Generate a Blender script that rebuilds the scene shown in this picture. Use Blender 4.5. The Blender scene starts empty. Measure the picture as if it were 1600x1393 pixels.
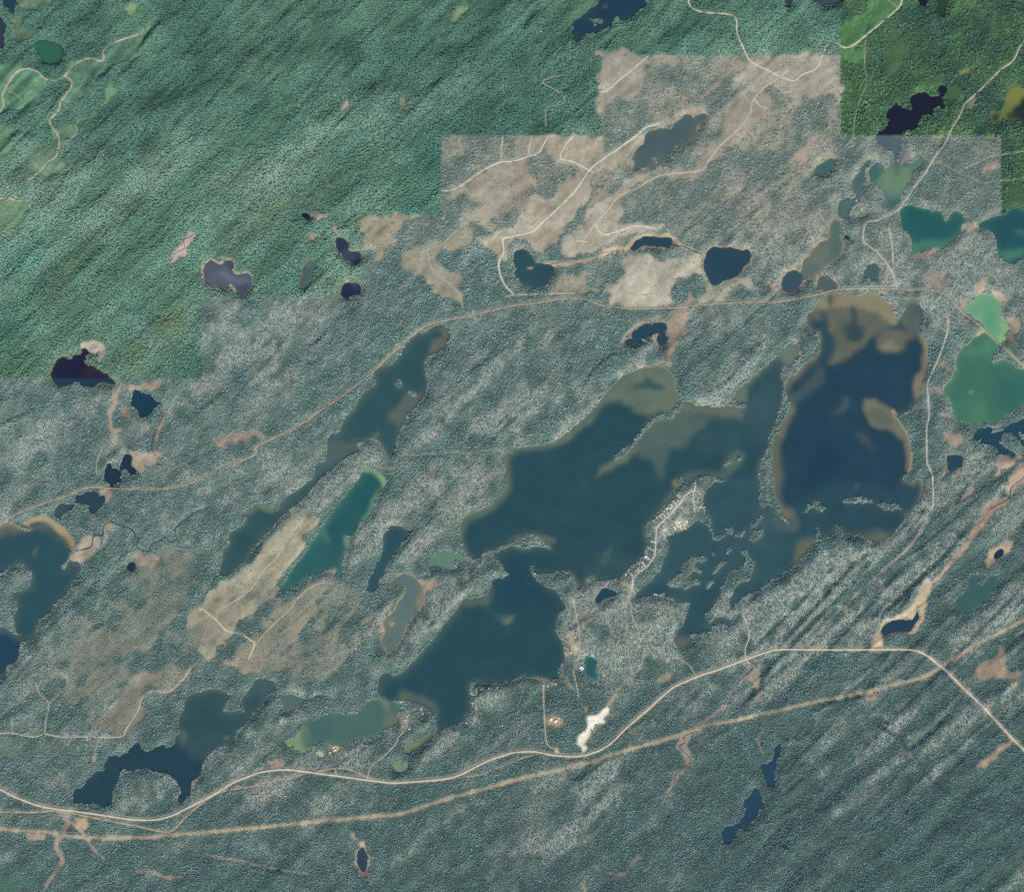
import bpy, math
import numpy as np
from mathutils import Vector

# ------------------------------------------------------------------ camera, sky, sun, exposure
MPP = 4.0                       # metres of ground per map unit (one unit = 1/1600 of the frame width)
W, H = 1600.0, 1393.0
scene = bpy.context.scene
CAM_Z = 16000.0
cam_d = bpy.data.cameras.new('camera')
cam = bpy.data.objects.new('camera', cam_d)
scene.collection.objects.link(cam)
cam.location = (0.0, 0.0, CAM_Z)
cam.rotation_euler = (0, 0, 0)
cam_d.sensor_fit = 'HORIZONTAL'
cam_d.angle = 2 * math.atan(W * MPP / 2 / CAM_Z)
cam_d.clip_start = 50.0
cam_d.clip_end = 90000.0
scene.camera = cam

SUN_EL, SUN_AZ = math.radians(41), math.radians(160)     # from the south-south-east
world = bpy.data.worlds.new('World'); scene.world = world
world.use_nodes = True
wn = world.node_tree
sky = wn.nodes.new('ShaderNodeTexSky')
sky.sky_type = 'NISHITA'; sky.sun_disc = False
sky.sun_elevation = SUN_EL; sky.sun_rotation = SUN_AZ
wn.nodes['Background'].inputs['Strength'].default_value = 0.15
wn.links.new(sky.outputs[0], wn.nodes['Background'].inputs['Color'])
sl = bpy.data.lights.new('sun', 'SUN'); sl.energy = 3.8; sl.angle = math.radians(0.53); sl.color = (1.0, 0.955, 0.89)
so = bpy.data.objects.new('sun', sl); scene.collection.objects.link(so)
sv = Vector((math.sin(SUN_AZ) * math.cos(SUN_EL), math.cos(SUN_AZ) * math.cos(SUN_EL), math.sin(SUN_EL)))
so.rotation_euler = sv.to_track_quat('Z', 'Y').to_euler()
so.location = sv * 9000
scene.view_settings.view_transform = 'Standard'
scene.view_settings.look = 'None'
scene.view_settings.gamma = 1.0
scene.view_settings.use_curve_mapping = False
scene.view_settings.exposure = 1.7
scene.cycles.use_denoising = False
scene.cycles.max_bounces = 4
scene.cycles.diffuse_bounces = 2
scene.cycles.glossy_bounces = 2
scene.cycles.use_adaptive_sampling = False

# ------------------------------------------------------------------ small helpers
rng = np.random.default_rng(7)
YO = (0.0, 350.0, 700.0, 1043.0)

def t(c, r, s):
    """map points read off survey sheet (column, row); 3.98 sheet units per map unit"""
    out = []
    for p in s.replace(')(', ' ').replace('(', '').replace(')', '').split():
        a, b = p.split(',')
        out.append((400.0 * c + float(a) / 3.98, YO[r] + float(b) / 3.98))
    return out

def zt(ox, oy, k, s):
    out = []
    for p in s.replace(')(', ' ').replace('(', '').replace(')', '').split():
        a, b = p.split(',')
        out.append((ox + float(a) / k, oy + float(b) / k))
    return out

K_LIGHT = np.array((3.75, 3.9, 4.3))     # sunlit flat ground: displayed linear value per unit of reflectance
def lin(c):
    c = np.asarray(c, float) / 255.0
    return np.where(c <= 0.04045, c / 12.92, ((c + 0.055) / 1.055) ** 2.4)
def A(*c):
    """reflectance of a surface that shows as this colour in full sun"""
    return np.clip(lin(c) / K_LIGHT, 0.002, 0.8)

M = 100                                     # margin beyond the frame, map units
RW, RH = int(W) + 2 * M, int(H) + 2 * M + 1 # raster size: 1800 x 1594

def wxy(x, y):
    return (np.asarray(x) - W / 2) * MPP, (H / 2 - np.asarray(y)) * MPP

def catmull(pts, closed=True, sub=4):
    p = np.array(pts, float); n = len(p)
    if n < 3: 
        return p
    if closed:
        i = np.arange(n); p0, p1, p2, p3 = p[(i - 1) % n], p[i], p[(i + 1) % n], p[(i + 2) % n]
    else:
        i = np.arange(n - 1)
        p0, p1, p2, p3 = p[np.maximum(i - 1, 0)], p[i], p[i + 1], p[np.minimum(i + 2, n - 1)]
    out = []
    for k in range(sub):
        u = k / sub
        a = -0.5 * u + u * u - 0.5 * u ** 3; b = 1 - 2.5 * u * u + 1.5 * u ** 3
        c = 0.5 * u + 2 * u * u - 1.5 * u ** 3; d = -0.5 * u * u + 0.5 * u ** 3
        out.append(a * p0 + b * p1 + c * p2 + d * p3)
    q = np.stack(out, 1).reshape(-1, 2)
    if not closed: q = np.vstack([q, p[-1:]])
    return q

def fill(pts, smooth=True, jit=0.0, seed=0):
    """soft coverage (0..1) of a polygon on the map raster"""
    q = catmull(pts) if smooth else np.array(pts, float)
    if jit:
        r = np.random.default_rng(seed)
        q = q + r.normal(0, jit, q.shape)
    q = q + M
    x0, y0 = q[:, 0], q[:, 1]; x1, y1 = np.roll(x0, -1), np.roll(y0, -1)
    img = np.zeros((RH, RW), np.float32)
    ya, yb = max(int(y0.min()), 0), min(int(y0.max()) + 1, RH - 1)
    SS = 3
    for yy in range(ya, yb + 1):
        for s in range(SS):
            y = yy + (s + 0.5) / SS
            m = (y0 <= y) != (y1 <= y)
            if not m.any(): continue
            xs = np.sort(x0[m] + (y - y0[m]) * (x1[m] - x0[m]) / (y1[m] - y0[m]))
            for a, b in zip(xs[0::2], xs[1::2]):
                a = min(max(a, 0), RW - 1.001); b = min(max(b, 0), RW - 1.001)
                ia, ib = int(a), int(b)
                if ia == ib: img[yy, ia] += (b - a) / SS
                else:
                    img[yy, ia] += (ia + 1 - a) / SS
                    img[yy, ib] += (b - ib) / SS
                    if ib > ia + 1: img[yy, ia + 1:ib] += 1.0 / SS
    return np.clip(img, 0, 1)

def resample(pts, step, closed=False, smooth=True):
    q = catmull(pts, closed, 6) if smooth and len(pts) > 2 else np.array(pts, float)
    d = np.r_[0, np.cumsum(np.hypot(*np.diff(q, axis=0).T))]
    n = max(int(d[-1] / step) + 1, 2)
    s = np.linspace(0, d[-1], n)
    return np.c_[np.interp(s, d, q[:, 0]), np.interp(s, d, q[:, 1])]

def stroke(pts, w, w2=None, seed=0, wob=0.0):
    """soft coverage of a line of width w (to w2 at its end)"""
    q = resample(pts, 0.8)
    n = len(q); ws = np.linspace(w, w if w2 is None else w2, n) / 2
    if wob:
        r = np.random.default_rng(seed)
        z = np.convolve(r.normal(0, 1, n + 40), np.ones(9) / 3, 'same')[:n]
        ws = ws * (1 + wob * z)
    img = np.zeros((RH, RW), np.float32)
    for (x, y), h in zip(q + M, np.maximum(ws, 0.3)):
        k = int(h + 2); xi, yi = int(x), int(y)
        xa, xb, yc, yd = max(xi - k, 0), min(xi + k + 1, RW), max(yi - k, 0), min(yi + k + 1, RH)
        if xa >= xb or yc >= yd: continue
        gx = np.arange(xa, xb) + 0.5 - x; gy = np.arange(yc, yd) + 0.5 - y
        d = np.hypot(gx[None], gy[:, None])
        v = np.clip(h - d + 0.5, 0, 1)
        s_ = img[yc:yd, xa:xb]; np.maximum(s_, v, out=s_)
    return img

def blur(a, s):
    """gaussian-like blur: three box passes"""
    if s <= 0: return a
    k = max(int(round(s * 1.1)), 1)
    for _ in range(3):
        for ax in (0, 1):
            pad = [(0, 0), (0, 0)]; pad[ax] = (k + 1, k)
            c = np.cumsum(np.pad(a, pad, mode='edge').astype(np.float64), axis=ax)
            n = a.shape[ax]
            hi = np.take(c, np.arange(2 * k + 1, 2 * k + 1 + n), axis=ax); lo = np.take(c, np.arange(0, n), axis=ax)
            a = ((hi - lo) / (2 * k + 1)).astype(np.float32)
    return a

FY = np.fft.fftfreq(RH)[:, None]; FX = np.fft.rfftfreq(RW)[None]
def noise(su, sv_, seed, ang=43):
    """unit-variance noise, stretched su along the ridges and sv_ across them"""
    r = np.random.default_rng(seed)
    F = np.fft.rfft2(r.normal(size=(RH, RW)).astype(np.float32))
    ca, sa = math.cos(math.radians(ang)), -math.sin(math.radians(ang))
    fu = FX * ca + FY * sa; fv = -FX * sa + FY * ca
    n = np.fft.irfft2(F * np.exp(-2 * math.pi ** 2 * ((su * fu) ** 2 + (sv_ * fv) ** 2)), s=(RH, RW))
    return (n / n.std()).astype(np.float32)
def sstep(a, b, x):
    u = np.clip((x - a) / (b - a), 0, 1); return u * u * (3 - 2 * u)
PX, PY = np.meshgrid((np.arange(RW) - M + 0.5).astype(np.float32), (np.arange(RH) - M + 0.5).astype(np.float32))
def ell(cx, cy, ru, rv, ang=43):
    """soft blob, long axis along the ridges"""
    ca, sa = math.cos(math.radians(ang)), -math.sin(math.radians(ang))
    R = 2.6 * max(ru, rv)
    xa, xb, ya, yb = [int(min(max(v, 0), lim)) for v, lim in ((cx + M - R, RW), (cx + M + R, RW), (cy + M - R, RH), (cy + M + R, RH))]
    out = np.zeros((RH, RW), np.float32)
    px, py = PX[ya:yb, xa:xb] - cx, PY[ya:yb, xa:xb] - cy
    u = px * ca + py * sa; v = -px * sa + py * ca
    out[ya:yb, xa:xb] = np.exp(-((u / ru) ** 2 + (v / rv) ** 2))
    return out

# ------------------------------------------------------------------ survey: lakes (outline, deep colour, shelf colour, shelf strength, label)
LAKES = [
 ('lake', t(1,2,'(1592,15)(1548,35)(1540,80)(1555,170)(1555,240)(1510,300)(1450,355)(1380,390)(1310,415)(1275,450)(1263,510)(1270,570)(1300,630)(1345,690)(1372,690)(1410,660)(1480,632)(1592,590)')
  + t(2,2,'(20,585)(60,570)(150,565)(185,575)(215,598)(238,625)(370,785)(395,840)(402,880)(430,870)(490,845)(475,835)(465,810)(490,790)(515,790)(520,820)(560,825)(650,810)(690,790)(740,740)(800,690)(825,640)(845,590)(835,545)(828,510)(838,460)(880,420)(930,370)(980,310)(1025,245)(1030,215)(1045,180)(1060,190)(1090,210)(1130,200)(1180,180)(1240,170)(1280,185)(1365,192)(1530,190)(1535,110)(1560,60)(1588,0)')
  + t(3,1,'(0,1340)(20,1290)(60,1190)(90,1100)(97,1020)(85,960)(85,880)(110,885)(140,882)(180,850)(195,800)(190,760)(150,738)(110,760)(70,800)(0,870)')
  + t(2,1,'(1540,910)(1480,960)(1430,1010)(1395,1040)(1385,1080)(1395,1110)(1450,1125)(1440,1143)(1390,1128)(1320,1125)(1270,1142)(1210,1125)(1160,1132)(1120,1105)(1080,1100)(1052,1115)(1035,1060)(1025,1000)(1015,950)(985,915)(940,885)(900,880)(860,897)(830,880)(820,897)(780,905)(700,940)(640,990)(570,1060)(545,1100)(500,1150)(440,1210)(370,1270)(280,1340)(200,1365)(100,1375)(0,1390)'),
  (40,79,89), (112,120,102), .45, 'broad deep blue-green lake split by a thin wooded spit, left of the peninsula of cabins'),
 ('lake', t(1,2,'(1480,642)(1500,690)(1540,750)(1575,780)(1540,800)(1480,810)(1465,830)(1460,870)(1420,910)(1360,925)(1290,935)(1260,980)(1200,1060)(1140,1130)(1060,1230)(1000,1300)(930,1370)')
  + t(1,3,'(935,0)(900,20)(850,45)(820,25)(780,40)(755,80)(755,130)(765,170)(765,195)(830,205)(900,195)(960,205)(1030,230)(1070,260)(1100,300)(1108,340)(1085,390)(1050,420)(980,460)(930,490)(918,530)(940,545)(990,510)(1050,470)(1100,440)(1150,400)(1200,360)(1280,330)(1325,280)(1330,180)(1338,95)(1450,90)(1530,100)(1592,75)')
  + t(2,3,'(60,50)(100,55)(170,65)(230,72)(270,60)(290,40)(300,0)')
  + t(2,2,'(310,1340)(330,1290)(320,1240)(310,1200)(285,1160)(270,1100)(280,1050)(310,1015)(340,1000)(330,970)(300,920)(270,880)(230,865)(180,835)(140,795)(120,765)(120,738)(150,780)(180,780)(260,770)(330,758)(370,785)(238,625)(215,612)(190,605)(150,612)(80,618)(20,612)')
  + t(1,2,'(1592,606)'),
  (39,78,88), (100,118,104), .3, 'large smooth dark blue lake below the thin wooded bar, settlement on its south shore'),
 ('lake', t(3,1,'(25,1370)(40,1320)(80,1260)(110,1190)(140,1130)(120,1080)(105,1030)(115,980)(150,945)(190,920)(220,880)(250,850)(290,830)(312,780)(308,720)(310,660)(295,682)(260,660)(242,610)(250,560)(290,530)(305,495)(340,460)(370,432)(430,425)(470,440)(520,438)(560,450)(600,430)(640,422)(690,440)(740,480)(780,530)(805,585)(815,590)(840,550)(870,510)(900,490)(940,500)(965,540)(972,600)(950,650)(945,675)(970,700)(990,750)(995,820)(1000,860)(985,930)(965,1000)(945,1070)(920,1120)(870,1165)(810,1192)(775,1165)(810,1210)(850,1270)(880,1330)')
  + t(3,2,'(897,0)(903,60)(895,110)(880,150)(840,190)(850,205)(880,218)(905,205)(945,195)(965,240)(950,310)(910,370)(860,420)(830,470)(780,530)(730,570)(680,590)(640,580)(605,560)(580,530)(540,540)(500,555)(470,545)(460,510)(435,480)(415,490)(410,530)(370,545)(330,535)(310,500)(290,490)(150,505)(120,450)(90,410)(80,370)(50,330)(30,270)(30,190)(15,120)(20,50)'),
  (37,70,87), (110,115,98), .5, 'big dark navy lake with tan shoals at its rounded northern bay, beside the gravel track'),
 ('lake', t(2,2,'(1365,192)(1290,202)(1240,222)(1210,262)(1192,320)(1200,380)(1225,430)(1237,490)(1200,465)(1160,450)(1130,455)(1110,490)(1060,512)(985,537)(943,545)(965,570)(970,600)(960,650)(940,700)(920,760)(890,790)(850,840)(790,880)(745,930)(750,945)(790,935)(830,925)(880,920)(925,905)(940,880)(950,910)(1000,940)(1060,965)(1100,948)(1090,1020)(1070,1080)(1040,1130)(1000,1180)(1005,1215)(1040,1245)(1080,1240)(1110,1220)(1130,1190)(1105,1160)(1130,1155)(1180,1150)(1240,1140)(1250,1110)(1300,1090)(1340,1105)(1360,1140)(1372,1120)(1362,1080)(1330,1047)(1270,1052)(1220,1080)(1195,1040)(1250,990)(1280,930)(1300,880)(1325,820)(1350,770)(1400,750)(1450,720)(1455,680)(1422,645)(1440,635)(1465,655)(1490,690)(1508,720)(1490,770)(1470,820)(1440,825)(1400,850)(1360,920)(1348,980)(1350,1000)(1370,1000)(1400,960)(1470,910)(1540,880)(1592,842)')
  + t(3,2,'(100,770)(190,700)(250,630)(288,590)(290,490)(150,505)(110,465)(80,430)(40,400)(20,362)(0,350)') + t(2,2,'(1550,375)(1535,330)(1540,240)(1530,190)'),
  (49,86,96), (90,112,104), .3, 'island-dotted slate blue lake between the cabin peninsula and the big navy lake'),
 ('lake', t(1,3,'(460,275)(420,290)(370,320)(310,340)(270,400)(240,430)(180,450)(170,465)(210,490)(260,515)(300,530)(340,510)(380,475)(450,470)(520,490)(560,480)(620,450)(680,440)(750,430)(775,435)(780,385)(800,375)(860,360)(880,330)(880,290)(905,260)(895,210)(830,205)(765,195)(720,195)(680,215)(640,260)(580,287)(530,275)(490,285)'),
  (70,106,103), (120,148,112), .4, 'murky green lake arm with a pale yellow-green western tip, above the highway'),
 ('lake', t(0,2,'(1365,780)(1375,700)(1390,630)(1420,590)(1430,520)(1500,480)(1530,440)(1520,400)(1560,365)') + t(1,2,'(0,340)(60,345)(120,375)(150,365)(165,320)(210,290)(270,250)(320,210)(360,175)(370,130)(365,110)(395,85)(430,85)(440,50)')
  + t(1,1,'(440,1393)(445,1340)(470,1300)(510,1290)(540,1220)(590,1160)(640,1080)(690,1030)(745,980)(730,950)(750,900)(800,870)(850,865)(910,770)(970,710)(1010,680)(1080,655)(1130,625)(1160,625)(1200,660)(1210,690)(1200,740)(1180,765)(1120,800)(1085,820)(1062,830)(1050,880)(1055,930)(1062,1000)(1055,1050)(1025,1100)(980,1150)(930,1210)(910,1260)(870,1330)')
  + t(1,2,'(870,20)(830,30)(795,10)') + t(1,1,'(755,1340)(735,1312)(690,1350)(630,1355)') + t(1,2,'(640,10)(600,40)(540,75)(490,115)(430,160)(390,200)(340,260)(300,310)(220,380)(160,430)(100,490)(50,550)(0,600)') + t(0,2,'(1540,680)(1470,740)(1420,785)(1390,790)'),
  (48,86,93), (104,118,108), .3, 'long narrow lake running diagonally beside the railway bed'),
 ('lake', t(0,3,'(450,780)(460,760)(510,740)(540,700)(590,650)(650,630)(655,580)(690,540)(750,540)(790,520)(830,480)(870,460)(885,500)(920,515)(980,490)(1020,478)(1035,495)(1080,470)(1095,420)(1120,400)(1170,415)(1120,395)(1105,370)(1110,310)(1135,260)(1150,210)(1165,175)(1230,155)(1300,135)(1360,125)(1410,145)(1430,170)(1420,200)(1380,250)(1400,270)(1460,265)(1520,260)(1500,220)(1530,160)(1560,120)')
  + t(1,3,'(0,75)(60,60)(90,70)(125,110)(125,140)(90,150)(70,200)(0,260)') + t(0,3,'(1540,330)(1480,380)(1460,440)(1440,485)(1370,490)(1310,530)(1275,570)(1260,620)(1245,680)(1195,690)(1185,770)(1150,810)(1130,840)(1105,840)(1105,790)(1130,765)(1085,690)(1040,660)(960,640)(870,630)(840,640)(760,630)(745,660)(725,730)(700,770)(695,840)(660,868)(620,860)(590,830)(575,825)(580,850)(530,850)(470,840)(450,810)'),
  (50,84,89), (92,112,106), .25, 'ragged lake in the lower left, navy in its southern arm, above the highway bend'),
 ('lake', t(0,2,'(-260,560)(-60,490)(0,480)(60,466)(110,482)(155,506)(195,500)(150,480)(140,468)(190,430)(250,418)(300,425)(350,460)(400,490)(440,540)(465,590)(468,610)(440,640)(420,690)(378,735)(400,742)(435,700)(500,712)(510,730)(490,790)(460,820)(430,870)(400,920)(350,960)(310,1020)(280,1050)(250,1055)(240,1090)(225,1130)(210,1180)(180,1195)(140,1195)(120,1240)(118,1290)(100,1330)(70,1345)(40,1350)(35,1393)') + t(0,3,'(45,0)(40,50)(20,70)(-30,75)(-260,60)'),
  (44,84,94), (120,122,104), .25, 'teal lake at the left edge with a bright sandy crescent along its north shore'),
 ('lake', t(1,2,'(135,880)(180,820)(240,730)(300,650)(345,570)(390,530)(400,490)(450,420)(510,350)(560,280)(620,210)(660,145)(680,112)(720,118)(770,150)(805,185)(818,215)(790,250)(760,275)(740,330)(715,400)(680,450)(640,470)(625,520)(590,545)(570,545)(580,600)(560,650)(545,700)(540,760)(525,795)(490,790)(490,745)(440,755)(380,790)(320,820)(250,860)(190,880)(150,890)'),
  (38,92,97), (96,142,114), .75, 'tapering blade-shaped teal green lake with pale green edges'),
 ('lake', t(1,2,'(685,885)(700,830)(730,760)(760,690)(785,630)(790,560)(815,510)(840,475)(880,478)(930,500)(958,520)(930,570)(880,630)(840,680)(810,730)(795,790)(770,830)(750,880)(720,885)'),
  (42,84,95), (110,122,108), .3, 'slim dark teal lake just right of the blade-shaped lake'),
 ('lake', t(1,2,'(1070,750)(1080,700)(1110,660)(1160,640)(1220,640)(1270,660)(1320,690)(1310,710)(1260,700)(1238,690)(1235,720)(1248,750)(1220,760)(1180,745)(1120,745)'),
  (94,132,116), (130,142,122), .3, 'small crescent-shaped milky green pond left of the two large lakes'),
 ('lake', t(1,2,'(835,870)(840,830)(880,800)(930,785)(980,800)(1020,835)(1040,880)(1045,930)(1020,980)(985,1040)(950,1080)(920,1150)(880,1220)(850,1270)(820,1290)(800,1240)(785,1190)(800,1130)(790,1090)(810,1050)(850,1010)(890,950)(930,890)(925,850)(890,860)'),
  (92,116,114), (140,132,112), .35, 'shallow grey hook-shaped pond with brown reedy margins'),
 ('lake', t(3,1,'(1220,540)(1240,500)(1280,475)(1310,440)(1350,430)(1400,440)(1440,475)(1460,500)(1450,560)(1470,600)(1500,640)(1500,660)(1480,690)(1480,730)(1455,755)(1440,745)(1400,710)(1350,665)(1340,630)(1310,610)(1270,580)'),
  (100,160,128), (140,174,136), .45, 'bright milky green pond above the straight causeway at right'),
 ('lake', t(3,1,'(1340,672)(1380,692)(1420,740)(1415,790)(1400,830)(1400,860)(1440,845)(1480,840)(1520,870)(1560,895)(1640,915)(1900,1000)(1900,1060)(1640,1120)(1592,1130)(1540,1150)(1490,1180)(1440,1220)(1400,1245)(1340,1240)(1290,1235)(1240,1250)(1200,1235)(1160,1220)(1145,1180)(1140,1120)(1120,1085)(1090,1060)(1085,1030)(1110,990)(1140,960)(1150,920)(1170,900)(1170,840)(1190,790)(1250,740)(1300,700)'),
  (62,114,99), (92,140,112), .45, 'emerald green lake at the right edge below the causeway'),
 ('lake', t(3,0,'(820,1310)(850,1280)(890,1270)(930,1290)(1000,1300)(1060,1315)(1090,1350)(1110,1375)(1125,1340)(1140,1320)(1170,1310)(1205,1330)(1225,1370)') + t(3,1,'(1205,20)(1190,60)(1150,105)(1100,150)(1060,165)(1030,150)(980,175)(925,190)(905,190)(890,160)(895,110)(870,70)(840,45)(828,20)'),
  (38,94,98), (80,135,112), .35, 'dark teal lake with a round eastern lobe below the gravel road'),
 ('lake', t(3,0,'(1305,1388)(1350,1365)(1400,1350)(1460,1335)(1510,1305)(1560,1295)(1640,1310)(1950,1330)') + t(3,1,'(1950,200)(1640,200)(1570,220)(1545,245)(1510,250)(1470,230)(1440,190)(1420,140)(1410,80)(1380,42)(1330,35)(1305,15)'),
  (37,88,98), (84,140,116), .3, 'dark teal lake cut off by the right edge, upper right'),
 ('lake', t(3,0,'(670,835)(690,815)(715,800)(725,780)(745,740)(725,725)(745,690)(775,650)(795,635)(815,650)(835,670)(890,680)(895,650)(885,615)(905,590)(945,570)(970,568)(1000,585)(1030,600)(1065,595)(1060,575)(1045,555)(1060,532)(1095,527)(1120,545)(1115,575)(1095,595)(1090,620)(1095,650)(1090,678)(1070,670)(1050,660)(1030,690)(1025,725)(990,715)(950,740)(935,780)(900,805)(850,825)(830,845)(832,900)(815,960)(793,1000)(778,985)(775,950)(740,930)(700,900)(675,880)'),
  (31,31,58), (52,42,54), .4, 'almost black purple lake in the bright green forest, upper right'),
 ('lake', t(3,0,'(1380,700)(1400,690)(1440,690)(1465,665)(1475,620)(1490,570)(1510,540)(1545,525)(1585,550)(1650,600)(1760,650)(1700,740)(1600,762)(1560,760)(1510,755)(1460,750)(1440,765)(1415,775)(1385,755)(1378,730)'),
  (104,118,66), (44,60,62), .5, 'yellow-green weedy pond with a dark rim at the right edge'),
 ('lake', t(3,0,'(1365,845)(1385,830)(1415,825)(1425,840)(1415,870)(1390,880)(1370,865)'), (122,138,70), (80,105,90), .5, 'tiny yellow pond below the weedy pond at right'),
 ('lake', t(3,0,'(1050,870)(1065,842)(1095,838)(1100,858)(1085,880)(1068,912)(1048,915)(1044,895)'), (130,152,112), (110,130,110), .3, 'tiny pale green pond against the gravel road, upper right'),
 ('lake', t(3,0,'(640,1130)(625,1090)(640,1050)(660,1020)(690,1005)(715,1030)(730,1055)(760,1030)(785,1000)(800,1010)(830,1020)(860,1010)(885,1015)(920,995)(945,960)(970,985)(968,1030)(935,1055)(907,1060)(900,1095)(885,1120)(855,1160)(840,1200)(825,1240)(800,1275)(770,1290)(740,1275)(735,1240)(720,1200)(695,1170)(670,1140)'),
  (92,130,116), (70,110,108), .6, 'murky green heart-shaped lake beside the gravel road'),
 ('lake', t(3,0,'(630,970)(640,1000)(620,1040)(600,1080)(605,1110)(595,1150)(580,1190)(570,1240)(550,1240)(545,1200)(525,1160)(525,1120)(545,1090)(565,1080)(575,1040)(610,1000)'), (72,106,108), (95,120,112), .3, 'slender dull green pond left of the murky heart-shaped lake'),
 ('lake', t(3,0,'(280,1065)(330,1020)(380,985)(420,985)(435,1000)(410,1040)(360,1075)(320,1097)(290,1095)'), (62,100,104), (90,116,108), .3, 'small oblong pond alone in pale woodland, upper right'),
 ('lake', t(3,0,'(435,1280)(460,1240)(500,1228)(540,1235)(545,1260)(520,1290)(500,1320)(510,1350)(490,1365)(450,1345)(428,1320)'), (84,116,112), (70,106,108), .3, 'rounded grey-green pond below the slender dull green pond'),
 ('lake', t(3,0,'(555,1340)(580,1310)(600,1320)(615,1345)(590,1365)(560,1358)'), (110,146,118), (120,140,118), .3, 'tiny light green pond next to a rounded grey-green pond'),
 ('lake', t(3,1,'(380,55)(385,15)(395,-15)(425,-30)(455,-5)(450,40)(440,70)(460,120)(450,180)(420,220)(370,250)(330,290)(320,320)(300,310)(250,330)(215,345)(210,290)(225,230)(260,190)(290,150)(320,110)(370,90)'), (88,112,110), (120,126,108), .35, 'long olive grey pond leading down to the railway'),
 ('lake', t(3,1,'(88,390)(90,340)(120,300)(170,290)(200,310)(205,370)(180,410)(140,430)(100,420)'), (54,84,98), (80,95,98), .25, 'round slate pond with a brown rim above the railway'),
 ('lake', t(3,1,'(300,400)(315,340)(350,320)(400,340)(425,365)(425,410)(380,425)(330,415)'), (78,98,102), (110,112,100), .3, 'small brownish grey pond touching the railway'),
 ('lake', t(3,1,'(590,320)(600,280)(640,245)(680,250)(690,290)(685,350)(650,355)(610,340)'), (66,102,104), (100,118,108), .35, 'small dull green pond left of the fork of two tracks'),
 ('lake', t(3,1,'(475,80)(495,60)(545,105)(530,118)(490,95)'), (36,64,84), (60,80,88), .2, 'very small dark pond right of the long olive grey pond'),
 ('lake', t(2,0,'(540,-20)(520,35)(470,70)(430,105)(370,150)(380,180)(362,195)(375,225)(385,250)(410,265)(425,240)(440,235)(470,215)(530,200)(570,175)(620,160)(640,115)(662,105)(680,130)(745,110)(765,85)(800,55)(838,45)(830,15)(850,-60)(880,-160)(700,-180)(580,-110)'), (34,66,88), (60,82,88), .35, 'dark blue lake at the top edge with a small wooded islet'),
 ('lake', t(2,0,'(1070,712)(1110,715)(1135,740)(1155,720)(1190,702)(1218,710)(1212,740)(1190,765)(1150,785)(1145,820)(1120,860)(1085,885)(1050,905)(1010,910)(985,950)(960,975)(930,1000)(900,1005)(860,1030)(825,1045)(780,1055)(745,1050)(760,1020)(750,990)(760,950)(790,910)(820,895)(820,860)(850,820)(900,805)(950,795)(990,795)(1005,770)(1040,750)'), (78,101,104), (104,116,108), .5, 'hazy slate lake in the beige cut-over land, upper right of centre'),
 ('lake', t(2,1,'(10,190)(30,165)(60,152)(100,170)(130,205)(147,243)(190,250)(240,260)(275,285)(250,330)(200,380)(150,400)(100,390)(60,370)(35,330)(15,300)(30,280)(10,250)'), (46,82,94), (80,105,104), .25, 'notched dark teal pond left of the brown marsh strip'),
 ('lake', t(2,1,'(600,172)(620,155)(680,152)(725,155)(755,115)(800,85)(850,75)(930,85)(995,85)(1000,130)(970,150)(900,140)(850,130)(800,140)(750,165)(700,166)(640,168)'), (40,74,90), (60,84,92), .2, 'narrow dark curved pond in the marsh strip between two clearings'),
 ('lake', t(2,1,'(1195,210)(1215,170)(1260,140)(1300,145)(1350,145)(1390,155)(1430,165)(1470,160)(1488,200)(1470,245)(1440,270)(1430,300)(1380,330)(1300,365)(1260,380)(1230,370)(1215,320)(1195,280)'), (42,74,90), (70,92,96), .25, 'dark rounded pond at the right end of the pale clearings'),
 ('lake', t(2,1,'(690,735)(720,710)(750,720)(740,690)(760,660)(810,630)(850,615)(900,615)(950,610)(965,640)(950,690)(985,700)(970,725)(945,760)(920,750)(900,730)(905,690)(915,665)(880,690)(850,710)(820,715)(790,735)(760,740)(710,750)'), (40,74,92), (60,84,92), .2, 'ragged dark pond beside an orange-brown bog above the lakes'),
 ('lake', t(0,0,'(215,265)(240,250)(290,248)(340,262)(380,285)(398,320)(385,360)(360,390)(320,400)(280,385)(245,350)(220,310)'), (50,106,88), (44,92,84), .6, 'egg-shaped green pond by the forked track, upper left'),
 ('lake', t(0,0,'(8,-60)(105,-60)(105,0)(95,50)(90,90)(70,80)(40,50)(20,25)'), (40,72,90), (50,80,88), .2, 'dark pond cut off by the top edge, upper left corner'),
 ('lake', t(0,0,'(-200,90)(-20,100)(10,115)(38,150)(30,200)(22,280)(0,305)(-200,310)'), (52,66,84), (60,76,86), .2, 'dusky pond cut off by the left edge, upper left corner'),
 ('lake', t(1,0,'(552,672)(562,645)(575,640)(584,655)(578,675)(565,682)'), (34,48,58), (60,60,60), .2, 'tiny black pool in a pink bog, top left of centre'),
 ('lake', t(1,0,'(280,1330)(300,1325)(340,1335)(352,1350)(340,1370)(310,1368)(285,1350)'), (32,40,66), (48,52,70), .2, 'small black pond beside a pink bog'),
 ('lake', t(0,1,'(1265,290)(1280,250)(1310,220)(1345,245)(1380,250)(1400,225)(1440,225)(1455,260)(1440,285)(1460,310)(1490,320)(1520,305)(1555,315)(1570,345)(1560,395)(1530,425)(1490,445)(1470,430)(1465,400)(1440,370)(1420,390)(1395,410)(1360,405)(1330,385)(1290,375)(1268,350)'), (84,96,112), (74,84,98), .3, 'grey three-lobed pond with a pink rim in the green forest'),
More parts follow.
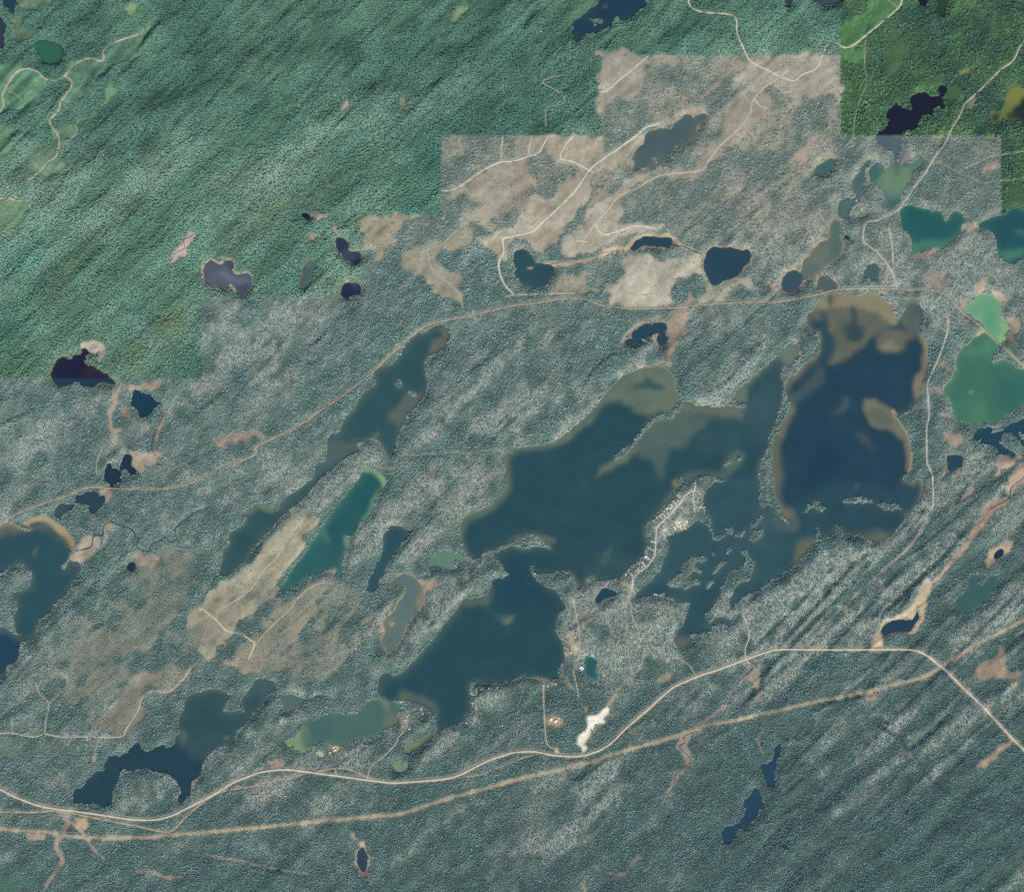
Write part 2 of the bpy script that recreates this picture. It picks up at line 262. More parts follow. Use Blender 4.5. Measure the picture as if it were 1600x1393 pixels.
 ('lake', t(0,1,'(320,960)(318,910)(335,870)(365,840)(400,828)(440,835)(450,820)(475,808)(505,810)(510,780)(495,775)(515,762)(535,778)(560,792)(590,797)(600,780)(622,790)(610,817)(575,815)(542,805)(535,830)(520,855)(545,880)(580,880)(605,900)(640,920)(675,930)(680,955)(750,985)(735,1005)(700,1000)(660,985)(605,985)(590,1005)(550,1020)(510,1005)(490,985)(460,980)(430,1000)(380,1015)(345,1000)'), (34,40,66), (70,66,62), .45, 'black lobed pond with a curled inlet at left'),
 ('lake', t(0,1,'(830,1030)(850,1030)(880,1045)(920,1055)(950,1075)(975,1095)(1000,1095)(1000,1125)(970,1135)(950,1170)(915,1195)(880,1212)(860,1190)(850,1160)(820,1130)(820,1080)'), (30,66,86), (44,76,88), .2, 'small dark angular pond right of the black lobed pond'),
 ('lake', t(0,2,'(655,95)(665,86)(690,85)(692,105)(690,112)(730,125)(752,160)(750,200)(720,225)(702,224)(698,245)(682,243)(680,222)(660,200)(645,170)(655,130)(664,118)(655,108)'), (36,60,78), (50,70,80), .2, 'black pond touching the railway from above, left'),
 ('lake', t(0,2,'(755,80)(765,45)(800,38)(830,55)(825,85)(815,110)(855,140)(850,160)(815,168)(790,145)(770,130)(755,145)(745,125)'), (36,58,76), (50,68,78), .2, 'small black pond in a tan marsh above the railway, left'),
 ('lake', t(0,2,'(470,320)(480,290)(520,290)(545,270)(590,262)(620,290)(650,290)(660,325)(640,350)(610,385)(575,405)(550,385)(535,345)(500,350)(475,345)'), (44,74,88), (60,84,92), .2, 'dark ragged pond just below the railway, left'),
 ('lake', t(0,2,'(340,420)(345,390)(365,350)(395,335)(425,350)(460,350)(455,375)(430,395)(395,405)(385,440)(360,440)'), (62,82,90), (84,98,98), .3, 'small brown-grey pond above the sandy crescent shore'),
 ('lake', t(0,2,'(785,740)(805,712)(830,708)(847,725)(835,755)(812,775)(795,765)'), (34,56,74), (44,64,78), .2, 'tiny black pond at the lower left of a brown bog'),
 ('lake', t(0,2,'(960,690)(975,682)(1000,685)(998,700)(975,707)'), (48,58,68), (60,70,74), .2, 'tiny black pool at the right end of a brown bog'),
 ('lake', t(0,2,'(-260,880)(0,885)(30,900)(40,940)(30,980)(0,985)(-260,990)'), (84,124,112), (110,128,112), .3, 'small green pond on the wooded point at the left edge'),
 ('lake', t(1,1,'(490,110)(500,75)(530,80)(555,105)(575,125)(570,165)(585,178)(640,172)(660,190)(655,220)(635,245)(600,245)(560,225)(530,190)(510,160)(495,140)'), (46,54,84), (70,72,88), .3, 'boot-shaped purple black pond in the green forest'),
 ('lake', t(1,1,'(530,410)(545,375)(590,362)(635,365)(655,400)(655,430)(620,425)(600,445)(580,465)(545,460)(530,440)'), (36,48,80), (60,66,84), .25, 'round dark navy pond below the boot-shaped pond'),
 ('lake', t(1,1,'(275,370)(285,320)(310,240)(345,222)(365,240)(360,290)(340,340)(320,390)(290,412)(275,400)'), (74,100,100), (98,112,104), .4, 'upright oval grey pond left of the boot-shaped pond'),
 ('lake', zt(1450,640,10.63,'(310,760)(400,750)(500,740)(550,770)(580,830)(565,910)(490,970)(420,1025)(360,1020)(310,960)(320,900)(305,840)'), (38,74,90), (56,86,94), .2, 'small dark pond with tan reeds, end of the right-hand track'),
 ('lake', zt(1450,640,10.63,'(745,470)(750,410)(820,330)(900,285)(985,275)(1080,310)(1035,390)(1030,405)(1130,350)(1230,330)(1260,290)(1350,230)(1480,185)(1560,150)(1800,100)(1800,420)(1590,400)(1540,320)(1530,380)(1560,460)(1800,560)(1700,620)(1560,570)(1470,450)(1290,380)(1240,400)(1220,480)(1165,545)(1300,610)(1430,720)(1600,715)(1800,740)(1800,800)(1560,770)(1370,790)(1340,740)(1200,740)(1130,780)(1000,800)(800,830)(660,860)(790,800)(1000,770)(1120,740)(1130,660)(1050,600)(930,580)(800,600)(690,700)(630,780)(650,720)(760,600)(870,530)(880,480)(800,510)(745,500)'), (36,72,90), (56,86,94), .2, 'dark branching slough below the emerald lake at the right edge'),
 ('lake', t(3,2,'(1165,960)(1180,930)(1220,890)(1245,820)(1265,785)(1300,785)(1325,805)(1305,835)(1320,850)(1345,835)(1365,800)(1400,788)(1430,810)(1425,850)(1395,880)(1385,930)(1340,980)(1280,1010)(1220,1025)(1180,1010)(1165,985)'), (60,98,98), (84,120,104), .3, 'two-lobed grey green lake in striped woodland at right'),
 ('lake', t(3,2,'(1400,670)(1420,640)(1450,618)(1475,630)(1470,660)(1440,685)(1410,700)'), (30,54,78), (44,64,80), .2, 'little black pond ringed with tan bog at right'),
 ('lake', t(3,2,'(695,1140)(715,1110)(760,1075)(810,1062)(870,1075)(900,1060)(915,1020)(930,980)(938,1020)(930,1070)(900,1120)(880,1145)(830,1140)(780,1145)(740,1165)(710,1160)'), (36,68,88), (50,78,90), .2, 'dark crescent pond in a tan marsh above the straight highway'),
 ('lake', t(1,3,'(625,1200)(630,1150)(650,1100)(670,1095)(675,1130)(692,1170)(690,1240)(685,1295)(660,1270)(635,1230)'), (42,72,90), (56,84,94), .2, 'spindle-shaped dark pond ringed with tan bog at the bottom'),
 ('lake', t(2,3,'(1540,595)(1592,600)') + t(3,3,'(5,578)(25,580)(30,540)(60,460)(80,480)(75,530)(50,580)(55,610)(40,650)(45,720)(25,745)(0,740)') + t(2,3,'(1585,735)(1570,680)(1550,640)'), (34,70,92), (48,82,94), .2, 'ragged dark blue pond at the lower right, upper of two'),
 ('lake', t(2,3,'(1490,760)(1520,742)(1545,765)(1550,790)(1565,830)(1545,890)(1510,940)(1460,985)(1400,1000)(1390,1030)(1410,1050)(1360,1088)(1320,1080)(1310,1020)(1330,975)(1370,980)(1420,940)(1445,880)(1440,840)(1460,800)(1480,790)'), (34,70,92), (48,82,94), .2, 'bone-shaped dark blue pond at the lower right, lower of two'),
 ('lake', t(2,2,'(450,1320)(462,1282)(500,1300)(525,1330)(528,1393)') + t(2,3,'(530,50)(548,95)(556,125)(540,125)(510,85)(490,70)(460,60)(452,0)'), (36,92,100), (112,162,124), .95, 'small vivid teal pond with a pale green rim near the settlement'),
 ('lake', t(2,2,'(505,945)(540,900)(560,865)(620,875)(665,890)(650,915)(600,930)(550,955)(515,960)'), (34,72,88), (44,80,90), .2, 'small dark wedge pond at the neck of the cabin peninsula'),
 ('lake', t(1,3,'(365,530)(385,518)(420,525)(440,550)(420,560)(380,548)'), (170,190,140), (150,172,130), .3, 'tiny pale cream-green pond beside the clearing above the highway'),
 ('lake', t(1,3,'(850,620)(860,592)(900,580)(940,590)(948,620)(920,650)(870,645)'), (112,142,116), (128,152,120), .3, 'tiny round light green pond just above the highway'),
 ('lake', t(1,3,'(130,170)(190,162)(240,165)(300,193)(345,180)(380,158)(430,170)(400,185)(350,205)(290,215)(245,245)(205,288)(175,260)(150,200)'), (80,110,110), (100,120,110), .3, 'shallow grey backwater between the ragged lake and the green arm'),
 ('lake', t(3,0,'(95,-30)(160,-30)(155,15)(145,38)(125,45)(105,25)'), (60,70,84), (80,84,88), .2, 'tiny dark pool at the top edge, right of centre'),
 ('lake', t(3,0,'(262,-40)(452,-40)(452,8)(390,25)(345,40)(310,20)(285,12)'), (66,78,90), (90,96,94), .2, 'dusky grey pond cut off by the top edge, right of centre'),
 ('lake', t(3,0,'(935,-30)(992,-30)(990,5)(975,30)(945,40)(930,15)'), (30,34,50), (44,50,52), .2, 'small black pond at the top edge, upper right'),
 ('lake', t(3,0,'(1035,-30)(1118,-30)(1110,60)(1090,95)(1060,100)(1030,80)(1040,40)'), (44,72,58), (58,84,60), .4, 'weedy dark green pond at the top edge, upper right'),
]

# thin land inside the water: (name, outline, label)
ISLANDS = [
 ('island', t(2,1,'(1056,1108)(1050,1140)(1010,1185)(1003,1208)(950,1207)(900,1218)(862,1252)(800,1322)(747,1393)') + t(2,2,'(722,28)(690,54)(660,74)(632,74)(638,52)(688,8)') + t(2,1,'(735,1372)(795,1302)(848,1232)(890,1196)(950,1181)(990,1160)(1020,1135)'), 'thin dark wooded spit slanting across the broad blue-green lake'),
 ('island', t(1,2,'(1470,632)(1530,605)(1592,583)') + t(2,2,'(20,570)(60,550)(150,543)(190,565)(215,590)(240,624)(228,624)(200,596)(150,608)(80,612)(20,606)(0,602)') + t(1,2,'(1530,618)(1482,644)'), 'leaf-shaped wooded island on a thin bar between the two largest lakes'),
 ('island', t(2,2,'(965,840)(1000,815)(1040,780)(1065,770)(1050,745)(1060,710)(1100,685)(1135,672)(1200,675)(1212,690)(1190,702)(1150,705)(1140,740)(1185,758)(1172,778)(1130,768)(1100,800)(1120,815)(1160,810)(1174,845)(1130,850)(1085,874)(1040,862)(985,857)'), 'largest wooded island, shaped like a crooked Z, in the slate blue lake'),
 ('island', t(2,2,'(1238,780)(1268,738)(1310,702)(1324,712)(1285,752)(1258,782)'), 'slim wooded islet right of the crooked Z-shaped island'),
 ('island', t(2,2,'(1206,866)(1222,835)(1248,810)(1256,828)(1228,872)'), 'small wooded islet below the slim wooded islet'),
 ('island', t(2,2,'(1328,642)(1332,615)(1350,605)(1362,628)(1346,648)'), 'tiny round islet above the crooked Z-shaped island'),
 ('island', t(2,2,'(1247,655)(1266,651)(1262,671)(1250,668)'), 'tiniest islet, a speck above the crooked Z-shaped island'),
 ('island', t(2,2,'(1232,486)(1242,488)(1256,535)(1270,545)(1322,528)(1328,540)(1268,566)(1252,552)'), 'curved sandy hook trailing off the cabin peninsula'),
 ('island', t(2,2,'(1336,512)(1350,490)(1374,498)(1378,532)(1350,533)'), 'small square wooded islet beside the sandy hook'),
 ('island', t(2,2,'(1380,546)(1408,518)(1450,515)(1442,536)(1405,552)'), 'flat oval wooded islet, second of the chain right of the sandy hook'),
 ('island', t(2,2,'(1478,548)(1494,513)(1552,502)(1558,530)(1522,578)(1490,573)'), 'rounded wooded islet, last of the chain right of the sandy hook'),
 ('island', t(2,2,'(1482,486)(1498,463)(1550,421)(1560,433)(1512,478)(1490,492)'), 'long sandy bar above the rounded wooded islet'),
 ('island', t(2,2,'(1322,112)(1340,70)(1362,70)(1366,84)(1418,70)(1416,78)(1356,96)'), 'small islet with a sandy tail above the cabin peninsula'),
 ('island', t(3,2,'(206,398)(250,363)(275,335)(312,320)(320,352)(354,366)(338,390)(300,378)(270,368)(240,385)'), 'forked sandy islet, leftmost of three in the navy lake'),
 ('island', t(3,2,'(460,332)(500,312)(550,305)(600,308)(656,328)(600,338)(550,333)(500,342)'), 'long eyebrow-shaped wooded islet, middle of three in the navy lake'),
 ('island', t(3,2,'(676,358)(700,336)(740,342)(790,342)(834,378)(790,374)(760,390)(720,380)(700,364)'), 'ragged sandy islet, rightmost of three in the navy lake'),
 ('island', t(2,0,'(488,122)(530,122)(553,111)(572,130)(550,149)(525,140)(515,165)(502,152)(508,138)'), 'small wooded islet in the dark blue lake at the top edge'),
 ('island', t(2,0,'(862,972)(880,985)(900,975)(908,962)(906,985)(885,997)(864,988)'), 'tiny crescent islet in the hazy slate lake'),
 ('island', t(1,1,'(870,985)(885,965)(905,975)(900,1003)(878,1003)'), 'small round islet in the long diagonal lake, upper of two'),
 ('island', t(1,1,'(945,1045)(970,1032)(1002,1060)(985,1072)(955,1060)'), 'small oval islet in the long diagonal lake, lower of two'),
 ('island', t(1,2,'(832,1080)(845,1066)(862,1078)(855,1104)(838,1104)'), 'tiny brown islet in the grey hook-shaped pond'),
 ('island', t(1,3,'(1098,300)(1112,296)(1120,340)(1115,418)(1104,418)(1106,345)'), 'hair-thin golden sandbar off the settlement headland'),
 ('wooded_point', t(0,2,'(-260,760)(-60,785)(0,782)(60,742)(130,717)(158,760)(195,770)(186,840)(150,880)(75,885)(80,920)(105,940)(100,965)(115,990)(90,1030)(85,1090)(98,1130)(134,1168)(100,1155)(0,1108)(-260,1090)'), 'wooded point jutting from the left edge into the teal lake'),
 ('island', t(2,1,'(92,268)(108,262)(128,268)(120,280)(96,280)'), 'speck of an islet in the notched dark teal pond'),
]

# colour of the water over shoals, weed and deeps: (outline, colour, softness, strength)
TAN = (113,119,101)
WPAINT = [
 # main broad lake
 (t(2,1,'(440,1230)(570,1070)(700,950)(820,900)(940,885)(1010,960)(1045,1110)(1000,1160)(900,1160)(800,1180)(740,1150)(690,1100)(600,1110)(540,1150)(440,1260)(330,1345)(200,1370)(300,1330)'), (104,120,104), 2.2, .95),
 (t(2,1,'(820,885)(845,950)(960,1010)(860,1030)(770,1020)(770,990)(830,965)'), (56,90,92), 1.5, .95),
 (t(2,1,'(1060,1110)(1160,1135)(1270,1150)(1390,1135)(1460,1150)(1430,1240)(1380,1220)(1300,1190)(1200,1260)(1100,1350)(1050,1390)(900,1400)(780,1400)(890,1230)(1000,1205)'), (86,108,101), 3, .9),
 (t(2,1,'(1180,1290)(1300,1210)(1400,1230)(1440,1300)(1400,1420)(1150,1420)'), (52,86,92), 3, .8),
 (t(2,1,'(1060,1112)(1160,1130)(1270,1145)(1390,1130)(1455,1150)(1430,1230)(1390,1190)(1290,1180)(1160,1165)(1070,1150)'), (112,118,104), 1.6, .8),
 (t(2,2,'(700,60)(830,0)(960,0)(970,100)(950,220)(920,150)(850,60)(740,50)(640,110)(560,160)(500,190)(520,160)(620,80)'), (82,106,100), 2.5, .85),
 (t(2,2,'(640,70)(720,25)(760,0)(800,0)(700,70)(600,130)(500,185)(560,130)'), (108,116,100), 1.2, .9),
 (t(2,2,'(330,290)(500,190)(520,200)(420,260)(330,320)'), (58,92,94), 3, .7),
 (t(2,2,'(1060,170)(1180,140)(1290,150)(1340,70)(1420,10)(1420,90)(1330,190)(1190,175)(1090,205)'), (84,108,100), 2.2, .85),
 (t(3,1,'(85,880)(140,880)(190,830)(190,760)(150,740)(70,800)(70,850)'), (104,126,110), 1.5, .95),
 (t(2,1,'(1395,1040)(1430,1010)(1475,1040)(1450,1110)(1400,1112)(1385,1080)'), (100,120,104), 1.5, .95),
 (t(2,1,'(1440,1150)(1592,900)') + t(3,1,'(80,850)(80,1000)(60,1190)(0,1330)') + t(2,1,'(1480,1300)'), (58,91,97), 4, .8),
 (t(2,2,'(150,530)(235,555)(275,572)(225,592)(180,572)'), (104,114,96), 1.2, .9),
 (t(2,2,'(555,720)(570,670)(630,600)(600,660)(590,710)'), (88,112,98), 1.8, .8),
 (t(2,2,'(540,640)(560,690)(640,650)(740,690)(650,800)(520,820)(430,760)'), (58,92,94), 4, .7),
 (t(2,2,'(1000,200)(1045,190)(1030,240)(1000,230)'), (130,122,96), 1, .9),
 (t(2,2,'(830,470)(850,520)(845,580)(830,560)(818,510)'), (104,118,98), 1.2, .8),
 # navy lake shoals
 (t(3,1,'(245,560)(300,490)(370,440)(600,430)(700,445)(805,585)(740,650)(660,700)(560,770)(500,830)(370,870)(400,790)(405,720)(370,680)(350,600)(300,600)'), (104,109,95), 2.0, .97),
 (t(3,1,'(300,500)(370,440)(430,430)(600,430)(700,445)(805,585)(780,620)(700,560)(560,520)(480,515)(400,520)(330,540)'), (140,136,110), 1.4, .97),
 (t(3,1,'(475,640)(540,620)(605,655)(570,725)(500,725)(470,690)'), (46,76,84), 2, .95),
 (t(3,1,'(518,522)(548,525)(550,650)(520,650)'), (52,80,86), 1.2, .9),
 (t(3,1,'(330,540)(362,560)(345,640)(395,700)(410,760)(370,860)(300,860)(320,720)'), (46,78,92), 2.2, .9),
 (t(3,1,'(355,435)(430,430)(430,500)(355,500)'), (120,112,94), 1.5, .7),
 (t(3,1,'(372,440)(400,440)(398,500)(385,515)(375,480)'), (56,80,92), 1, .7),
 (t(3,1,'(945,675)(990,750)(995,860)(960,1000)(930,1080)(895,1030)(910,960)(950,900)(960,800)(945,720)'), (130,126,104), 1.5, .97),
 (t(3,1,'(690,670)(800,660)(870,680)(945,690)(870,730)(815,800)(700,760)'), (104,108,94), 2, .95),
 (t(3,1,'(690,740)(740,725)(790,755)(815,790)(780,800)(720,770)'), (138,131,110), 2.0, .9),
 (t(3,1,'(840,560)(900,495)(960,540)(965,610)(945,670)(880,680)(820,640)'), (92,106,100), 2.5, .85),
 (t(3,1,'(590,1110)(640,1085)(690,1095)(760,1150)(850,1270)(890,1393)') + t(3,2,'(900,30)(895,110)(865,140)(862,30)') + t(3,1,'(840,1350)(760,1290)(650,1250)(610,1190)'), (116,118,100), 1.8, .97),
 (t(3,1,'(655,1150)(740,1160)(800,1260)(700,1250)(640,1200)'), (86,98,92), 3, .8),
 (t(3,1,'(400,1180)(480,1080)(520,1085)(500,1130)(430,1180)'), (74,92,98), 2, .85),
 (t(3,1,'(540,1300)(600,1290)(640,1340)(680,1393)(620,1370)'), (70,90,96), 2.2, .8),
 (t(3,1,'(120,1080)(180,1040)(260,980)(310,900)(350,900)(340,960)(260,1050)(170,1110)(100,1250)(40,1393)(30,1340)(100,1200)'), (76,96,98), 3, .85),
 (t(3,1,'(300,830)(325,700)(320,660)(300,690)(292,760)(270,840)(240,870)'), (120,116,98), 1.2, .9),
 (t(3,1,'(110,1000)(150,945)(230,880)(250,860)(200,940)(130,1010)'), (112,112,96), 1.4, .8),
 (t(3,1,'(140,1130)(110,1190)(60,1280)(20,1393)(60,1393)(110,1280)(160,1160)'), (108,112,98), 2.2, .9),
 (t(3,2,'(15,0)(75,0)(80,100)(70,250)(90,330)(120,400)(160,480)(140,490)(85,400)(40,320)(25,200)(18,100)'), (100,108,96), 2.6, .9),
 (t(3,2,'(580,530)(620,490)(690,490)(720,530)(790,500)(740,565)(680,592)(620,575)'), (106,112,94), 2, .92),
 (t(3,2,'(470,545)(500,525)(580,515)(570,535)(500,556)'), (92,106,94), 1.5, .8),
 (t(3,2,'(945,195)(968,240)(950,310)(860,420)(830,410)(920,320)(940,250)'), (104,112,94), 1.6, .9),
 (t(3,2,'(840,190)(850,205)(905,215)(890,235)(830,225)'), (100,106,92), 1.5, .8),
 (t(3,2,'(160,380)(205,470)(145,512)(90,420)(110,400)'), (122,118,98), 2.5, .85),
 (t(3,2,'(280,0)(440,0)(470,150)(300,250)(250,100)'), (30,64,84), 8, .8),
 (t(3,2,'(300,260)(960,260)(900,400)(700,520)(300,540)(150,480)'), (44,80,92), 5, .8),
 (t(3,2,'(540,240)(550,215)(570,225)(545,260)') , (74,96,98), 1, .7),
 (t(3,2,'(40,400)(100,440)(190,460)(150,510)(30,490)'), (80,100,98), 2.5, .8),
 (t(3,2,'(170,590)(290,560)(290,600)(190,700)(150,720)'), (102,108,92), 2, .92),
 (t(2,2,'(1460,400)(1592,370)') + t(3,2,'(60,420)(140,510)(40,500)') + t(2,2,'(1480,410)'), (66,94,98), 4, .7),
 # slate lake
 (t(2,2,'(1000,1180)(1020,1165)(1100,1160)(1130,1190)(1110,1220)(1040,1247)(1005,1215)'), (106,110,96), 1.8, .9),
 (t(2,2,'(1200,1090)(1240,1085)(1240,1140)(1200,1130)'), (76,98,98), 2, .8),
 (t(2,2,'(960,880)(1100,880)(1100,950)(1060,1100)(1000,1180)(1150,1160)(1200,1050)(1270,930)(1320,800)(1200,870)'), (40,78,92), 4, .7),
 (t(2,2,'(860,880)(960,850)(1000,920)(900,930)(760,950)'), (36,76,92), 3, .7),
 # southern lake
 (t(1,2,'(1270,960)(1300,930)(1420,910)(1480,860)(1470,920)(1440,980)(1480,1020)(1592,1050)(1560,1095)(1500,1040)(1400,980)(1320,985)'), (88,110,100), 2.2, .85),
 (t(1,2,'(1540,1080)(1592,1040)') + t(2,2,'(20,1040)(10,1060)') + t(1,2,'(1560,1095)'), (112,122,100), 1.2, .9),
 (t(2,2,'(70,800)(110,830)(105,860)(80,840)'), (74,100,98), 1.5, .7),
 (t(1,2,'(1592,700)(1520,720)(1480,860)(1540,1000)') + t(2,2,'(100,1000)(200,900)(100,800)'), (34,72,90), 6, .8),
 (t(1,3,'(890,150)(960,160)(1060,190)(1130,250)(1130,310)(1100,310)(1070,260)(1030,230)(960,205)(900,200)'), (94,110,98), 2, .9),
 (t(1,3,'(920,490)(980,460)(1050,420)(1090,395)(1060,440)(990,490)(930,530)'), (124,136,106), 1.6, .95),
 (t(1,3,'(750,190)(810,195)(835,280)(790,240)'), (116,132,106), 1.4, .85),
 (t(1,3,'(765,60)(860,50)(830,100)(780,160)(760,140)'), (62,94,94), 3, .8),
 (t(1,3,'(1290,300)(1330,270)(1325,300)'), (104,112,94), 1.2, .8),
 # green arm
 (t(1,3,'(165,450)(270,420)(310,345)(330,420)(290,480)(340,490)(300,535)(200,490)'), (128,152,112), 2, .95),
 (t(1,3,'(290,380)(330,400)(330,450)(290,460)'), (72,104,102), 1.6, .8),
 (t(1,3,'(450,290)(620,300)(700,210)(780,260)(600,430)(450,400)'), (76,112,104), 6, .7),
 (t(1,3,'(800,300)(890,300)(870,360)(790,380)'), (104,124,104), 2, .8),
 # long diagonal lake
 (t(1,1,'(1080,810)(1100,740)(1160,690)(1130,640)(1200,655)(1210,740)(1180,768)(1110,808)'), (108,112,100), 1.8, .95),
 (t(1,1,'(820,1200)(900,1110)(960,1040)(1000,1060)(1055,1055)(1020,1110)(930,1210)(880,1300)(870,1230)'), (92,108,102), 2.2, .95),
 (t(1,1,'(590,1345)(690,1330)(735,1300)(770,1290)(720,1340)(640,1365)'), (106,112,98), 1.6, .9),
 (t(1,1,'(440,1400)(445,1340)(480,1295)(520,1310)(500,1400)') , (72,100,102), 2.5, .85),
 (t(1,2,'(440,-20)(640,-20)(540,70)(420,150)(340,200)(150,380)(140,360)(210,290)(320,200)(360,100)'), (82,104,103), 2.2, .9),
 (t(1,2,'(0,345)(60,345)(130,378)(100,400)(40,380)'), (114,130,106), 1.4, .9),
 (t(0,2,'(1500,400)(1592,350)(1592,370)(1530,420)'), (110,122,104), 1.4, .85),
 # lower left ragged lake
 (t(0,3,'(450,860)(460,740)(700,500)(870,440)(1080,440)(1130,480)(1190,570)(1290,590)(1240,700)(1160,860)(1080,860)(1000,700)(740,660)(700,880)'), (36,68,83), 3, .95),
 (t(0,3,'(1110,390)(1175,412)(1120,500)(1130,450)'), (84,108,100), 1.2, .8),
 (t(0,3,'(1390,430)(1420,420)(1425,440)(1400,450)'), (100,114,106), 1, .8),
 (t(1,3,'(0,75)(125,60)(125,140)(70,200)(0,150)') + t(0,3,'(1500,220)'), (70,96,100), 2.5, .8),
 # teal lake, left edge
 (t(0,2,'(130,472)(190,430)(250,416)(300,423)(350,458)(400,488)(440,538)(470,600)(462,640)(440,620)(400,560)(350,520)(310,480)(250,455)(190,470)(150,500)'), (172,158,124), 1.0, 1.0),
 (t(0,2,'(-100,500)(0,478)(60,464)(120,480)(200,498)(180,512)(120,505)(60,485)(0,500)(-100,540)'), (158,148,122), 1.0, 1.0),
 (t(0,2,'(-100,520)(60,480)(150,510)(60,545)(-100,600)'), (104,106,98), 2.5, .85),
 (t(0,2,'(150,500)(250,450)(330,490)(440,610)(400,600)(310,520)(230,490)'), (96,104,96), 2.2, .8),
 (t(0,2,'(200,640)(215,615)(235,620)(215,675)'), (92,104,102), 1.2, .9),
 (t(0,2,'(430,700)(500,712)(505,735)(450,725)'), (78,104,100), 1.5, .8),
 (t(0,2,'(-260,1100)(0,1108)(130,1170)(130,1210)(30,1150)(-100,1150)'), (80,94,94), 1.6, .8),
 (t(0,2,'(-260,1150)(60,1170)(140,1230)(100,1350)(40,1400)(-260,1460)'), (34,68,92), 3, .9),
 # blade lake
 (t(1,2,'(660,145)(680,112)(720,118)(770,150)(818,215)(790,255)(785,215)(730,160)'), (134,170,128), 1.3, .95),
 (t(1,2,'(790,250)(740,330)(715,400)(680,450)(630,480)(690,400)(720,320)(760,270)'), (98,148,116), 1.3, .9),
 (t(1,2,'(540,545)(575,550)(582,605)(560,650)(545,600)'), (116,158,120), 1.3, .9),
 (t(1,2,'(385,510)(420,500)(480,570)(440,590)(390,550)'), (70,124,108), 1.8, .85),
 (t(1,2,'(150,870)(300,640)(390,560)(540,620)(500,740)(300,830)'), (46,98,100), 4, .8),
 # hook pond
 (t(1,2,'(1000,830)(1040,880)(1045,940)(1000,1000)(1000,940)(1035,910)'), (140,130,110), 1.2, .8),
 # right green lakes
 (t(3,1,'(1440,600)(1500,650)(1480,730)(1455,755)(1420,700)(1450,660)'), (134,180,122), 1.6, .9),
 (t(3,1,'(1370,520)(1390,560)(1400,640)(1350,660)(1330,600)'), (84,156,120), 3, .8),
 (t(3,1,'(1380,690)(1330,720)(1260,760)(1200,800)(1290,820)(1400,780)'), (82,144,116), 3, .8),
 (t(3,1,'(1245,1050)(1265,1035)(1280,1038)(1260,1055)'), (118,160,112), .7, .95),
 (t(3,1,'(1260,1080)(1350,1150)(1340,1240)(1240,1200)'), (76,132,102), 5, .8),
 (t(3,1,'(1400,980)(1592,960)(1592,1100)(1450,1160)'), (46,104,100), 6, .7),
 (t(3,1,'(830,100)(900,110)(1060,120)(1180,60)(1100,160)(900,200)'), (72,128,108), 2.2, .85),
 (t(3,1,'(1420,140)(1460,170)(1560,150)(1592,200)(1500,250)(1440,200)'), (78,134,110), 2.5, .8),
 (t(3,1,'(1545,40)(1592,40)(1592,70)(1550,60)'), (64,120,108), 1.5, .8),
 (t(3,1,'(900,195)(1050,150)(1065,165)(960,205)(910,212)'), (170,150,122), .8, .9),
 # murky heart-shaped lake
 (t(3,0,'(700,1060)(780,1040)(880,1030)(900,1080)(850,1160)(800,1200)(720,1170)'), (112,142,112), 3, .85),
 (t(3,0,'(785,1010)(805,1010)(815,1080)(800,1100)(790,1080)'), (74,112,106), 1.2, .8),
 (t(3,0,'(640,1050)(690,1010)(720,1060)(690,1110)(640,1120)'), (56,98,100), 2, .85),
 (t(3,0,'(740,1240)(820,1230)(800,1280)(750,1285)'), (56,100,104), 2, .85),
 # purple lake: paler below the sheet edge
 ([(1360,211.6),(1420,211.6),(1420,260),(1360,260)], (84,108,114), 0, 1.0),
 (t(3,0,'(780,845)(830,845)(820,860)(790,858)'), (110,130,112), .8, .8),
 # yellow-green pond
 (t(3,0,'(1490,740)(1520,690)(1560,640)(1600,620)(1700,680)(1620,755)'), (34,52,54), 1.8, .95),
 (t(3,0,'(1490,640)(1500,570)(1550,535)(1600,570)(1560,620)(1500,670)'), (124,134,70), 1.6, .9),
 (t(3,0,'(1395,720)(1430,705)(1435,740)(1405,750)'), (44,56,52), 1.2, .9),
 # long olive pond
 (t(3,1,'(380,10)(440,-10)(440,120)(400,220)(340,270)(370,180)(390,100)'), (80,112,108), 1.5, .7),
 (t(3,1,'(300,150)(370,95)(400,120)(380,200)(300,250)(230,270)'), (112,120,104), 2, .7),
 # teal lakes and top lake
 (t(2,0,'(430,120)(470,75)(520,70)(500,110)(450,160)'), (52,74,80), 2, .7),
 (t(2,0,'(560,40)(590,30)(600,45)(570,55)'), (84,92,80), 1, .8),
 (t(2,0,'(380,200)(420,200)(420,255)(385,250)'), (60,70,70), 1.5, .7),
 (t(2,0,'(1060,720)(1140,745)(1100,800)(1000,850)(900,900)(860,880)'), (70,94,99), 6, .7),
 # grey pond in the green forest: wind streaks
 (t(0,1,'(1300,330)(1400,290)(1460,330)(1560,350)(1560,365)(1450,360)(1380,330)(1310,350)'), (112,122,134), 2, .8),
 (t(0,1,'(1440,285)(1450,250)(1400,235)(1420,270)'), (62,76,94), 1.5, .8),
 (t(0,1,'(1470,400)(1540,380)(1500,440)'), (62,74,92), 1.6, .8),
 (t(1,1,'(520,160)(600,180)(650,200)(600,230)(550,210)'), (62,76,104), 2.5, .8),
 (t(1,1,'(580,378)(610,375)(630,400)(600,395)'), (74,88,116), 1.2, .8),
 (t(1,1,'(320,240)(350,235)(345,265)(315,270)'), (108,124,124), 1.5, .8),
 # black lobed pond: bluer below the sheet edge
 ([(60,591),(200,591),(200,620),(60,620)], (36,64,86), 0, 1.0),
 (t(0,1,'(530,900)(590,900)(600,950)(540,960)'), (56,52,62), 2, .8),
 # bright beaches just under the water
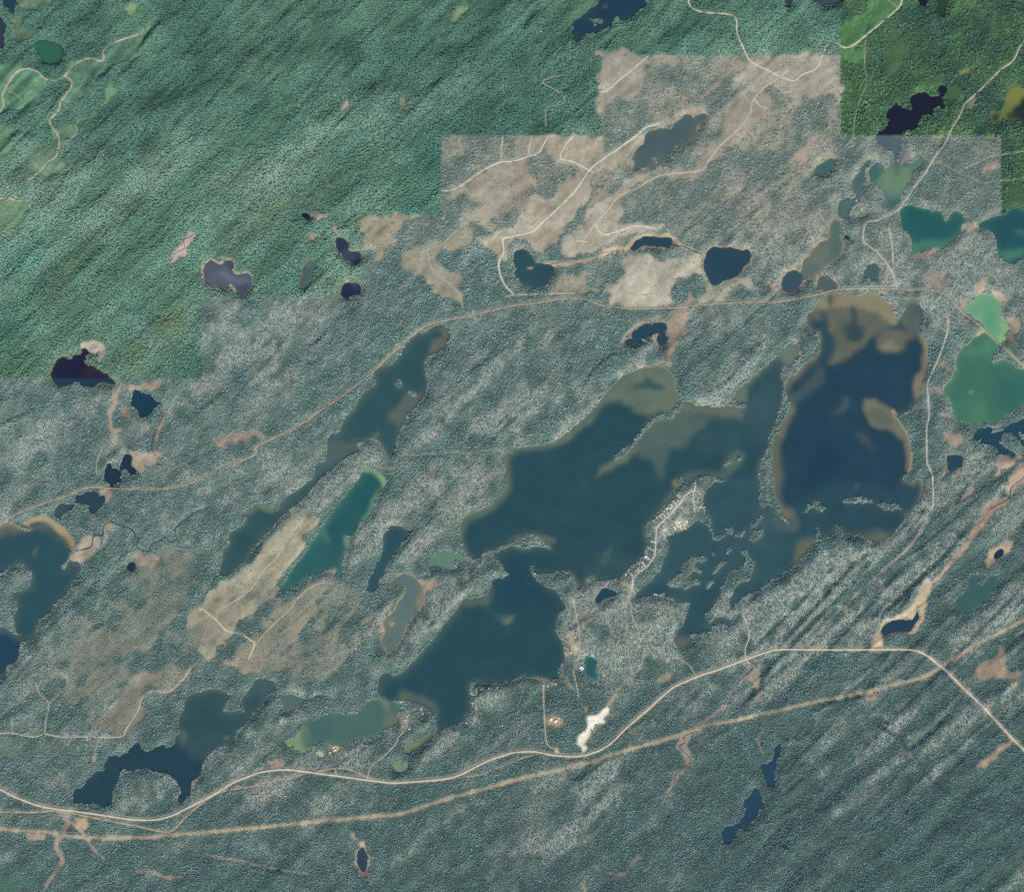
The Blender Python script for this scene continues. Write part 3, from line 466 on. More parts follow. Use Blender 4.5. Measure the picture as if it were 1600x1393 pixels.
 (('s', t(3,1,'(775,1160)(810,1210)(850,1270)(880,1330)(893,1393)') + t(3,2,'(896,0)(900,60)(893,110)(878,148)'), 2.6), (186,176,138), .6, .9),
 (('s', t(3,1,'(640,430)(690,447)(740,487)(778,535)(800,585)'), 3.2), (158,150,120), 1.0, .8),
 (('s', t(3,1,'(340,462)(372,436)(430,430)(470,445)(560,454)(600,436)(640,428)'), 3), (152,142,116), 1.0, .8),
 (('s', t(3,1,'(945,680)(968,705)(987,752)(992,820)(996,860)'), 2.4), (164,154,124), .8, .8),
 (('s', t(3,2,'(945,200)(962,240)(947,310)(908,368)(858,418)'), 2.2), (140,138,110), .8, .8),
 (('s', t(2,1,'(830,890)(900,884)(940,890)(985,920)(1012,955)(1022,1000)(1032,1060)(1046,1110)'), 3.4), (132,136,112), 1.2, .85),
 (('s', t(1,3,'(172,462)(215,485)(262,510)(300,525)(335,508)'), 4), (146,166,118), 1.2, .9),
 (('s', t(1,3,'(180,455)(245,435)(285,385)'), 4), (136,158,116), 1.2, .8),
 (('s', t(1,2,'(1545,40)(1543,80)(1557,170)(1556,240)(1512,302)(1452,358)(1382,392)(1312,418)(1277,452)(1267,510)(1273,570)'), 3.2), (128,132,106), 1.0, .9),
 (('s', t(1,2,'(1548,60)(1560,170)(1560,245)(1515,312)(1452,368)(1384,402)(1320,428)(1287,462)(1280,520)'), 9), (92,112,98), 2.6, .85),
 (('s', t(3,2,'(20,10)(22,60)(17,120)(32,190)(33,270)(52,330)(84,372)'), 3), (132,128,104), 1.0, .8),
 (('s', t(3,1,'(800,1230)(840,1290)(868,1350)') + t(3,2,'(880,10)(885,60)(878,110)'), 10), (118,120,101), 1.6, .95),
 (('s', t(3,1,'(775,1160)(812,1212)(852,1272)(882,1332)(895,1393)') + t(3,2,'(898,30)(900,70)(893,112)(878,148)'), 2.4), (186,176,140), .6, .9),
]

# ------------------------------------------------------------------ survey: open land
# (name, ('p', outline) or ('s', line, width, end width), colour, softness, tree share left, label)
BEIGE, BG, BOG, PINK = (172,164,144), (150,146,126), (170,143,116), (176,152,138)
OPEN = [
 ('clearing', ('p', [(939,87)] + t(2,0,'(850,347)(1040,352)(1000,400)(880,400)(860,440)(820,540)(760,580)(640,620)(610,660)(600,690)(560,730)') + [(939,190)]), (162,158,142), 1.6, .12, 'beige cut-over corner beside the straight sheet edge, top right of centre'),
 ('clearing', ('p', t(2,0,'(770,845)(800,830)(810,870)(740,960)(700,1000)(640,1040)(560,1060)(520,1090)(480,1200)(440,1290)(330,1393)') + t(2,1,'(330,40)(290,100)(230,150)(150,170)(100,130)(20,80)(20,0)') + t(2,0,'(60,1320)(150,1230)(260,1240)(330,1110)(430,1060)(300,1010)(250,1010)(200,900)(240,850)(540,850)(560,960)(640,920)(720,870)')), BEIGE, 1.2, .06, 'pale cut-over land along the white gravel road left of the hazy slate lake'),
 ('clearing', ('p', t(2,0,'(620,1210)(700,1120)(850,1050)(830,1120)(720,1190)(670,1240)(700,1290)(660,1393)') + t(2,1,'(920,0)(910,32)(750,70)(600,132)(500,182)(330,207)(313,150)(350,80)(430,0)') + t(2,0,'(480,1320)(560,1250)')), (178,172,152), .9, .04, 'pale fan-shaped clear-cut with a white track along its upper edge'),
 ('clearing', ('p', t(2,0,'(940,1095)(1080,1045)(1150,990)(1230,900)(1310,800)(1320,700)(1430,600)(1500,610)(1592,590)(1592,700)(1450,830)(1350,920)(1270,1010)(1180,1090)(1140,1135)(1080,1105)(960,1112)')), (160,154,138), 1.8, .10, 'beige strip along the track right of the hazy slate lake'),
 ('clearing', ('p', t(2,0,'(1380,560)(1410,470)(1500,400)(1592,360)') + t(3,0,'(0,347)(360,347)(345,420)(448,470)(448,660)(390,660)(400,560)(335,660)(310,590)(130,660)(110,560)(0,540)') + t(2,0,'(1592,520)(1500,560)(1470,540)')), (163,158,142), 2.0, .12, 'brownish beige heath below the road bend, upper right'),
 ('clearing', ('p', t(2,1,'(690,222)(800,182)(850,182)(950,242)(1130,182)(1170,220)(1180,280)(1213,340)(1213,380)(1160,305)(1080,332)(995,370)(990,450)(1018,500)(830,520)(700,518)(605,500)(620,432)(552,432)(580,392)(660,352)(700,300)')), (176,172,152), .8, .05, 'large pale clear-cut between the marsh strip and the railway'),
 ('clearing', ('p', t(2,1,'(1218,392)(1290,372)(1430,325)(1470,340)(1500,390)(1540,432)(1480,412)(1420,390)(1340,432)(1330,472)(1150,488)(1190,440)')), (172,168,148), .8, .05, 'pale clear-cut below the dark rounded pond'),
 ('clearing', ('p', t(2,1,'(225,420)(300,330)(480,300)(470,370)(540,410)(500,432)(300,432)')), (152,148,128), 1.2, .2, 'dull beige regrowth patch right of the notched pond'),
 ('clearing', ('p', [(564,338)] + t(1,0,'(870,1347)(1020,1350)') + t(1,1,'(930,5)(900,30)(830,150)(740,240)(720,190)(665,110)(655,20)')), (158,152,128), 1.2, .12, 'beige wedge below the straight sheet edge left of centre'),
 ('clearing', ('p', t(1,1,'(910,200)(1080,130)(1200,60)(1340,0)(1340,150)(1200,150)(1140,170)(1150,250)(1260,330)(1290,360)(1290,520)(1230,470)(1150,450)(1050,350)(930,290)')), (150,148,128), 1.5, .18, 'dull beige cut-over land around a looping track'),
 ('clearing', ('p', t(1,1,'(1390,100)(1592,10)(1592,120)(1555,230)(1500,200)(1420,140)') ), (178,172,150), .9, .05, 'small pale clearing at the forked end of a white track'),
 ('clearing', ('p', [(690,213)] + t(1,0,'(1592,850)(1592,990)(1500,1010)(1400,1060)(1290,1150)(1200,1200)(1200,1240)(1350,1230)(1400,1250)(1340,1320)(1280,1393)(1440,1393)(1592,1270)(1592,1060)(1520,1040)(1592,1000)') + t(2,0,'(100,980)(200,900)(210,850)') ), (160,154,136), 2.2, .16, 'hazy beige cut-over land in the corner of the straight sheet edge'),
 ('clearing', ('p', t(2,0,'(0,1010)(100,985)(110,1060)(160,1130)(100,1160)(90,1250)(150,1290)(80,1330)(0,1300)')), (158,150,130), 2, .2, 'small hazy beige patch of regrowth above the notched pond'),
 ('clearing', ('p', t(0,2,'(1170,1080)(1220,1000)(1300,890)(1420,810)(1592,690)') + t(1,2,'(100,540)(200,430)(280,370)(350,400)(380,450)(330,540)(280,640)(200,740)(120,830)(85,890)(0,950)') + t(0,2,'(1592,1000)(1500,1060)(1460,1130)(1390,1200)(1310,1310)(1230,1280)(1220,1150)')), (160,156,134), 1.2, .10, 'long beige clear-cut beside the blade-shaped lake'),
 ('clearing', ('p', t(1,2,'(0,1100)(130,1000)(250,920)(380,830)(475,762)(480,820)(400,880)(390,960)(350,1050)(280,1180)(220,1280)(190,1380)(0,1393)') + t(0,2,'(1480,1393)(1400,1330)(1500,1240)')), (144,142,122), 2, .22, 'dull beige cut-over slope below the blade-shaped lake'),
 ('clearing', ('p', t(1,2,'(450,1050)(560,930)(650,930)(640,1030)(560,1150)(500,1260)(420,1330)(320,1300)(430,1180)')), (122,132,118), 2.4, .45, 'brownish regrowth block with a looping track, left of the hook-shaped pond'),
 ('clearing', ('p', t(0,3,'(720,150)(900,10)(1190,0)(1100,130)(1000,130)(900,170)(860,250)(950,230)(900,330)(820,390)(760,420)(560,340)(700,280)')), (138,136,120), 3.5, .4, 'brownish heath around the curving track, lower left'),
 ('clearing', ('p', t(0,3,'(260,0)(360,20)(440,60)(520,120)(590,150)(500,140)(420,90)(330,50)')), (164,162,144), 1.4, .15, 'thin pale streak of bare ridge, lower left'),
 ('clearing', ('p', t(0,3,'(0,440)(250,420)(420,450)(380,520)(200,540)(0,560)')), (100,122,104), 3, .5, 'faint green strip below the thin track, lower left'),
 ('clearing', ('p', t(0,3,'(-400,1200)(60,1220)(200,1195)(280,1260)(270,1330)(180,1345)(100,1420)(-400,1800)')), (70,122,102), 3, .9, 'green forest patch in the bottom left corner'),
 ('clearing', ('p', t(0,2,'(280,1393)(420,1300)(600,1270)(620,1180)(700,1080)(850,950)(940,980)(860,1080)(900,1190)(780,1290)(640,1393)')), (128,130,116), 4, .45, 'brownish thinned woodland with a hooked track, left'),
 ('clearing', ('p', [(395,935),(470,895),(540,915),(572,950),(560,1000),(520,1062),(450,1052),(405,1040)]), (138,141,123), 4, .5, 'mottled tan cut-over land between the blade-shaped lake and the hook-shaped pond'),
 ('clearing', ('p', [(170,890),(250,862),(330,880),(318,950),(300,1010),(240,1066),(170,1104),(90,1085),(96,1020),(150,960)]), (130,134,118), 5, .55, 'broad brownish thinned woodland left of the long beige clear-cut'),
 # bright green cut-over land, upper left
 ('clearing', ('p', t(0,0,'(-300,460)(0,420)(150,338)(168,420)(250,460)(310,510)(260,600)(180,680)(0,700)(-300,740)')), (98,148,116), 1.2, .25, 'light green clearing crossed by a track fork at the left edge'),
 ('clearing', ('p', t(0,0,'(400,470)(470,390)(640,370)(700,290)(860,190)(935,178)(880,335)(720,400)(690,460)(600,500)(540,560)(530,610)(470,652)(400,640)(440,540)')), (98,142,112), 1.2, .25, 'light green clearing with a track ending at its tip, upper left'),
 ('clearing', ('p', t(0,0,'(310,800)(470,780)(490,812)(380,910)(352,970)(405,1000)(300,1130)(250,1092)(150,1040)(200,930)(320,910)')), (104,140,112), 1.4, .3, 'light green clearing along the winding track at left'),
 ('clearing', ('p', t(0,0,'(480,745)(600,680)(700,552)(722,580)(650,665)(560,742)(490,772)')), (92,140,106), 1.2, .35, 'narrow light green glade right of the winding track'),
 ('clearing', ('p', t(0,0,'(-300,1230)(150,1250)(162,1340)(120,1420)(-300,1430)')), (110,148,112), 1.4, .25, 'light green clearing at the left edge below the track end'),
 ('clearing', ('p', t(0,0,'(130,0)(310,-40)(300,60)(200,80)(140,60)')), (112,142,114), 1.6, .3, 'light green glade at the top edge, upper left'),
 ('clearing', ('p', t(0,0,'(40,130)(120,105)(140,170)(250,170)(240,190)(150,220)(120,290)(60,230)')), (108,138,112), 1.4, .3, 'light green bog left of the egg-shaped pond'),
 ('clearing', ('p', t(0,0,'(770,80)(790,45)(860,40)(850,70)(790,100)')), (124,152,108), 1.2, .2, 'small yellow-green glade near the top edge, left'),
 ('clearing', ('p', t(0,0,'(-300,720)(20,730)(90,890)(60,940)(-300,930)')), (98,140,110), 1.6, .4, 'light green patch at the left edge'),
 ('clearing', ('p', t(1,0,'(1180,210)(1220,160)(1215,90)(1260,40)(1330,20)(1290,90)(1230,160)')), (118,146,112), 1.2, .2, 'thin yellow-green meadow near the top edge'),
 ('clearing', ('p', t(1,0,'(890,665)(935,590)(950,575)(925,625)(915,675)')), (150,152,124), .8, .1, 'tiny pale meadow in the green forest'),
 # bright green cut-over, upper right
 ('clearing', ('p', [(1314.5,45)] + t(3,0,'(600,100)(622,-60)(830,-60)(812,60)(640,200)(490,300)(600,300)(600,392)(470,400)') + [(1314.5,98)]), (82,136,80), 1.8, .3, 'bright green clearing along the gravel road, upper right'),
 ('clearing', ('p', t(3,0,'(500,560)(580,480)(610,520)(570,620)(530,760)(520,838)(460,838)(460,620)')), (72,114,72), 2.6, .5, 'bright green strip beside the straight track, upper right'),
 ('clearing', ('p', t(3,0,'(1160,60)(1400,60)(1440,170)(1400,290)(1220,292)(1140,260)')), (70,112,74), 4, .6, 'bright green regrowth block near the right edge, top'),
 ('clearing', ('p', t(3,0,'(1180,440)(1270,410)(1280,430)(1230,470)(1180,468)')), (118,140,92), 1, .2, 'small yellow-green meadow left of the gravel road'),
 ('clearing', ('p', t(3,0,'(1100,560)(1200,540)(1220,580)(1170,640)(1110,620)')), (84,124,86), 1.4, .3, 'green marsh right of the almost black lake'),
 ('clearing', ('p', t(3,0,'(1220,660)(1250,620)(1300,600)(1290,650)(1240,692)')), (128,130,112), 1, .1, 'grey bare patch beside the gravel road, upper right'),
 ('clearing', ('p', t(3,0,'(760,180)(840,190)(850,300)(850,440)(780,480)(740,360)')), (74,106,74), 4, .6, 'olive regrowth patch below the road, upper right'),
 ('clearing', ('p', [(1564,285)] + t(3,0,'(1520,1150)(1700,1140)(1700,1290)(1480,1300)(1452,1200)')), (72,108,74), 3, .6, 'green regrowth corner at the right edge above the teal lake'),
 # bogs and marshes
 ('bog', ('s', t(2,1,'(215,250)(330,250)(450,232)(520,210)(580,172)(640,160)(700,160)(745,110)(800,78)(870,66)(960,72)(1010,95)(1060,140)(1120,158)'), 9, 5), (184,163,130), 1, .03, 'golden brown marsh strip winding between the clearings'),
 ('bog', ('p', t(2,1,'(1060,480)(1090,420)(1130,430)(1125,500)(1080,525)(1085,640)(1050,720)(1000,800)(985,875)(955,840)(975,720)(965,620)(1020,545)')), (166,144,120), 1.6, .05, 'orange-brown bog running down from the railway'),
 ('bog', ('s', t(2,1,'(680,750)(700,700)(740,660)(790,620)(880,590)(980,560)(1040,530)'), 3, 4), (160,142,120), 1, .1, 'thin brown bog along the ragged dark pond'),
 ('bog', ('s', t(2,1,'(890,700)(900,760)(930,800)(940,850)(880,880)(780,895)'), 6, 3), (160,142,120), 1.2, .1, 'brown bog strip leading into the broad lake'),
 ('bog', ('p', t(0,1,'(1045,250)(1080,190)(1120,130)(1170,60)(1228,55)(1205,130)(1155,207)(1125,200)(1085,240)')), (184,162,148), .9, 0, 'pale pink bog with a thin stream in the green forest'),
 ('bog', ('p', t(0,1,'(215,325)(250,285)(300,280)(270,305)')), (132,124,112), 1, .1, 'tiny grey-brown bog at left in the green forest'),
 ('bog', ('p', t(1,0,'(530,690)(560,620)(592,618)(590,660)(565,695)')), (172,150,132), .8, 0, 'small pink bog holding a tiny black pool'),
 ('bog', ('p', t(1,0,'(350,1325)(400,1325)(440,1350)(400,1365)(350,1370)')), (166,144,138), 1, .05, 'small pink bog right of a small black pond'),
 ('bog', ('p', t(1,1,'(310,80)(345,45)(380,30)(370,90)(330,125)')), (146,142,122), 1.4, .2, 'small faded bog left of the boot-shaped pond'),
 ('bog', ('s', t(1,1,'(475,0)(500,50)'), 5, 6), (160,146,134), .9, .05, 'small pink bog at the top of the boot-shaped pond'),
 ('bog', ('s', t(1,1,'(595,250)(575,300)(560,330)(570,365)'), 4, 4), (142,148,128), .9, .1, 'grassy channel between the two dark ponds'),
 ('bog', ('s', t(1,1,'(660,420)(680,470)(690,520)'), 3, 3), (150,140,126), .9, .1, 'thin brown bog trailing from the round dark navy pond'),
 ('bog', ('p', t(0,1,'(495,770)(530,740)(570,720)(620,730)(655,770)(650,840)(610,855)(560,830)(600,820)(620,790)(540,790)')), (172,160,142), 1, 0, 'pale sandy bog around the curled inlet'),
 ('bog', ('p', t(0,1,'(740,985)(860,1010)(1000,960)(1010,1000)(960,1070)(860,1030)(820,1070)(790,1030)')), (150,136,116), 1.6, .15, 'brown bog above the small dark angular pond'),
 ('bog', ('s', t(0,1,'(735,1010)(720,1090)(690,1170)(690,1250)(715,1310)(720,1393)'), 8, 5), (150,142,122), 1.5, .15, 'pale bog strip left of the small dark angular pond'),
 ('bog', ('s', t(0,1,'(1000,1160)(1010,1230)(985,1300)(965,1393)'), 5, 6), (162,142,118), 1.0, .1, 'brown bog strip running down from the small angular pond'),
 ('bog', ('p', t(0,1,'(750,1150)(790,1130)(820,1170)(790,1200)(760,1205)')), (148,130,108), 1, .1, 'tiny brown bog left of the small angular pond'),
 ('bog', ('s', t(0,1,'(700,1285)(800,1280)(870,1250)(930,1280)'), 4, 4), (152,152,128), 1, .1, 'thin pale bog below the small angular pond'),
 ('bog', ('p', t(0,1,'(1310,1350)(1380,1320)(1592,1290)(1592,1330)(1440,1370)(1340,1385)')), (152,140,118), 2, .2, 'faded brown bog at left above the railway'),
 ('bog', ('s', t(1,1,'(0,1300)(60,1330)(120,1325)'), 7, 4), (148,140,120), 2, .25, 'faded brown bog crossing the railway at left'),
 ('bog', ('p', t(0,2,'(750,40)(790,10)(870,15)(970,30)(985,60)(920,110)(860,150)(820,100)(830,60)(790,35)')), (180,160,130), .9, 0, 'tan marsh around the small black pond above the railway'),
 ('bog', ('p', t(0,2,'(620,260)(730,255)(690,320)(660,350)(650,295)')), (160,140,116), 1, .05, 'brown marsh right of the dark ragged pond'),
 ('bog', ('p', t(0,2,'(470,620)(520,580)(590,545)(625,560)(620,610)(580,660)(500,712)(430,700)(445,650)')), (166,154,126), .9, .05, 'tan delta marsh at the mouth of a meandering stream'),
 ('bog', ('p', t(0,2,'(830,690)(850,640)(900,660)(1010,670)(1010,700)(930,735)(860,740)(840,715)')), (146,130,114), 1.2, .05, 'brown bog between two tiny black pools, left'),
 ('bog', ('s', t(0,2,'(640,530)(650,490)(690,470)(680,510)'), 6, 5), (158,146,120), 1, .1, 'small tan marsh along the meandering stream'),
 ('bog', ('s', t(0,2,'(540,400)(570,440)(600,450)'), 4, 4), (156,140,118), 1, .1, 'small brown bog below the dark ragged pond'),
 ('bog', ('s', t(1,2,'(1095,100)(1105,160)(1095,220)'), 7, 4), (146,132,116), 1.8, .25, 'faded brown bog in woodland left of the broad lake'),
 ('bog', ('s', t(1,2,'(780,125)(850,130)'), 3, 3), (166,150,120), .9, .1, 'tiny tan bog at the tip of the blade-shaped lake'),
 ('bog', ('p', t(1,2,'(1030,840)(1060,820)(1130,835)(1110,880)(1060,930)(1040,950)(1030,990)(960,1090)(945,1080)(1000,1000)(1030,940)(1045,900)')), (168,146,122), .9, .05, 'tan reed bed along the right side of the hook-shaped pond'),
 ('bog', ('p', t(1,2,'(765,1140)(790,1100)(805,1130)(790,1160)')), (172,152,126), .9, .05, 'tiny tan reed bed left of the hook-shaped pond'),
 ('bog', ('p', t(2,2,'(405,1032)(460,1015)(456,1070)(440,1075)(425,1060)')), (140,118,104), .9, 0, 'small reddish brown bog south of the peninsula neck'),
 ('bog', ('p', t(3,1,'(905,205)(960,222)(1062,172)(1060,150)(1040,145)(980,185)(915,190)')), (182,158,132), .7, 0, 'tan beach on the south shore of the dark teal lake'),
 ('bog', ('p', t(3,1,'(1195,30)(1215,0)(1300,-10)(1310,15)(1240,45)')), (176,160,138), .9, .05, 'tan neck of land between the two dark teal lakes'),
 ('bog', ('s', t(3,1,'(860,60)(885,90)(888,130)'), 3, 3), (170,152,128), .7, .05, 'narrow tan beach on the west shore of the dark teal lake'),
 ('bog', ('p', t(3,1,'(1280,390)(1300,350)(1330,345)(1348,390)(1330,440)(1300,445)')), (172,146,122), .9, .05, 'brown bog above the bright milky pond'),
 ('bog', ('p', t(3,1,'(1400,440)(1450,440)(1475,480)(1470,590)(1455,560)(1462,500)(1440,472)')), (168,150,128), .9, .05, 'thin brown bog along the right of the bright milky pond'),
 ('bog', ('p', t(3,1,'(1480,600)(1530,585)(1570,620)(1565,670)(1520,710)(1482,720)(1500,660)(1502,640)')), (170,140,116), .9, .03, 'reddish brown bog at the lower right of the bright milky pond'),
 ('bog', ('p', t(3,1,'(1195,500)(1240,485)(1220,540)(1215,560)(1240,620)(1205,570)')), (164,140,118), .9, .05, 'brown strip left of the bright milky pond'),
 ('bog', ('p', t(3,1,'(1290,695)(1320,650)(1350,650)(1345,672)(1305,700)')), (176,150,122), .7, 0, 'small tan spit beside the causeway'),
 ('bog', ('p', t(3,1,'(1100,1320)(1130,1290)(1200,1300)(1225,1340)(1190,1380)(1120,1380)')), (162,138,116), 1.2, .1, 'brown bog left of the dark branching slough'),
 ('bog', ('p', t(3,1,'(1050,890)(1070,865)(1110,880)(1170,900)(1100,905)')), (160,142,116), 1, .1, 'small tan bog left of the emerald lake'),
 ('bog', ('s', t(3,1,'(1020,1030)(1060,1020)(1070,1050)'), 5, 4), (164,140,118), 1, .1, 'tiny brown bog between the track and the emerald lake'),
 ('bog', ('s', t(3,1,'(1030,1185)(1090,1190)(1140,1200)'), 3, 3), (168,148,122), 1, .1, 'thin tan bog below the emerald lake'),
 ('bog', ('p', t(3,1,'(880,270)(900,265)(960,320)(1050,330)(1090,290)(1110,350)(1140,430)(1080,410)(1000,390)(940,330)')), (150,142,124), 2.5, .3, 'brownish open heath above the railway bend'),
 ('bog', ('s', t(3,1,'(840,465)(940,465)'), 7, 5), (156,138,122), 1.8, .25, 'faded pink bog above the two-lobed shoal bay'),
 ('bog', ('p', t(3,1,'(-60,330)(0,370)(60,370)(85,350)(88,390)(80,420)(30,415)(-60,370)')), (168,150,124), 1, .08, 'tan marsh left of the round slate pond'),
 ('bog', ('s', t(3,1,'(290,140)(350,95)(370,90)'), 4, 3), (168,140,120), .8, .1, 'pinkish rim left of the long olive pond'),
 ('bog', ('s', t(3,1,'(470,140)(450,190)(430,220)'), 4, 3), (164,142,120), .8, .1, 'tan rim right of the long olive pond'),
 ('bog', ('p', t(3,1,'(150,715)(200,720)(210,790)(195,850)(190,800)(180,750)')), (150,136,124), 1.2, .1, 'pinkish bog at the tip of the northern finger bay'),
 ('bog', ('p', t(3,0,'(1330,1090)(1370,1010)(1450,1020)(1400,1060)(1360,1100)')), (168,146,130), 1, .05, 'pinkish beige bare patch near the right edge'),
 ('bog', ('p', t(3,0,'(160,1000)(180,940)(250,890)(300,880)(270,960)(220,1010)(180,1020)')), (164,146,130), 1.6, .15, 'pinkish bog in the hazy woodland, upper right'),
 ('bog', ('p', t(3,0,'(820,980)(840,935)(875,960)(870,1005)(840,1010)')), (124,122,122), 1.2, .1, 'grey bog above the murky heart-shaped lake'),
 ('bog', ('s', t(2,0,'(1180,620)(1230,570)(1290,520)(1360,450)(1420,410)(1480,395)'), 6, 5), (162,142,120), 1.2, .1, 'brown bog strip leading to the hazy slate lake'),
 ('bog', ('p', t(2,0,'(1060,710)(1080,680)(1150,650)(1200,640)(1190,700)(1150,720)(1135,740)(1110,715)')), (162,144,124), 1.2, .1, 'brown bog at the head of the hazy slate lake'),
 ('bog', ('p', t(2,0,'(480,1290)(500,1240)(560,1190)(600,1210)(560,1250)(510,1290)')), (160,142,118), 1.2, .15, 'brown bog between the two pale clear-cuts'),
 ('bog', ('p', zt(1450,640,10.63,'(1130,780)(1200,735)(1300,740)(1360,800)(1480,790)(1560,760)(1440,880)(1330,980)(1200,1060)(1100,1180)(1150,1000)(1180,860)')), (176,152,126), 1, .05, 'tan bog below the dark branching slough'),
 ('bog', ('p', zt(1450,640,10.63,'(1800,700)(1580,880)(1480,1000)(1380,1120)(1300,1220)(1240,1393)(1440,1393)(1540,1280)(1700,1150)(1800,1100)')), (184,158,128), .9, 0, 'broad tan bog with a dark stream at the right edge'),
 ('bog', ('s', t(3,2,'(1470,330)(1380,375)(1345,440)(1290,520)(1235,600)(1140,700)(1080,780)(1020,835)'), 13, 4), (172,144,120), 1, .05, 'long reddish tan bog strip slanting through striped woodland'),
 ('bog', ('p', t(3,2,'(1000,815)(1030,840)(985,980)(965,1080)(910,1165)(880,1165)(870,1145)(905,1120)(935,1060)(938,990)(915,1010)(890,1070)(760,1065)(690,1130)(715,1165)(720,1200)(700,1240)(640,1237)(690,1110)(740,1060)(860,995)(940,880)')), (196,172,136), .8, 0, 'bright tan marsh around the dark crescent pond'),
 ('bog', ('p', t(3,2,'(1350,700)(1400,620)(1460,575)(1515,590)(1490,650)(1440,705)(1420,720)(1375,740)')), (186,160,128), .8, 0, 'tan ring of bog around a little black pond'),
 ('bog', ('p', t(3,2,'(1290,1393)(1320,1320)(1360,1310)(1400,1270)(1480,1225)(1490,1290)(1450,1340)(1500,1380)(1592,1390)(1750,1393)') + t(3,3,'(1700,60)(1580,20)(1540,90)(1480,90)(1400,50)(1330,100)(1290,20)')), (168,142,116), 1.4, .1, 'rough brown bog between the highway and the right edge'),
 ('bog', ('s', t(3,2,'(440,985)(490,1000)(480,1015)'), 6, 5), (176,160,132), .9, .05, 'tiny tan clearing on the striped slope'),
 ('bog', ('s', t(3,2,'(1000,440)(920,560)(830,660)(760,720)(640,830)(520,940)(470,1010)(330,1150)(230,1250)'), 5, 2), (156,146,132), 1.2, .2, 'thin pale strip through striped woodland below the navy lake'),
 ('bog', ('s', t(3,2,'(1280,260)(1180,350)(1100,420)(1000,490)'), 6, 5), (152,136,124), 2.0, .35, 'faint pinkish strip on the striped slope'),
 ('bog', ('p', t(3,2,'(640,1250)(720,1255)(680,1290)(640,1275)')), (158,136,116), 1, .1, 'tiny brown bog just below the straight highway'),
 ('bog', ('p', t(2,3,'(1440,70)(1520,10)(1545,0)(1550,80)(1540,150)(1552,220)(1530,180)(1480,90)')), (160,138,118), .9, .05, 'brown wedge of bog below the highway'),
 ('bog', ('s', t(2,3,'(1490,0)(1420,60)(1380,120)(1340,190)'), 5, 2), (150,138,116), .9, .1, 'thin brown bog strip below the highway'),
 ('bog', ('s', t(2,3,'(1320,235)(1260,290)(1200,330)(1140,385)'), 5, 6), (150,132,118), 1.2, .1, 'pinkish bog strip above the power line clearing'),
 ('bog', ('s', t(2,3,'(1090,420)(1050,470)(1090,540)(1090,600)(1030,670)(1000,740)(965,800)(945,850)'), 14, 3), (152,138,122), 1.4, .15, 'pinkish bog with a thin stream below the power line clearing'),
 ('bog', ('s', t(2,3,'(935,970)(910,1060)(840,1110)(860,1150)'), 3, 3), (152,132,118), 1, .15, 'thin pinkish bog, bottom right of centre'),
 ('bog', ('s', t(2,3,'(850,1190)(780,1180)(740,1230)(690,1290)(560,1260)(490,1230)(430,1310)(460,1393)'), 4, 4), (146,130,118), 1.6, .25, 'winding pinkish bog near the bottom edge'),
 ('bog', ('s', t(2,3,'(1570,310)(1560,380)(1530,450)(1560,530)'), 2.5, 3), (156,136,116), .8, .1, 'thin brown bog leading down to the ragged dark blue pond'),
 ('bog', ('p', t(2,3,'(300,650)(345,640)(330,700)(310,725)')), (168,140,112), 1.2, .1, 'small orange-brown bog under the power line clearing'),
 ('bog', ('p', t(2,3,'(725,400)(760,375)(830,375)(800,395)(740,415)')), (120,128,92), 1, .2, 'small mossy bog between the highway and the power line'),
 ('bog', ('p', t(2,3,'(910,70)(940,30)(985,25)(980,70)(945,95)')), (160,146,124), 1, .1, 'tiny tan clearing above the highway'),
 ('bog', ('p', t(3,3,'(1300,600)(1370,540)(1440,490)(1510,430)(1500,480)(1400,560)(1330,635)')), (172,146,118), .9, .05, 'tan bog slanting away from the highway, lower right'),
 ('bog', ('p', t(3,3,'(600,180)(665,150)(660,200)(630,200)')), (158,134,110), 1, .05, 'tiny brown bog touching the power line clearing'),
 ('bog', ('s', t(3,3,'(1220,130)(1140,230)(1050,330)(930,430)'), 3, 2), (138,132,108), 1.2, .2, 'thin tan strip below the highway, lower right'),
 ('bog', ('s', t(3,3,'(870,520)(900,560)(930,590)'), 5, 4), (130,120,108), 1.2, .2, 'short brown bog in the dark ravine, lower right'),
 ('bog', ('s', t(3,3,'(910,780)(840,850)(760,930)'), 2.5, 2.5), (136,116,112), 1.4, .25, 'thin reddish strip in dense forest, lower right'),
 ('bog', ('s', t(3,3,'(790,620)(720,690)(640,750)'), 4, 3), (122,114,110), 2, .4, 'faint reddish strip in dense forest, lower right'),
 ('bog', ('s', t(0,3,'(360,870)(420,950)(400,1020)(350,1090)(370,1150)(395,1190)(340,1280)(285,1350)'), 7, 6), (164,140,122), 1, .05, 'pinkish bog strip crossing the power line, bottom left'),
 ('bog', ('s', t(0,3,'(440,960)(500,1000)(550,1070)(590,1130)(650,1185)'), 6, 4), (162,140,120), 1, .08, 'thin pinkish bog strip right of its twin, bottom left'),
 ('bog', ('p', t(0,3,'(470,942)(545,938)(545,990)(520,1000)(480,985)')), (190,160,122), .8, 0, 'small square tan clearing between the highway and the power line'),
 ('bog', ('s', t(0,3,'(855,1265)(960,1275)(1040,1300)(1170,1295)(1190,1255)'), 6, 4), (156,134,116), 1, .15, 'pinkish bog strip near the bottom edge'),
 ('bog', ('s', t(0,3,'(1250,1180)(1300,1165)(1400,1185)(1490,1195)(1592,1225)') + t(1,3,'(200,1260)(320,1275)'), 4, 4), (150,134,118), 1.2, .2, 'long thin pinkish bog near the bottom edge'),
 ('bog', ('s', t(0,3,'(280,705)(360,725)(450,775)'), 3, 2), (150,132,118), 1, .2, 'thin brown bog at the western tip of the ragged lake'),
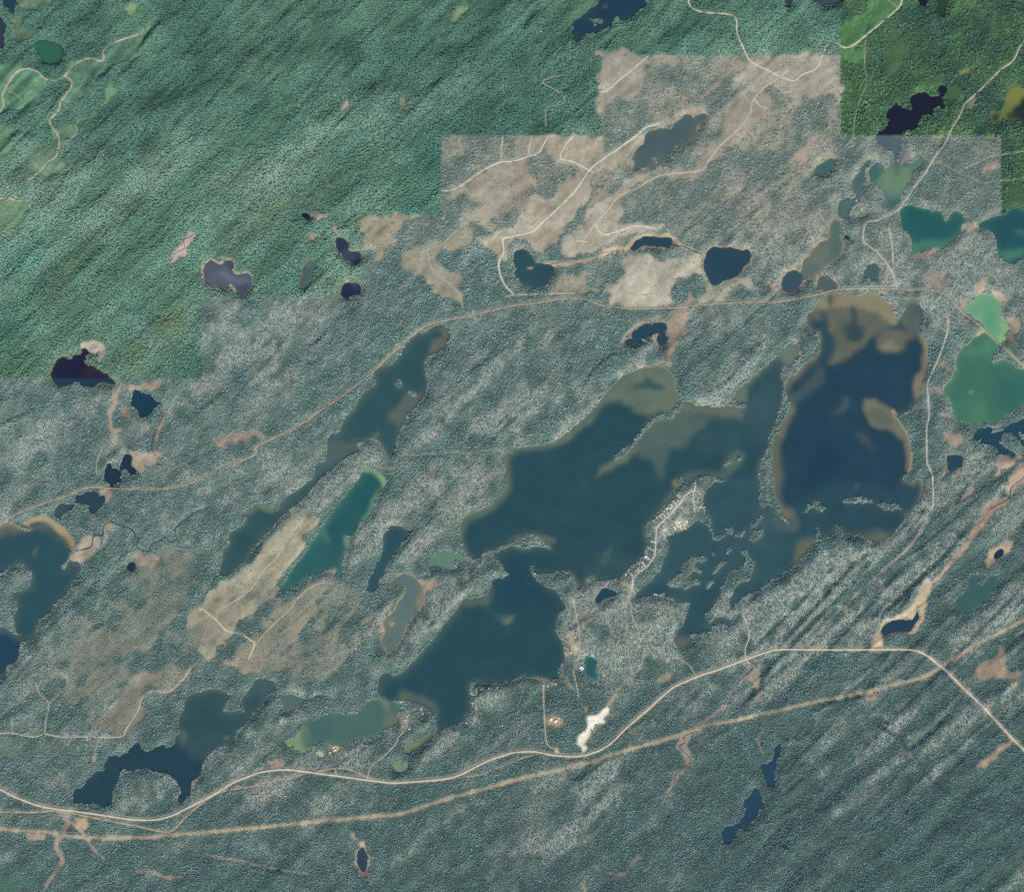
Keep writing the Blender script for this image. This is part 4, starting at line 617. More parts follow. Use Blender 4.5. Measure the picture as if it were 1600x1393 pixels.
 ('bog', ('p', t(0,3,'(165,1020)(280,1020)(250,1070)(190,1080)')), (166,144,122), 1.2, .05, 'small tan bog under the power line clearing, bottom left'),
 ('bog', ('p', t(1,3,'(612,1200)(618,1150)(640,1080)(600,1050)(590,1015)(615,1020)(650,1070)(678,1085)(685,1150)(708,1170)(705,1250)(695,1320)(665,1310)(630,1245)')), (176,152,124), .8, .05, 'tan ring of bog around the spindle-shaped pond'),
 ('bog', ('p', t(1,3,'(100,570)(150,590)(200,600)(150,615)(95,610)')), (158,134,118), 1.2, .1, 'small pinkish bog just above the highway'),
 ('bog', ('s', t(1,3,'(120,400)(220,380)'), 3, 2), (150,128,112), 1, .2, 'thin reddish bog left of the green arm'),
 ('bog', ('p', t(0,3,'(580,540)(600,520)(612,535)(595,580)(580,585)')), (186,178,156), .8, 0, 'tiny white bare patch at the end of a spur track, lower left'),
 ('bog', ('p', t(0,3,'(1190,690)(1235,685)(1205,720)(1200,780)(1225,800)(1190,810)')), (164,152,130), .9, .1, 'tiny pale beach clearing on the ragged lake, above the highway'),
 # settlement and pits
 ('sand_pit', ('p', zt(840,1075,13.27,'(1020,580)(1200,555)(1290,500)(1440,360)(1495,400)(1460,530)(1370,620)(1400,690)(1320,740)(1220,740)(1130,880)(1040,1060)(960,1180)(1040,1180)(970,1320)(920,1280)(880,1190)(810,1160)(860,960)(980,880)(1040,740)')), (238,233,212), .5, 0, 'bright white sand pit above the highway bend'),
 ('clearing', ('p', zt(840,1075,13.27,'(150,600)(240,545)(340,520)(440,560)(495,600)(490,690)(440,780)(380,800)(320,750)(250,720)(160,740)')), (172,146,112), .8, 0, 'round orange-brown yard with two white roofs beside the straight track'),
 ('clearing', ('p', zt(840,970,13.27,'(540,300)(700,280)(830,310)(790,380)(760,450)(850,480)(840,700)(760,700)(760,560)(640,440)(560,400)')), (182,166,136), .8, .15, 'sandy open lot beside the lake shore and the settlement road'),
 ('clearing', ('p', zt(840,970,13.27,'(560,560)(600,570)(660,640)(720,660)(640,700)(570,760)')), (196,178,146), .7, 0, 'small sandy beach lot on the lake shore'),
 ('clearing', ('s', zt(840,970,13.27,'(530,960)(510,1080)(480,1180)(470,1240)'), 3.5, 2.5), (192,176,146), .7, 0, 'narrow sandy lane down the lake shore'),
 ('clearing', ('s', zt(840,970,13.27,'(590,1100)(560,1220)(620,1320)(700,1393)'), 2.2, 3), (170,158,130), .7, .05, 'thin sandy lane behind the lake shore'),
 ('clearing', ('p', zt(840,970,13.27,'(-40,1200)(70,1180)(180,1260)(300,1250)(420,1330)(300,1360)(150,1350)(0,1290)')), (140,142,126), 1, .3, 'patchy shore lots at the south end of the smooth dark lake'),
 ('clearing', ('p', zt(840,1075,13.27,'(1000,380)(1060,360)(1090,440)(1060,490)(1010,460)')), (168,146,116), .8, .1, 'tiny brown pit left of the white sand pit'),
 ('clearing', ('s', zt(840,1075,13.27,'(390,1260)(410,1330)(450,1340)'), 6, 6), (206,196,168), .7, 0, 'pale gravel apron where the straight track meets the highway'),
 ('clearing', ('s', t(2,3,'(600,235)(640,170)(700,100)(760,40)(800,0)') + t(2,2,'(820,1320)(850,1250)'), 6, 3), (148,138,118), 1.2, .15, 'faded tan strip running up from the white sand pit'),
 ('clearing', ('p', zt(600,1080,8.87,'(270,310)(350,305)(350,360)(300,420)(260,520)(240,560)(250,450)')), (176,164,140), .8, .1, 'sandy lots on the settlement headland'),
 ('clearing', ('p', zt(600,1080,8.87,'(360,200)(440,200)(540,230)(550,300)(510,330)(470,270)(400,240)')), (170,156,136), .9, .2, 'bare shore lots at the tip of the settlement headland'),
 ('clearing', ('p', zt(480,1120,13.27,'(510,570)(610,560)(680,640)(650,690)(580,690)(520,660)')), (222,198,156), .7, 0, 'bright sandy yard on the south shore of the green arm'),
 ('clearing', ('s', zt(480,1120,13.27,'(400,560)(440,650)(480,740)(540,880)(580,1000)'), 3, 1.5), (166,146,124), .8, 0, 'sandy lane from the bright yard to the highway'),
 ('clearing', ('s', zt(960,840,13.27,'(150,960)(250,980)(340,1030)'), 5, 4), (196,172,142), .8, 0, 'sandy turnout at the neck of the cabin peninsula'),
 ('clearing', ('s', zt(960,840,13.27,'(380,830)(370,940)(355,1060)'), 2.4, 3), (186,170,138), .7, 0, 'sandy road end at the neck of the cabin peninsula'),
 ('clearing', ('p', zt(1000,740,13.27,'(690,1080)(740,1030)(800,940)(960,940)(1010,1060)(940,1160)(850,1170)(700,1190)')), (168,162,138), .8, .25, 'bright open lots on the south side of the cabin peninsula'),
 ('clearing', ('s', zt(1000,740,13.27,'(495,1100)(510,1180)(540,1250)'), 2.6, 2.4), (222,214,178), .6, 0, 'bright yellow-white lot at the corner of the cabin shore'),
 ('clearing', ('s', zt(1000,740,13.27,'(1190,690)(1330,685)(1350,730)(1200,775)'), 2.5, 2.5), (180,172,150), .7, .1, 'pale lots on the east side of the cabin peninsula'),
 ('clearing', ('s', zt(1000,740,13.27,'(1135,170)(1135,260)'), 3, 2), (190,170,150), .7, .05, 'pale lot at the top of the cabin peninsula'),
 ('power_line_clearing', ('s', t(0,3,'(-380,970)(-100,990)(0,998)(100,1008)(280,1018)(400,1040)(600,1055)(850,1055)(1100,1035)(1300,1020)(1592,992)') + t(1,3,'(200,972)(450,945)(700,925)(870,910)(1000,875)(1150,825)(1300,785)(1450,745)(1592,700)') + t(2,3,'(150,665)(290,635)(400,600)(500,590)(570,555)(700,515)(850,475)(1000,430)(1130,390)(1200,360)(1350,335)(1500,300)(1592,280)') + t(3,3,'(150,245)(300,210)(450,185)(650,140)(800,100)(950,65)(1050,15)') + t(3,2,'(1140,1320)(1250,1250)(1350,1190)(1480,1130)(1620,1050)(1900,880)'), 6.0, 6.0), (176,163,136), .8, 0, 'long straight tan power line clearing across the lower part of the picture'),
]

# ------------------------------------------------------------------ survey: roads, tracks, railway, streams
HIGHWAY = t(0,3,'(-380,560)(-120,690)(0,750)(100,800)(220,845)(330,870)(450,885)(600,905)(760,930)(880,942)(980,938)(1080,910)(1200,850)(1320,790)(1450,710)(1560,665)') + t(1,3,'(0,653)(80,635)(190,628)(300,640)(430,658)(600,680)(750,700)(870,710)(1000,702)(1150,690)(1250,668)(1350,620)(1450,570)(1560,535)') + t(2,3,'(0,525)(70,518)(150,518)(230,535)(330,545)(420,545)(500,525)(560,500)(620,460)(700,380)(780,310)(850,250)(920,185)(1000,120)(1080,80)(1180,40)') + t(2,2,'(1290,1370)(1450,1310)(1592,1262)') + t(3,2,'(60,1250)(230,1248)(450,1250)(700,1248)(880,1250)(940,1262)(1000,1295)(1060,1345)') + t(3,3,'(1090,0)(1210,120)(1350,255)(1500,420)(1600,520)(1800,740)')
RAIL = t(0,2,'(-380,620)(-100,520)(0,470)(100,410)(250,350)(400,300)(520,250)(600,240)(700,248)(900,255)(1100,240)(1250,190)(1400,120)(1500,80)(1592,30)') + t(1,1,'(0,1385)(120,1325)(250,1260)(400,1160)(500,1095)(600,1020)(700,940)(780,865)(880,770)(970,690)(1030,645)(1120,610)(1280,580)(1430,545)(1592,508)') + t(2,1,'(150,490)(300,464)(400,462)(480,475)(560,505)(700,522)(850,525)(1000,522)(1150,505)(1350,490)(1592,482)') + t(3,1,'(0,490)(150,470)(300,440)(400,412)(480,402)(700,400)(850,405)(1000,408)(1080,430)(1140,470)(1200,540)(1300,620)(1370,680)(1450,755)(1520,820)(1600,900)(1800,1120)')
# (name, line, width in map units, colour, label)
WHITE, PALE, DIRT, FAINT = (222,216,196), (206,198,176), (178,160,132), (160,158,142)
TRACKS = [
 ('dirt_track', t(0,3,'(-380,900)(0,890)(200,893)(350,885)(480,905)(600,930)(750,960)(900,990)(1030,1015)(1080,1000)(1150,930)(1230,860)(1310,800)'), 3.0, (176,162,136), 'tan track dipping below the highway, bottom left'),
 ('dirt_track', t(0,3,'(1330,785)(1400,760)(1500,742)(1592,730)') + t(1,3,'(0,720)(150,690)(290,660)'), 2.8, (174,160,134), 'tan track just below the highway at its first rise'),
 ('dirt_track', t(1,3,'(350,650)(430,630)(540,620)(640,650)(740,690)(830,715)'), 2.8, (174,160,134), 'tan track arching just above the highway'),
 ('dirt_track', t(1,3,'(1270,675)(1400,660)(1500,620)(1592,585)') + t(2,3,'(60,560)(160,530)'), 2.2, (172,160,134), 'tan track below the highway left of the sand pit'),
 ('gravel_track', t(0,0,'(-300,1000)(0,700)(20,590)(60,510)(110,450)(170,430)(240,450)(280,490)(350,505)(405,475)(460,410)(545,365)(625,382)(650,360)(645,325)(700,275)(780,240)(890,210)'), 1.8, (196,182,158), 'pale winding track ending at a tip, upper left'),
 ('gravel_track', t(0,0,'(405,475)(450,510)(440,560)(385,640)(370,690)(315,750)(325,790)(365,850)(370,910)(350,975)(300,1010)(258,1060)(200,1110)(130,1150)(40,1225)(0,1235)(-300,1230)'), 1.9, (198,186,162), 'pale winding track leaving the left edge'),
 ('gravel_track', t(0,0,'(40,1225)(90,1245)(145,1250)'), 1.5, (198,180,156), 'short pale spur at the left edge'),
 ('gravel_track', t(0,0,'(40,560)(100,590)(140,630)'), 1.3, (172,166,140), 'short spur in the light green clearing at left'),
 ('gravel_track', t(0,0,'(200,1000)(230,1030)(258,1060)'), 1.2, (170,158,140), 'short spur of the winding track at left'),
 ('gravel_track', t(0,0,'(470,785)(484,815)(440,870)(375,915)'), 1.2, (176,172,148), 'short curved spur right of the winding track at left'),
 ('gravel_track', t(0,0,'(170,430)(160,370)(145,300)'), 1.2, (150,158,130), 'faint spur left of the egg-shaped pond'),
 ('gravel_track', [(689.5,298)] + t(1,0,'(1215,1185)(1290,1145)(1420,1055)(1520,1008)(1592,1005)') + t(2,0,'(100,975)(165,950)(200,890)(222,852)'), 1.7, WHITE, 'white track crossing the corner of the straight sheet edge'),
 ('gravel_track', t(1,0,'(1536,851)(1528,920)(1524,1005)'), 1.3, PALE, 'short white spur up to the straight sheet edge, left one'),
 ('gravel_track', t(2,0,'(125,852)(103,940)(115,970)'), 1.3, PALE, 'short white spur up to the straight sheet edge, right one'),
 ('gravel_track', t(1,0,'(1290,1150)(1340,1215)(1430,1220)(1452,1245)(1380,1320)(1300,1393)') + t(1,1,'(1240,50)(1150,130)(1080,150)(1070,190)(1095,280)(1150,330)(1200,370)(1260,430)(1285,520)'), 1.3, (186,180,158), 'thin looping track through the dull beige cut-over land'),
 ('gravel_track', t(2,0,'(378,850)(330,905)(300,985)(370,1005)(480,1060)(515,1080)'), 1.6, WHITE, 'white track crossing the gravel road left of the hazy slate lake'),
 ('gravel_track', t(2,0,'(910,770)(830,795)(780,840)(710,890)(640,940)(550,1000)(480,1060)(390,1190)(260,1320)(185,1385)') + t(2,1,'(130,45)(30,70)') + t(1,1,'(1592,80)(1535,92)(1540,170)(1510,240)(1520,320)(1555,390)(1592,425)') + t(2,1,'(5,440)'), 2.0, WHITE, 'long white gravel track left of the hazy slate lake'),
 ('gravel_track', t(1,1,'(1535,92)(1518,72)'), 1.3, PALE, 'tiny fork end of the long white track'),
 ('gravel_track', [(939.5,144)] + t(2,0,'(600,560)(660,505)(740,440)(850,350)'), 1.6, WHITE, 'short white track in the beige corner, top right of centre'),
 ('gravel_track', t(2,1,'(510,0)(470,60)(440,108)') , 1.5, PALE, 'white spur track in the fan-shaped clear-cut'),
 ('gravel_track', t(2,1,'(400,106)(440,108)(468,114)'), 1.6, WHITE, 'T-shaped end of the spur track in the fan-shaped clear-cut'),
 ('gravel_track', t(2,0,'(520,1385)(600,1300)(665,1222)(780,1170)(860,1120)(960,1085)(1170,1060)(1230,990)(1290,910)(1420,790)(1480,700)(1490,640)(1505,615)(1550,560)(1592,525)') + t(3,0,'(25,510)(75,478)'), 1.6, PALE, 'white track right of the hazy slate lake, up to the road'),
 ('gravel_track', t(2,0,'(1505,615)(1540,660)(1592,675)'), 1.4, PALE, 'short white spur below the road bend'),
 ('gravel_track', t(2,1,'(520,0)(535,40)(580,65)(640,50)(750,15)(830,16)(905,32)'), 1.9, WHITE, 'white track curving along the fan-shaped clear-cut'),
 ('gravel_track', t(2,1,'(700,420)(740,440)(840,440)(930,432)'), 1.2, (196,192,174), 'faint pale track in the large clear-cut'),
 ('gravel_track', t(2,1,'(862,270)(865,440)'), 1.0, (190,184,166), 'faint straight track down the large clear-cut'),
 ('gravel_track', t(2,1,'(-40,450)(100,438)(300,432)(390,430)'), 1.3, PALE, 'thin white track just above the railway'),
 ('gravel_road', t(2,0,'(1080,-120)(1095,0)(1120,55)(1200,82)(1330,92)(1390,120)(1400,220)(1440,310)(1470,370)(1500,395)(1592,440)') + t(3,0,'(80,478)(160,503)(210,465)(300,425)(340,340)(375,280)(420,270)(480,300)(540,275)(640,195)(800,60)(830,0)(840,-150)'), 2.2, (212,204,182), 'pale gravel road bending down and up along the top, right of centre'),
 ('gravel_track', t(3,0,'(740,0)(780,30)(812,58)'), 1.2, (168,170,128), 'short spur joining the gravel road at the top edge'),
 ('gravel_road', t(3,0,'(1750,60)(1600,250)(1560,300)(1520,380)(1440,440)(1330,550)(1230,640)(1190,720)(1130,820)(1100,890)(1040,970)(980,1070)(920,1150)(850,1250)(800,1310)(680,1370)') + t(3,1,'(612,-10)(590,60)(598,115)(680,180)(740,250)(780,320)(800,405)'), 2.2, (188,184,168), 'pale gravel road slanting down the upper right'),
 ('gravel_track', t(3,1,'(750,25)(768,120)(775,245)'), 1.5, PALE, 'thin straight track down to the railway, right'),
 ('gravel_track', t(3,1,'(768,122)(740,145)(722,172)'), 1.1, (170,172,140), 'tiny spur off the thin straight track'),
 ('gravel_track', t(3,0,'(605,250)(600,420)(620,500)(580,600)(545,710)(525,850)(530,920)'), 1.3, (150,160,128), 'faint straight track through bright green forest, upper right'),
 ('gravel_track', t(3,0,'(1070,1015)(1200,1085)(1330,1140)'), 1.3, (160,160,148), 'faint track right of the gravel road, slanting down'),
 ('gravel_track', t(3,0,'(1190,1070)(1350,990)(1450,965)(1600,940)(1800,900)'), 1.5, (170,172,150), 'faint track running to the right edge, upper of two'),
 ('gravel_track', t(3,0,'(1340,1150)(1400,1130)(1592,1110)(1800,1090)'), 1.4, (150,156,132), 'faint track running to the right edge, lower of two'),
 ('gravel_track', t(3,1,'(1120,590)(1110,680)(1060,830)(1010,940)(990,1010)(1000,1180)(985,1260)(985,1393)') + t(3,2,'(990,100)(1020,170)(1025,340)(1010,380)'), 1.8, (204,198,178), 'pale track right of the big navy lake'),
 ('gravel_track', zt(1000,740,13.27,'(1130,170)(1135,260)(1110,360)(1040,370)(940,450)(860,550)(780,660)(690,750)(630,840)(520,940)(400,1050)(350,1110)(330,1240)(325,1393)') + zt(960,840,13.27,'(855,120)(845,260)(825,380)(750,490)(680,580)(560,670)(460,750)(390,830)(370,940)(350,1060)'), 2.0, (214,206,188), 'lane winding down the cabin peninsula'),
 ('gravel_track', zt(1000,740,13.27,'(1110,360)(1105,520)(1130,650)(1140,800)'), 1.8, (204,188,160), 'short lane on the east side of the cabin peninsula'),
 ('gravel_track', zt(960,840,13.27,'(350,1060)(310,1150)(300,1290)(340,1393)') + t(2,2,'(748,1040)(770,1115)'), 1.6, (182,170,146), 'lane continuing south from the peninsula neck'),
 ('gravel_track', t(2,2,'(720,1090)(706,1165)'), 1.8, (196,186,158), 'short bare lane end south of the peninsula neck'),
 ('gravel_track', t(2,2,'(745,1185)(800,1130)(880,1080)(980,1030)'), 1.6, FAINT, 'faint slanting trail south of the peninsula'),
 ('gravel_track', t(2,2,'(375,935)(395,1000)(402,1060)(415,1110)(412,1170)'), 1.4, (182,176,156), 'settlement lane on the neck between the two lakes'),
 ('gravel_track', t(2,2,'(420,1130)(424,1200)(422,1280)(412,1300)'), 1.1, (176,172,154), 'thin settlement lane beside the sandy lot'),
 ('gravel_track', t(2,2,'(412,1300)(405,1340)(380,1390)') , 1.1, (160,160,148), 'thin lane down to the settlement houses'),
 ('gravel_track', t(2,3,'(380,20)(400,100)(415,180)'), 1.5, (206,196,166), 'short pale lane left of the vivid teal pond'),
 ('gravel_track', t(2,3,'(197,75)(197,200)(203,330)(212,440)(225,480)(285,515)'), 1.6, (200,184,156), 'straight lane from the lake shore down to the highway'),
 ('gravel_track', t(2,3,'(330,60)(370,110)(400,160)'), 1.1, FAINT, 'thin lane behind the shore lots'),
 ('gravel_track', t(2,2,'(1435,1030)(1470,1120)(1472,1180)(1450,1240)(1450,1310)'), 1.7, (196,186,164), 'pale lane joining the highway from above'),
 ('gravel_track', t(2,2,'(860,1220)(930,1265)(1030,1310)(1100,1345)(1130,1393)') + t(2,3,'(1145,50)'), 1.6, (172,168,152), 'pale lane curving down to the highway'),
 ('gravel_track', t(1,3,'(500,665)(495,630)'), 1.6, PALE, 'tiny lane up from the highway'),
 ('gravel_track', t(1,3,'(540,620)(575,580)(600,520)'), 1.2, FAINT, 'thin faint lane above the highway'),
 ('gravel_track', t(1,3,'(692,685)(705,640)(720,610)(800,540)(870,470)(885,430)(930,380)(940,330)'), 1.6, (186,180,162), 'lane from the highway to the settlement headland'),
 ('gravel_track', t(1,3,'(1370,130)(1368,200)(1370,320)'), 1.4, (176,172,152), 'straight lane behind the cottages on the lake shore'),
 ('gravel_track', t(1,3,'(1030,580)(1060,540)(1140,450)(1210,400)'), 1.4, FAINT, 'faint trail through woodland above the highway'),
 ('gravel_track', t(0,2,'(1240,1002)(1262,1000)(1300,1030)(1350,1070)(1410,1130)(1500,1155)(1560,1190)(1585,1215)(1545,1310)'), 1.7, (212,204,178), 'white track in the long beige clear-cut'),
 ('gravel_track', t(0,2,'(1350,1062)(1350,1020)(1400,980)(1480,935)(1540,890)(1592,835)') + t(1,2,'(60,740)(120,690)(170,610)(230,520)(300,430)'), 1.4, (196,190,166), 'thin track up the long beige clear-cut'),
 ('gravel_track', t(1,2,'(0,1210)(100,1100)(200,1010)(260,930)(340,860)(430,830)'), 2.0, (188,172,144), 'tan track across the dull beige slope'),
 ('gravel_track', t(0,2,'(1150,1393)(1250,1325)(1400,1325)(1540,1318)') + t(1,2,'(0,1310)(140,1300)(200,1320)(300,1322)(340,1330)'), 1.3, (172,152,128), 'thin brown track at the foot of the dull beige slope'),
 ('gravel_track', t(1,2,'(460,1080)(530,970)(620,930)(640,980)(560,1070)(490,1140)(500,1200)(470,1280)(400,1320)'), 1.3, (156,148,126), 'faint looping trail in the brownish regrowth block'),
 ('gravel_track', t(0,3,'(-380,400)(0,403)(80,403)(150,418)(230,425)(280,410)(400,428)(560,425)(750,425)(790,370)(860,260)(890,180)(950,145)(1050,145)(1130,80)(1190,0)') , 1.6, (196,188,164), 'thin pale track curving through the lower left'),
 ('gravel_track', t(0,3,'(80,300)(80,400)'), 1.2, (170,164,142), 'short straight spur, lower left'),
 ('gravel_track', t(0,3,'(280,410)(290,320)(305,220)(250,160)(225,90)'), 1.4, (186,174,150), 'thin forked track, lower left'),
 ('gravel_track', t(0,3,'(305,220)(350,180)(380,140)'), 1.6, (172,158,134), 'short right fork of the forked track, lower left'),
 ('gravel_track', t(0,3,'(645,430)(610,470)(595,520)'), 1.2, (166,158,138), 'short spur to a tiny white bare patch'),
 ('gravel_track', t(0,2,'(850,960)(780,1070)(700,1105)(688,1140)(690,1190)(740,1230)(880,1235)'), 1.2, (160,146,126), 'faint hooked trail in thinned woodland at left'),
 ('gravel_track', t(0,2,'(640,1190)(590,1220)(560,1310)'), 1.2, (154,142,122), 'faint short trail in thinned woodland at left'),
 ('gravel_track', t(0,1,'(715,1310)(690,1260)(690,1170)(725,1060)(755,985)'), 1.3, (176,168,144), 'faint pale trail below the black lobed pond'),
 ('gravel_track', t(0,2,'(640,0)(605,80)(600,165)'), 1.4, (170,164,142), 'faint trail left of the black ponds'),
 ('gravel_track', t(3,2,'(230,1248)(300,1160)(420,1030)(470,990)'), 1.1, (178,170,150), 'thin trail up from the straight highway'),
 ('gravel_track', t(3,3,'(1210,120)(1260,70)(1300,30)'), 1.6, (150,146,124), 'thin trail up from the highway at right'),
 ('gravel_track', zt(840,1075,13.27,'(1110,1040)(1160,940)(1220,830)(1260,760)'), 1.6, (176,160,128), 'tan ramp along the white sand pit'),
]
STREAMS = [
 (t(0,2,'(470,640)(530,625)(570,610)(580,560)(600,535)(640,540)(645,490)(690,455)(760,480)(820,500)(862,575)(850,600)(880,630)(930,640)(940,600)(1000,570)(1030,550)(1060,580)(1100,560)(1090,510)(1110,480)(1170,430)(1240,385)(1290,372)'), 1.9, (48,78,84), 'meandering dark stream, left'),
 (t(2,3,'(1125,400)(1065,425)(1078,460)(1040,490)(1100,550)(1100,590)(1020,660)(1000,740)(960,800)(945,850)'), 1.2, (52,66,72), 'thin stream in the pinkish bog below the power line'),
 (t(0,1,'(1210,60)(1180,85)(1145,100)(1150,150)(1100,180)(1075,215)(1045,255)'), 1.0, (84,78,80), 'thin stream in the pale pink bog'),
 (t(3,2,'(1592,180)(1540,220)(1510,250)(1495,310)(1440,345)(1380,380)'), 1.2, (66,74,72), 'dark stream in the broad tan bog at right'),
 (t(1,3,'(430,170)(480,188)(500,215)(485,250)(468,275)'), 2.0, (78,108,106), 'short channel into the green arm'),
 (t(2,0,'(365,260)(360,300)(365,380)'), 2.0, (140,150,130), 'brook below the dark blue lake at the top'),
 (t(2,0,'(330,470)(240,490)(190,515)(260,560)(320,600)(310,650)(230,670)(210,700)(212,790)'), 2.6, (146,152,130), 'winding brook in green forest, top centre'),
 (t(1,1,'(595,250)(580,290)(560,320)(570,365)'), .9, (70,76,76), 'brook between the two dark ponds'),
 (t(2,1,'(1000,135)(1060,140)(1110,160)(1180,190)'), 1.8, (52,84,92), 'short channel into the dark rounded pond'),
 (t(2,1,'(240,250)(330,235)(400,245)(460,240)(520,215)(540,190)(600,172)'), 1.0, (110,104,88), 'thin creek in the golden brown marsh strip'),
 (t(1,2,'(880,0)(920,40)(1000,45)(1060,35)(1130,40)(1230,25)(1320,40)(1420,15)(1490,10)(1540,30)'), 2.4, (138,144,124), 'pale creek between the long diagonal lake and the broad lake'),
 (t(2,3,'(1500,0)(1440,55)(1405,80)(1400,110)'), 1.6, (62,84,88), 'short dark creek below the highway'),
 (t(1,3,'(918,540)(915,570)(905,600)'), 1.5, (54,88,92), 'short channel to the tiny round green pond'),
 (t(0,1,'(985,1130)(1010,1190)(1000,1230)(960,1300)(945,1393)') + t(0,2,'(960,30)(970,50)'), 1.2, (58,76,80), 'dark brook below the small angular pond'),
]
RAVINES = [  # dark creases in the relief
 t(3,3,'(610,310)(700,370)(800,430)(880,520)(960,620)(1040,730)(1110,770)'), t(3,3,'(890,500)(980,430)(1080,330)(1200,200)'),
 t(3,3,'(0,950)(100,900)(200,850)(350,740)'), t(3,3,'(20,1040)(100,1110)(230,1200)(330,1310)'),
 t(3,2,'(60,1240)(250,1030)(400,860)(560,690)(680,630)'), t(3,2,'(150,1210)(330,1030)(480,880)(640,700)'),
 t(3,2,'(820,690)(950,610)(1100,480)(1250,340)(1400,210)(1592,60)'), t(3,2,'(830,940)(960,800)(1100,660)(1200,540)(1330,440)'),
 t(3,2,'(380,1240)(520,1090)(650,950)(800,770)'), t(3,2,'(700,1050)(850,900)(1000,740)'), t(3,2,'(1040,920)(1150,850)(1280,740)'),
 t(2,2,'(1500,1250)(1592,1150)') + t(3,2,'(100,1060)(250,900)(400,740)'),
 t(1,0,'(0,210)(150,90)(250,0)'), t(1,0,'(150,800)(300,640)(450,450)(600,270)(720,110)(800,20)'), t(1,0,'(240,640)(350,500)'),
 t(1,0,'(900,480)(1000,340)(1120,230)(1180,210)(1300,110)(1400,0)'), t(1,0,'(860,930)(1000,770)(1140,620)'), t(1,0,'(1050,590)(1150,500)'),
 t(0,0,'(850,330)(1000,120)(1150,0)'), t(0,0,'(1300,640)(1450,460)(1592,280)'),
 t(2,1,'(440,1000)(540,860)(640,800)'), t(2,1,'(1220,1040)(1350,960)(1450,840)(1550,720)'), t(0,1,'(0,1240)(130,1190)(300,1080)'), t(0,1,'(1150,1250)(1300,1110)(1450,1020)(1592,940)'),
 t(1,1,'(250,790)(360,740)(450,650)'), t(1,1,'(330,860)(420,930)(500,950)'), t(3,3,'(100,450)(220,420)(280,330)'), t(1,3,'(0,1240)(150,1265)(330,1300)'),
 t(3,3,'(500,480)(560,380)'), t(2,3,'(0,270)(120,250)(200,280)'), t(2,3,'(790,310)(860,305)(920,330)'), t(3,3,'(270,260)(400,210)(650,160)'),
 t(2,0,'(0,270)(80,180)(140,60)(190,0)'), t(2,0,'(220,820)(380,700)(540,560)'),
]
# light (open, lichen-floored) and dark (dense) woodland: x, y, length, width, amount
LIGHT = [
 (355,500,45,22,.8), (435,520,60,30,.9), (420,575,60,22,.7), (330,590,80,14,.9), (250,650,90,10,.6), (120,660,80,18,.6), (40,690,50,20,.5),
 (740,610,110,9,.9), (690,660,70,10,.8), (780,650,50,20,.7), (820,640,70,26,.6), (900,640,40,16,.5), (880,680,50,14,.7),
 (430,735,30,25,.8), (500,775,90,13,.8), (620,790,110,14,.95), (570,850,60,12,.9), (740,765,40,20,.9), (700,740,40,8,.8), (650,860,50,12,.95),
 (740,880,60,12,.9), (690,940,90,13,1.0), (650,990,70,10,.9), (600,960,60,8,.9), (560,1010,50,12,.7),
 (1220,950,120,30,.9), (1180,960,60,30,.8), (1310,900,150,16,.8), (1400,820,120,14,.9), (1340,960,120,12,.7), (1480,750,70,10,.7), (1260,1010,60,14,.6),
 (1570,970,70,12,.7), (1520,990,50,10,.6), (960,980,70,40,.85), (1000,1000,50,40,.8), (900,950,40,30,.6), (1030,990,60,30,.8), (850,930,30,20,.6),
 (1060,800,50,14,.9), (1010,870,40,14,.8), (1090,930,40,12,.9), (1150,930,40,14,.8),
 (1350,320,80,30,.8), (1290,400,60,40,.6), (1400,440,60,30,.8), (1500,430,60,40,.8), (1540,440,50,40,.7), (1450,480,60,40,.6), (1350,260,60,20,.6), (1230,440,40,20,.6), (1430,620,40,60,.6), (1560,470,60,30,.7),
 (430,1230,60,14,.7), (520,1240,40,10,.7), (560,1170,50,14,.8), (450,1110,50,22,.7), (940,1210,70,14,.8), (960,1240,80,8,.7), (890,1300,60,14,.8), (830,1320,50,20,.7), (640,1330,60,14,.6), (720,1270,50,10,.4), (470,1300,50,20,.4),
 (340,1170,60,16,.7), (250,1240,50,16,.7), (220,1230,30,12,.6), (80,1040,60,10,.7), (180,1090,60,14,.5), (380,1100,40,16,.4), (740,1130,60,20,.6), (700,1150,50,14,.5),
 (1400,1130,50,14,.6), (1370,1160,40,20,.6), (1500,1130,70,12,.6), (1480,1200,50,10,.6), (1560,1090,50,12,.5), (1290,1200,40,12,.5), (1220,1290,50,8,.6), (1240,1150,60,16,.4),
 (1080,650,70,10,.8), (1130,610,80,10,.7), (1170,560,60,14,.5), (980,580,50,10,.4), (1040,680,60,8,.6), (1000,560,30,16,.3), (1130,470,50,20,.2), (1200,380,60,40,.45), (1290,330,60,26,.6), (1250,330,80,12,.5), (140,860,60,10,.6), (100,920,60,20,.5), (320,780,60,14,.6), (250,790,50,10,.5), (20,780,50,20,.4), (360,860,30,14,.6), (60,1010,50,14,.5), (1060,1020,40,14,.6), (1010,1060,50,16,.3),
]
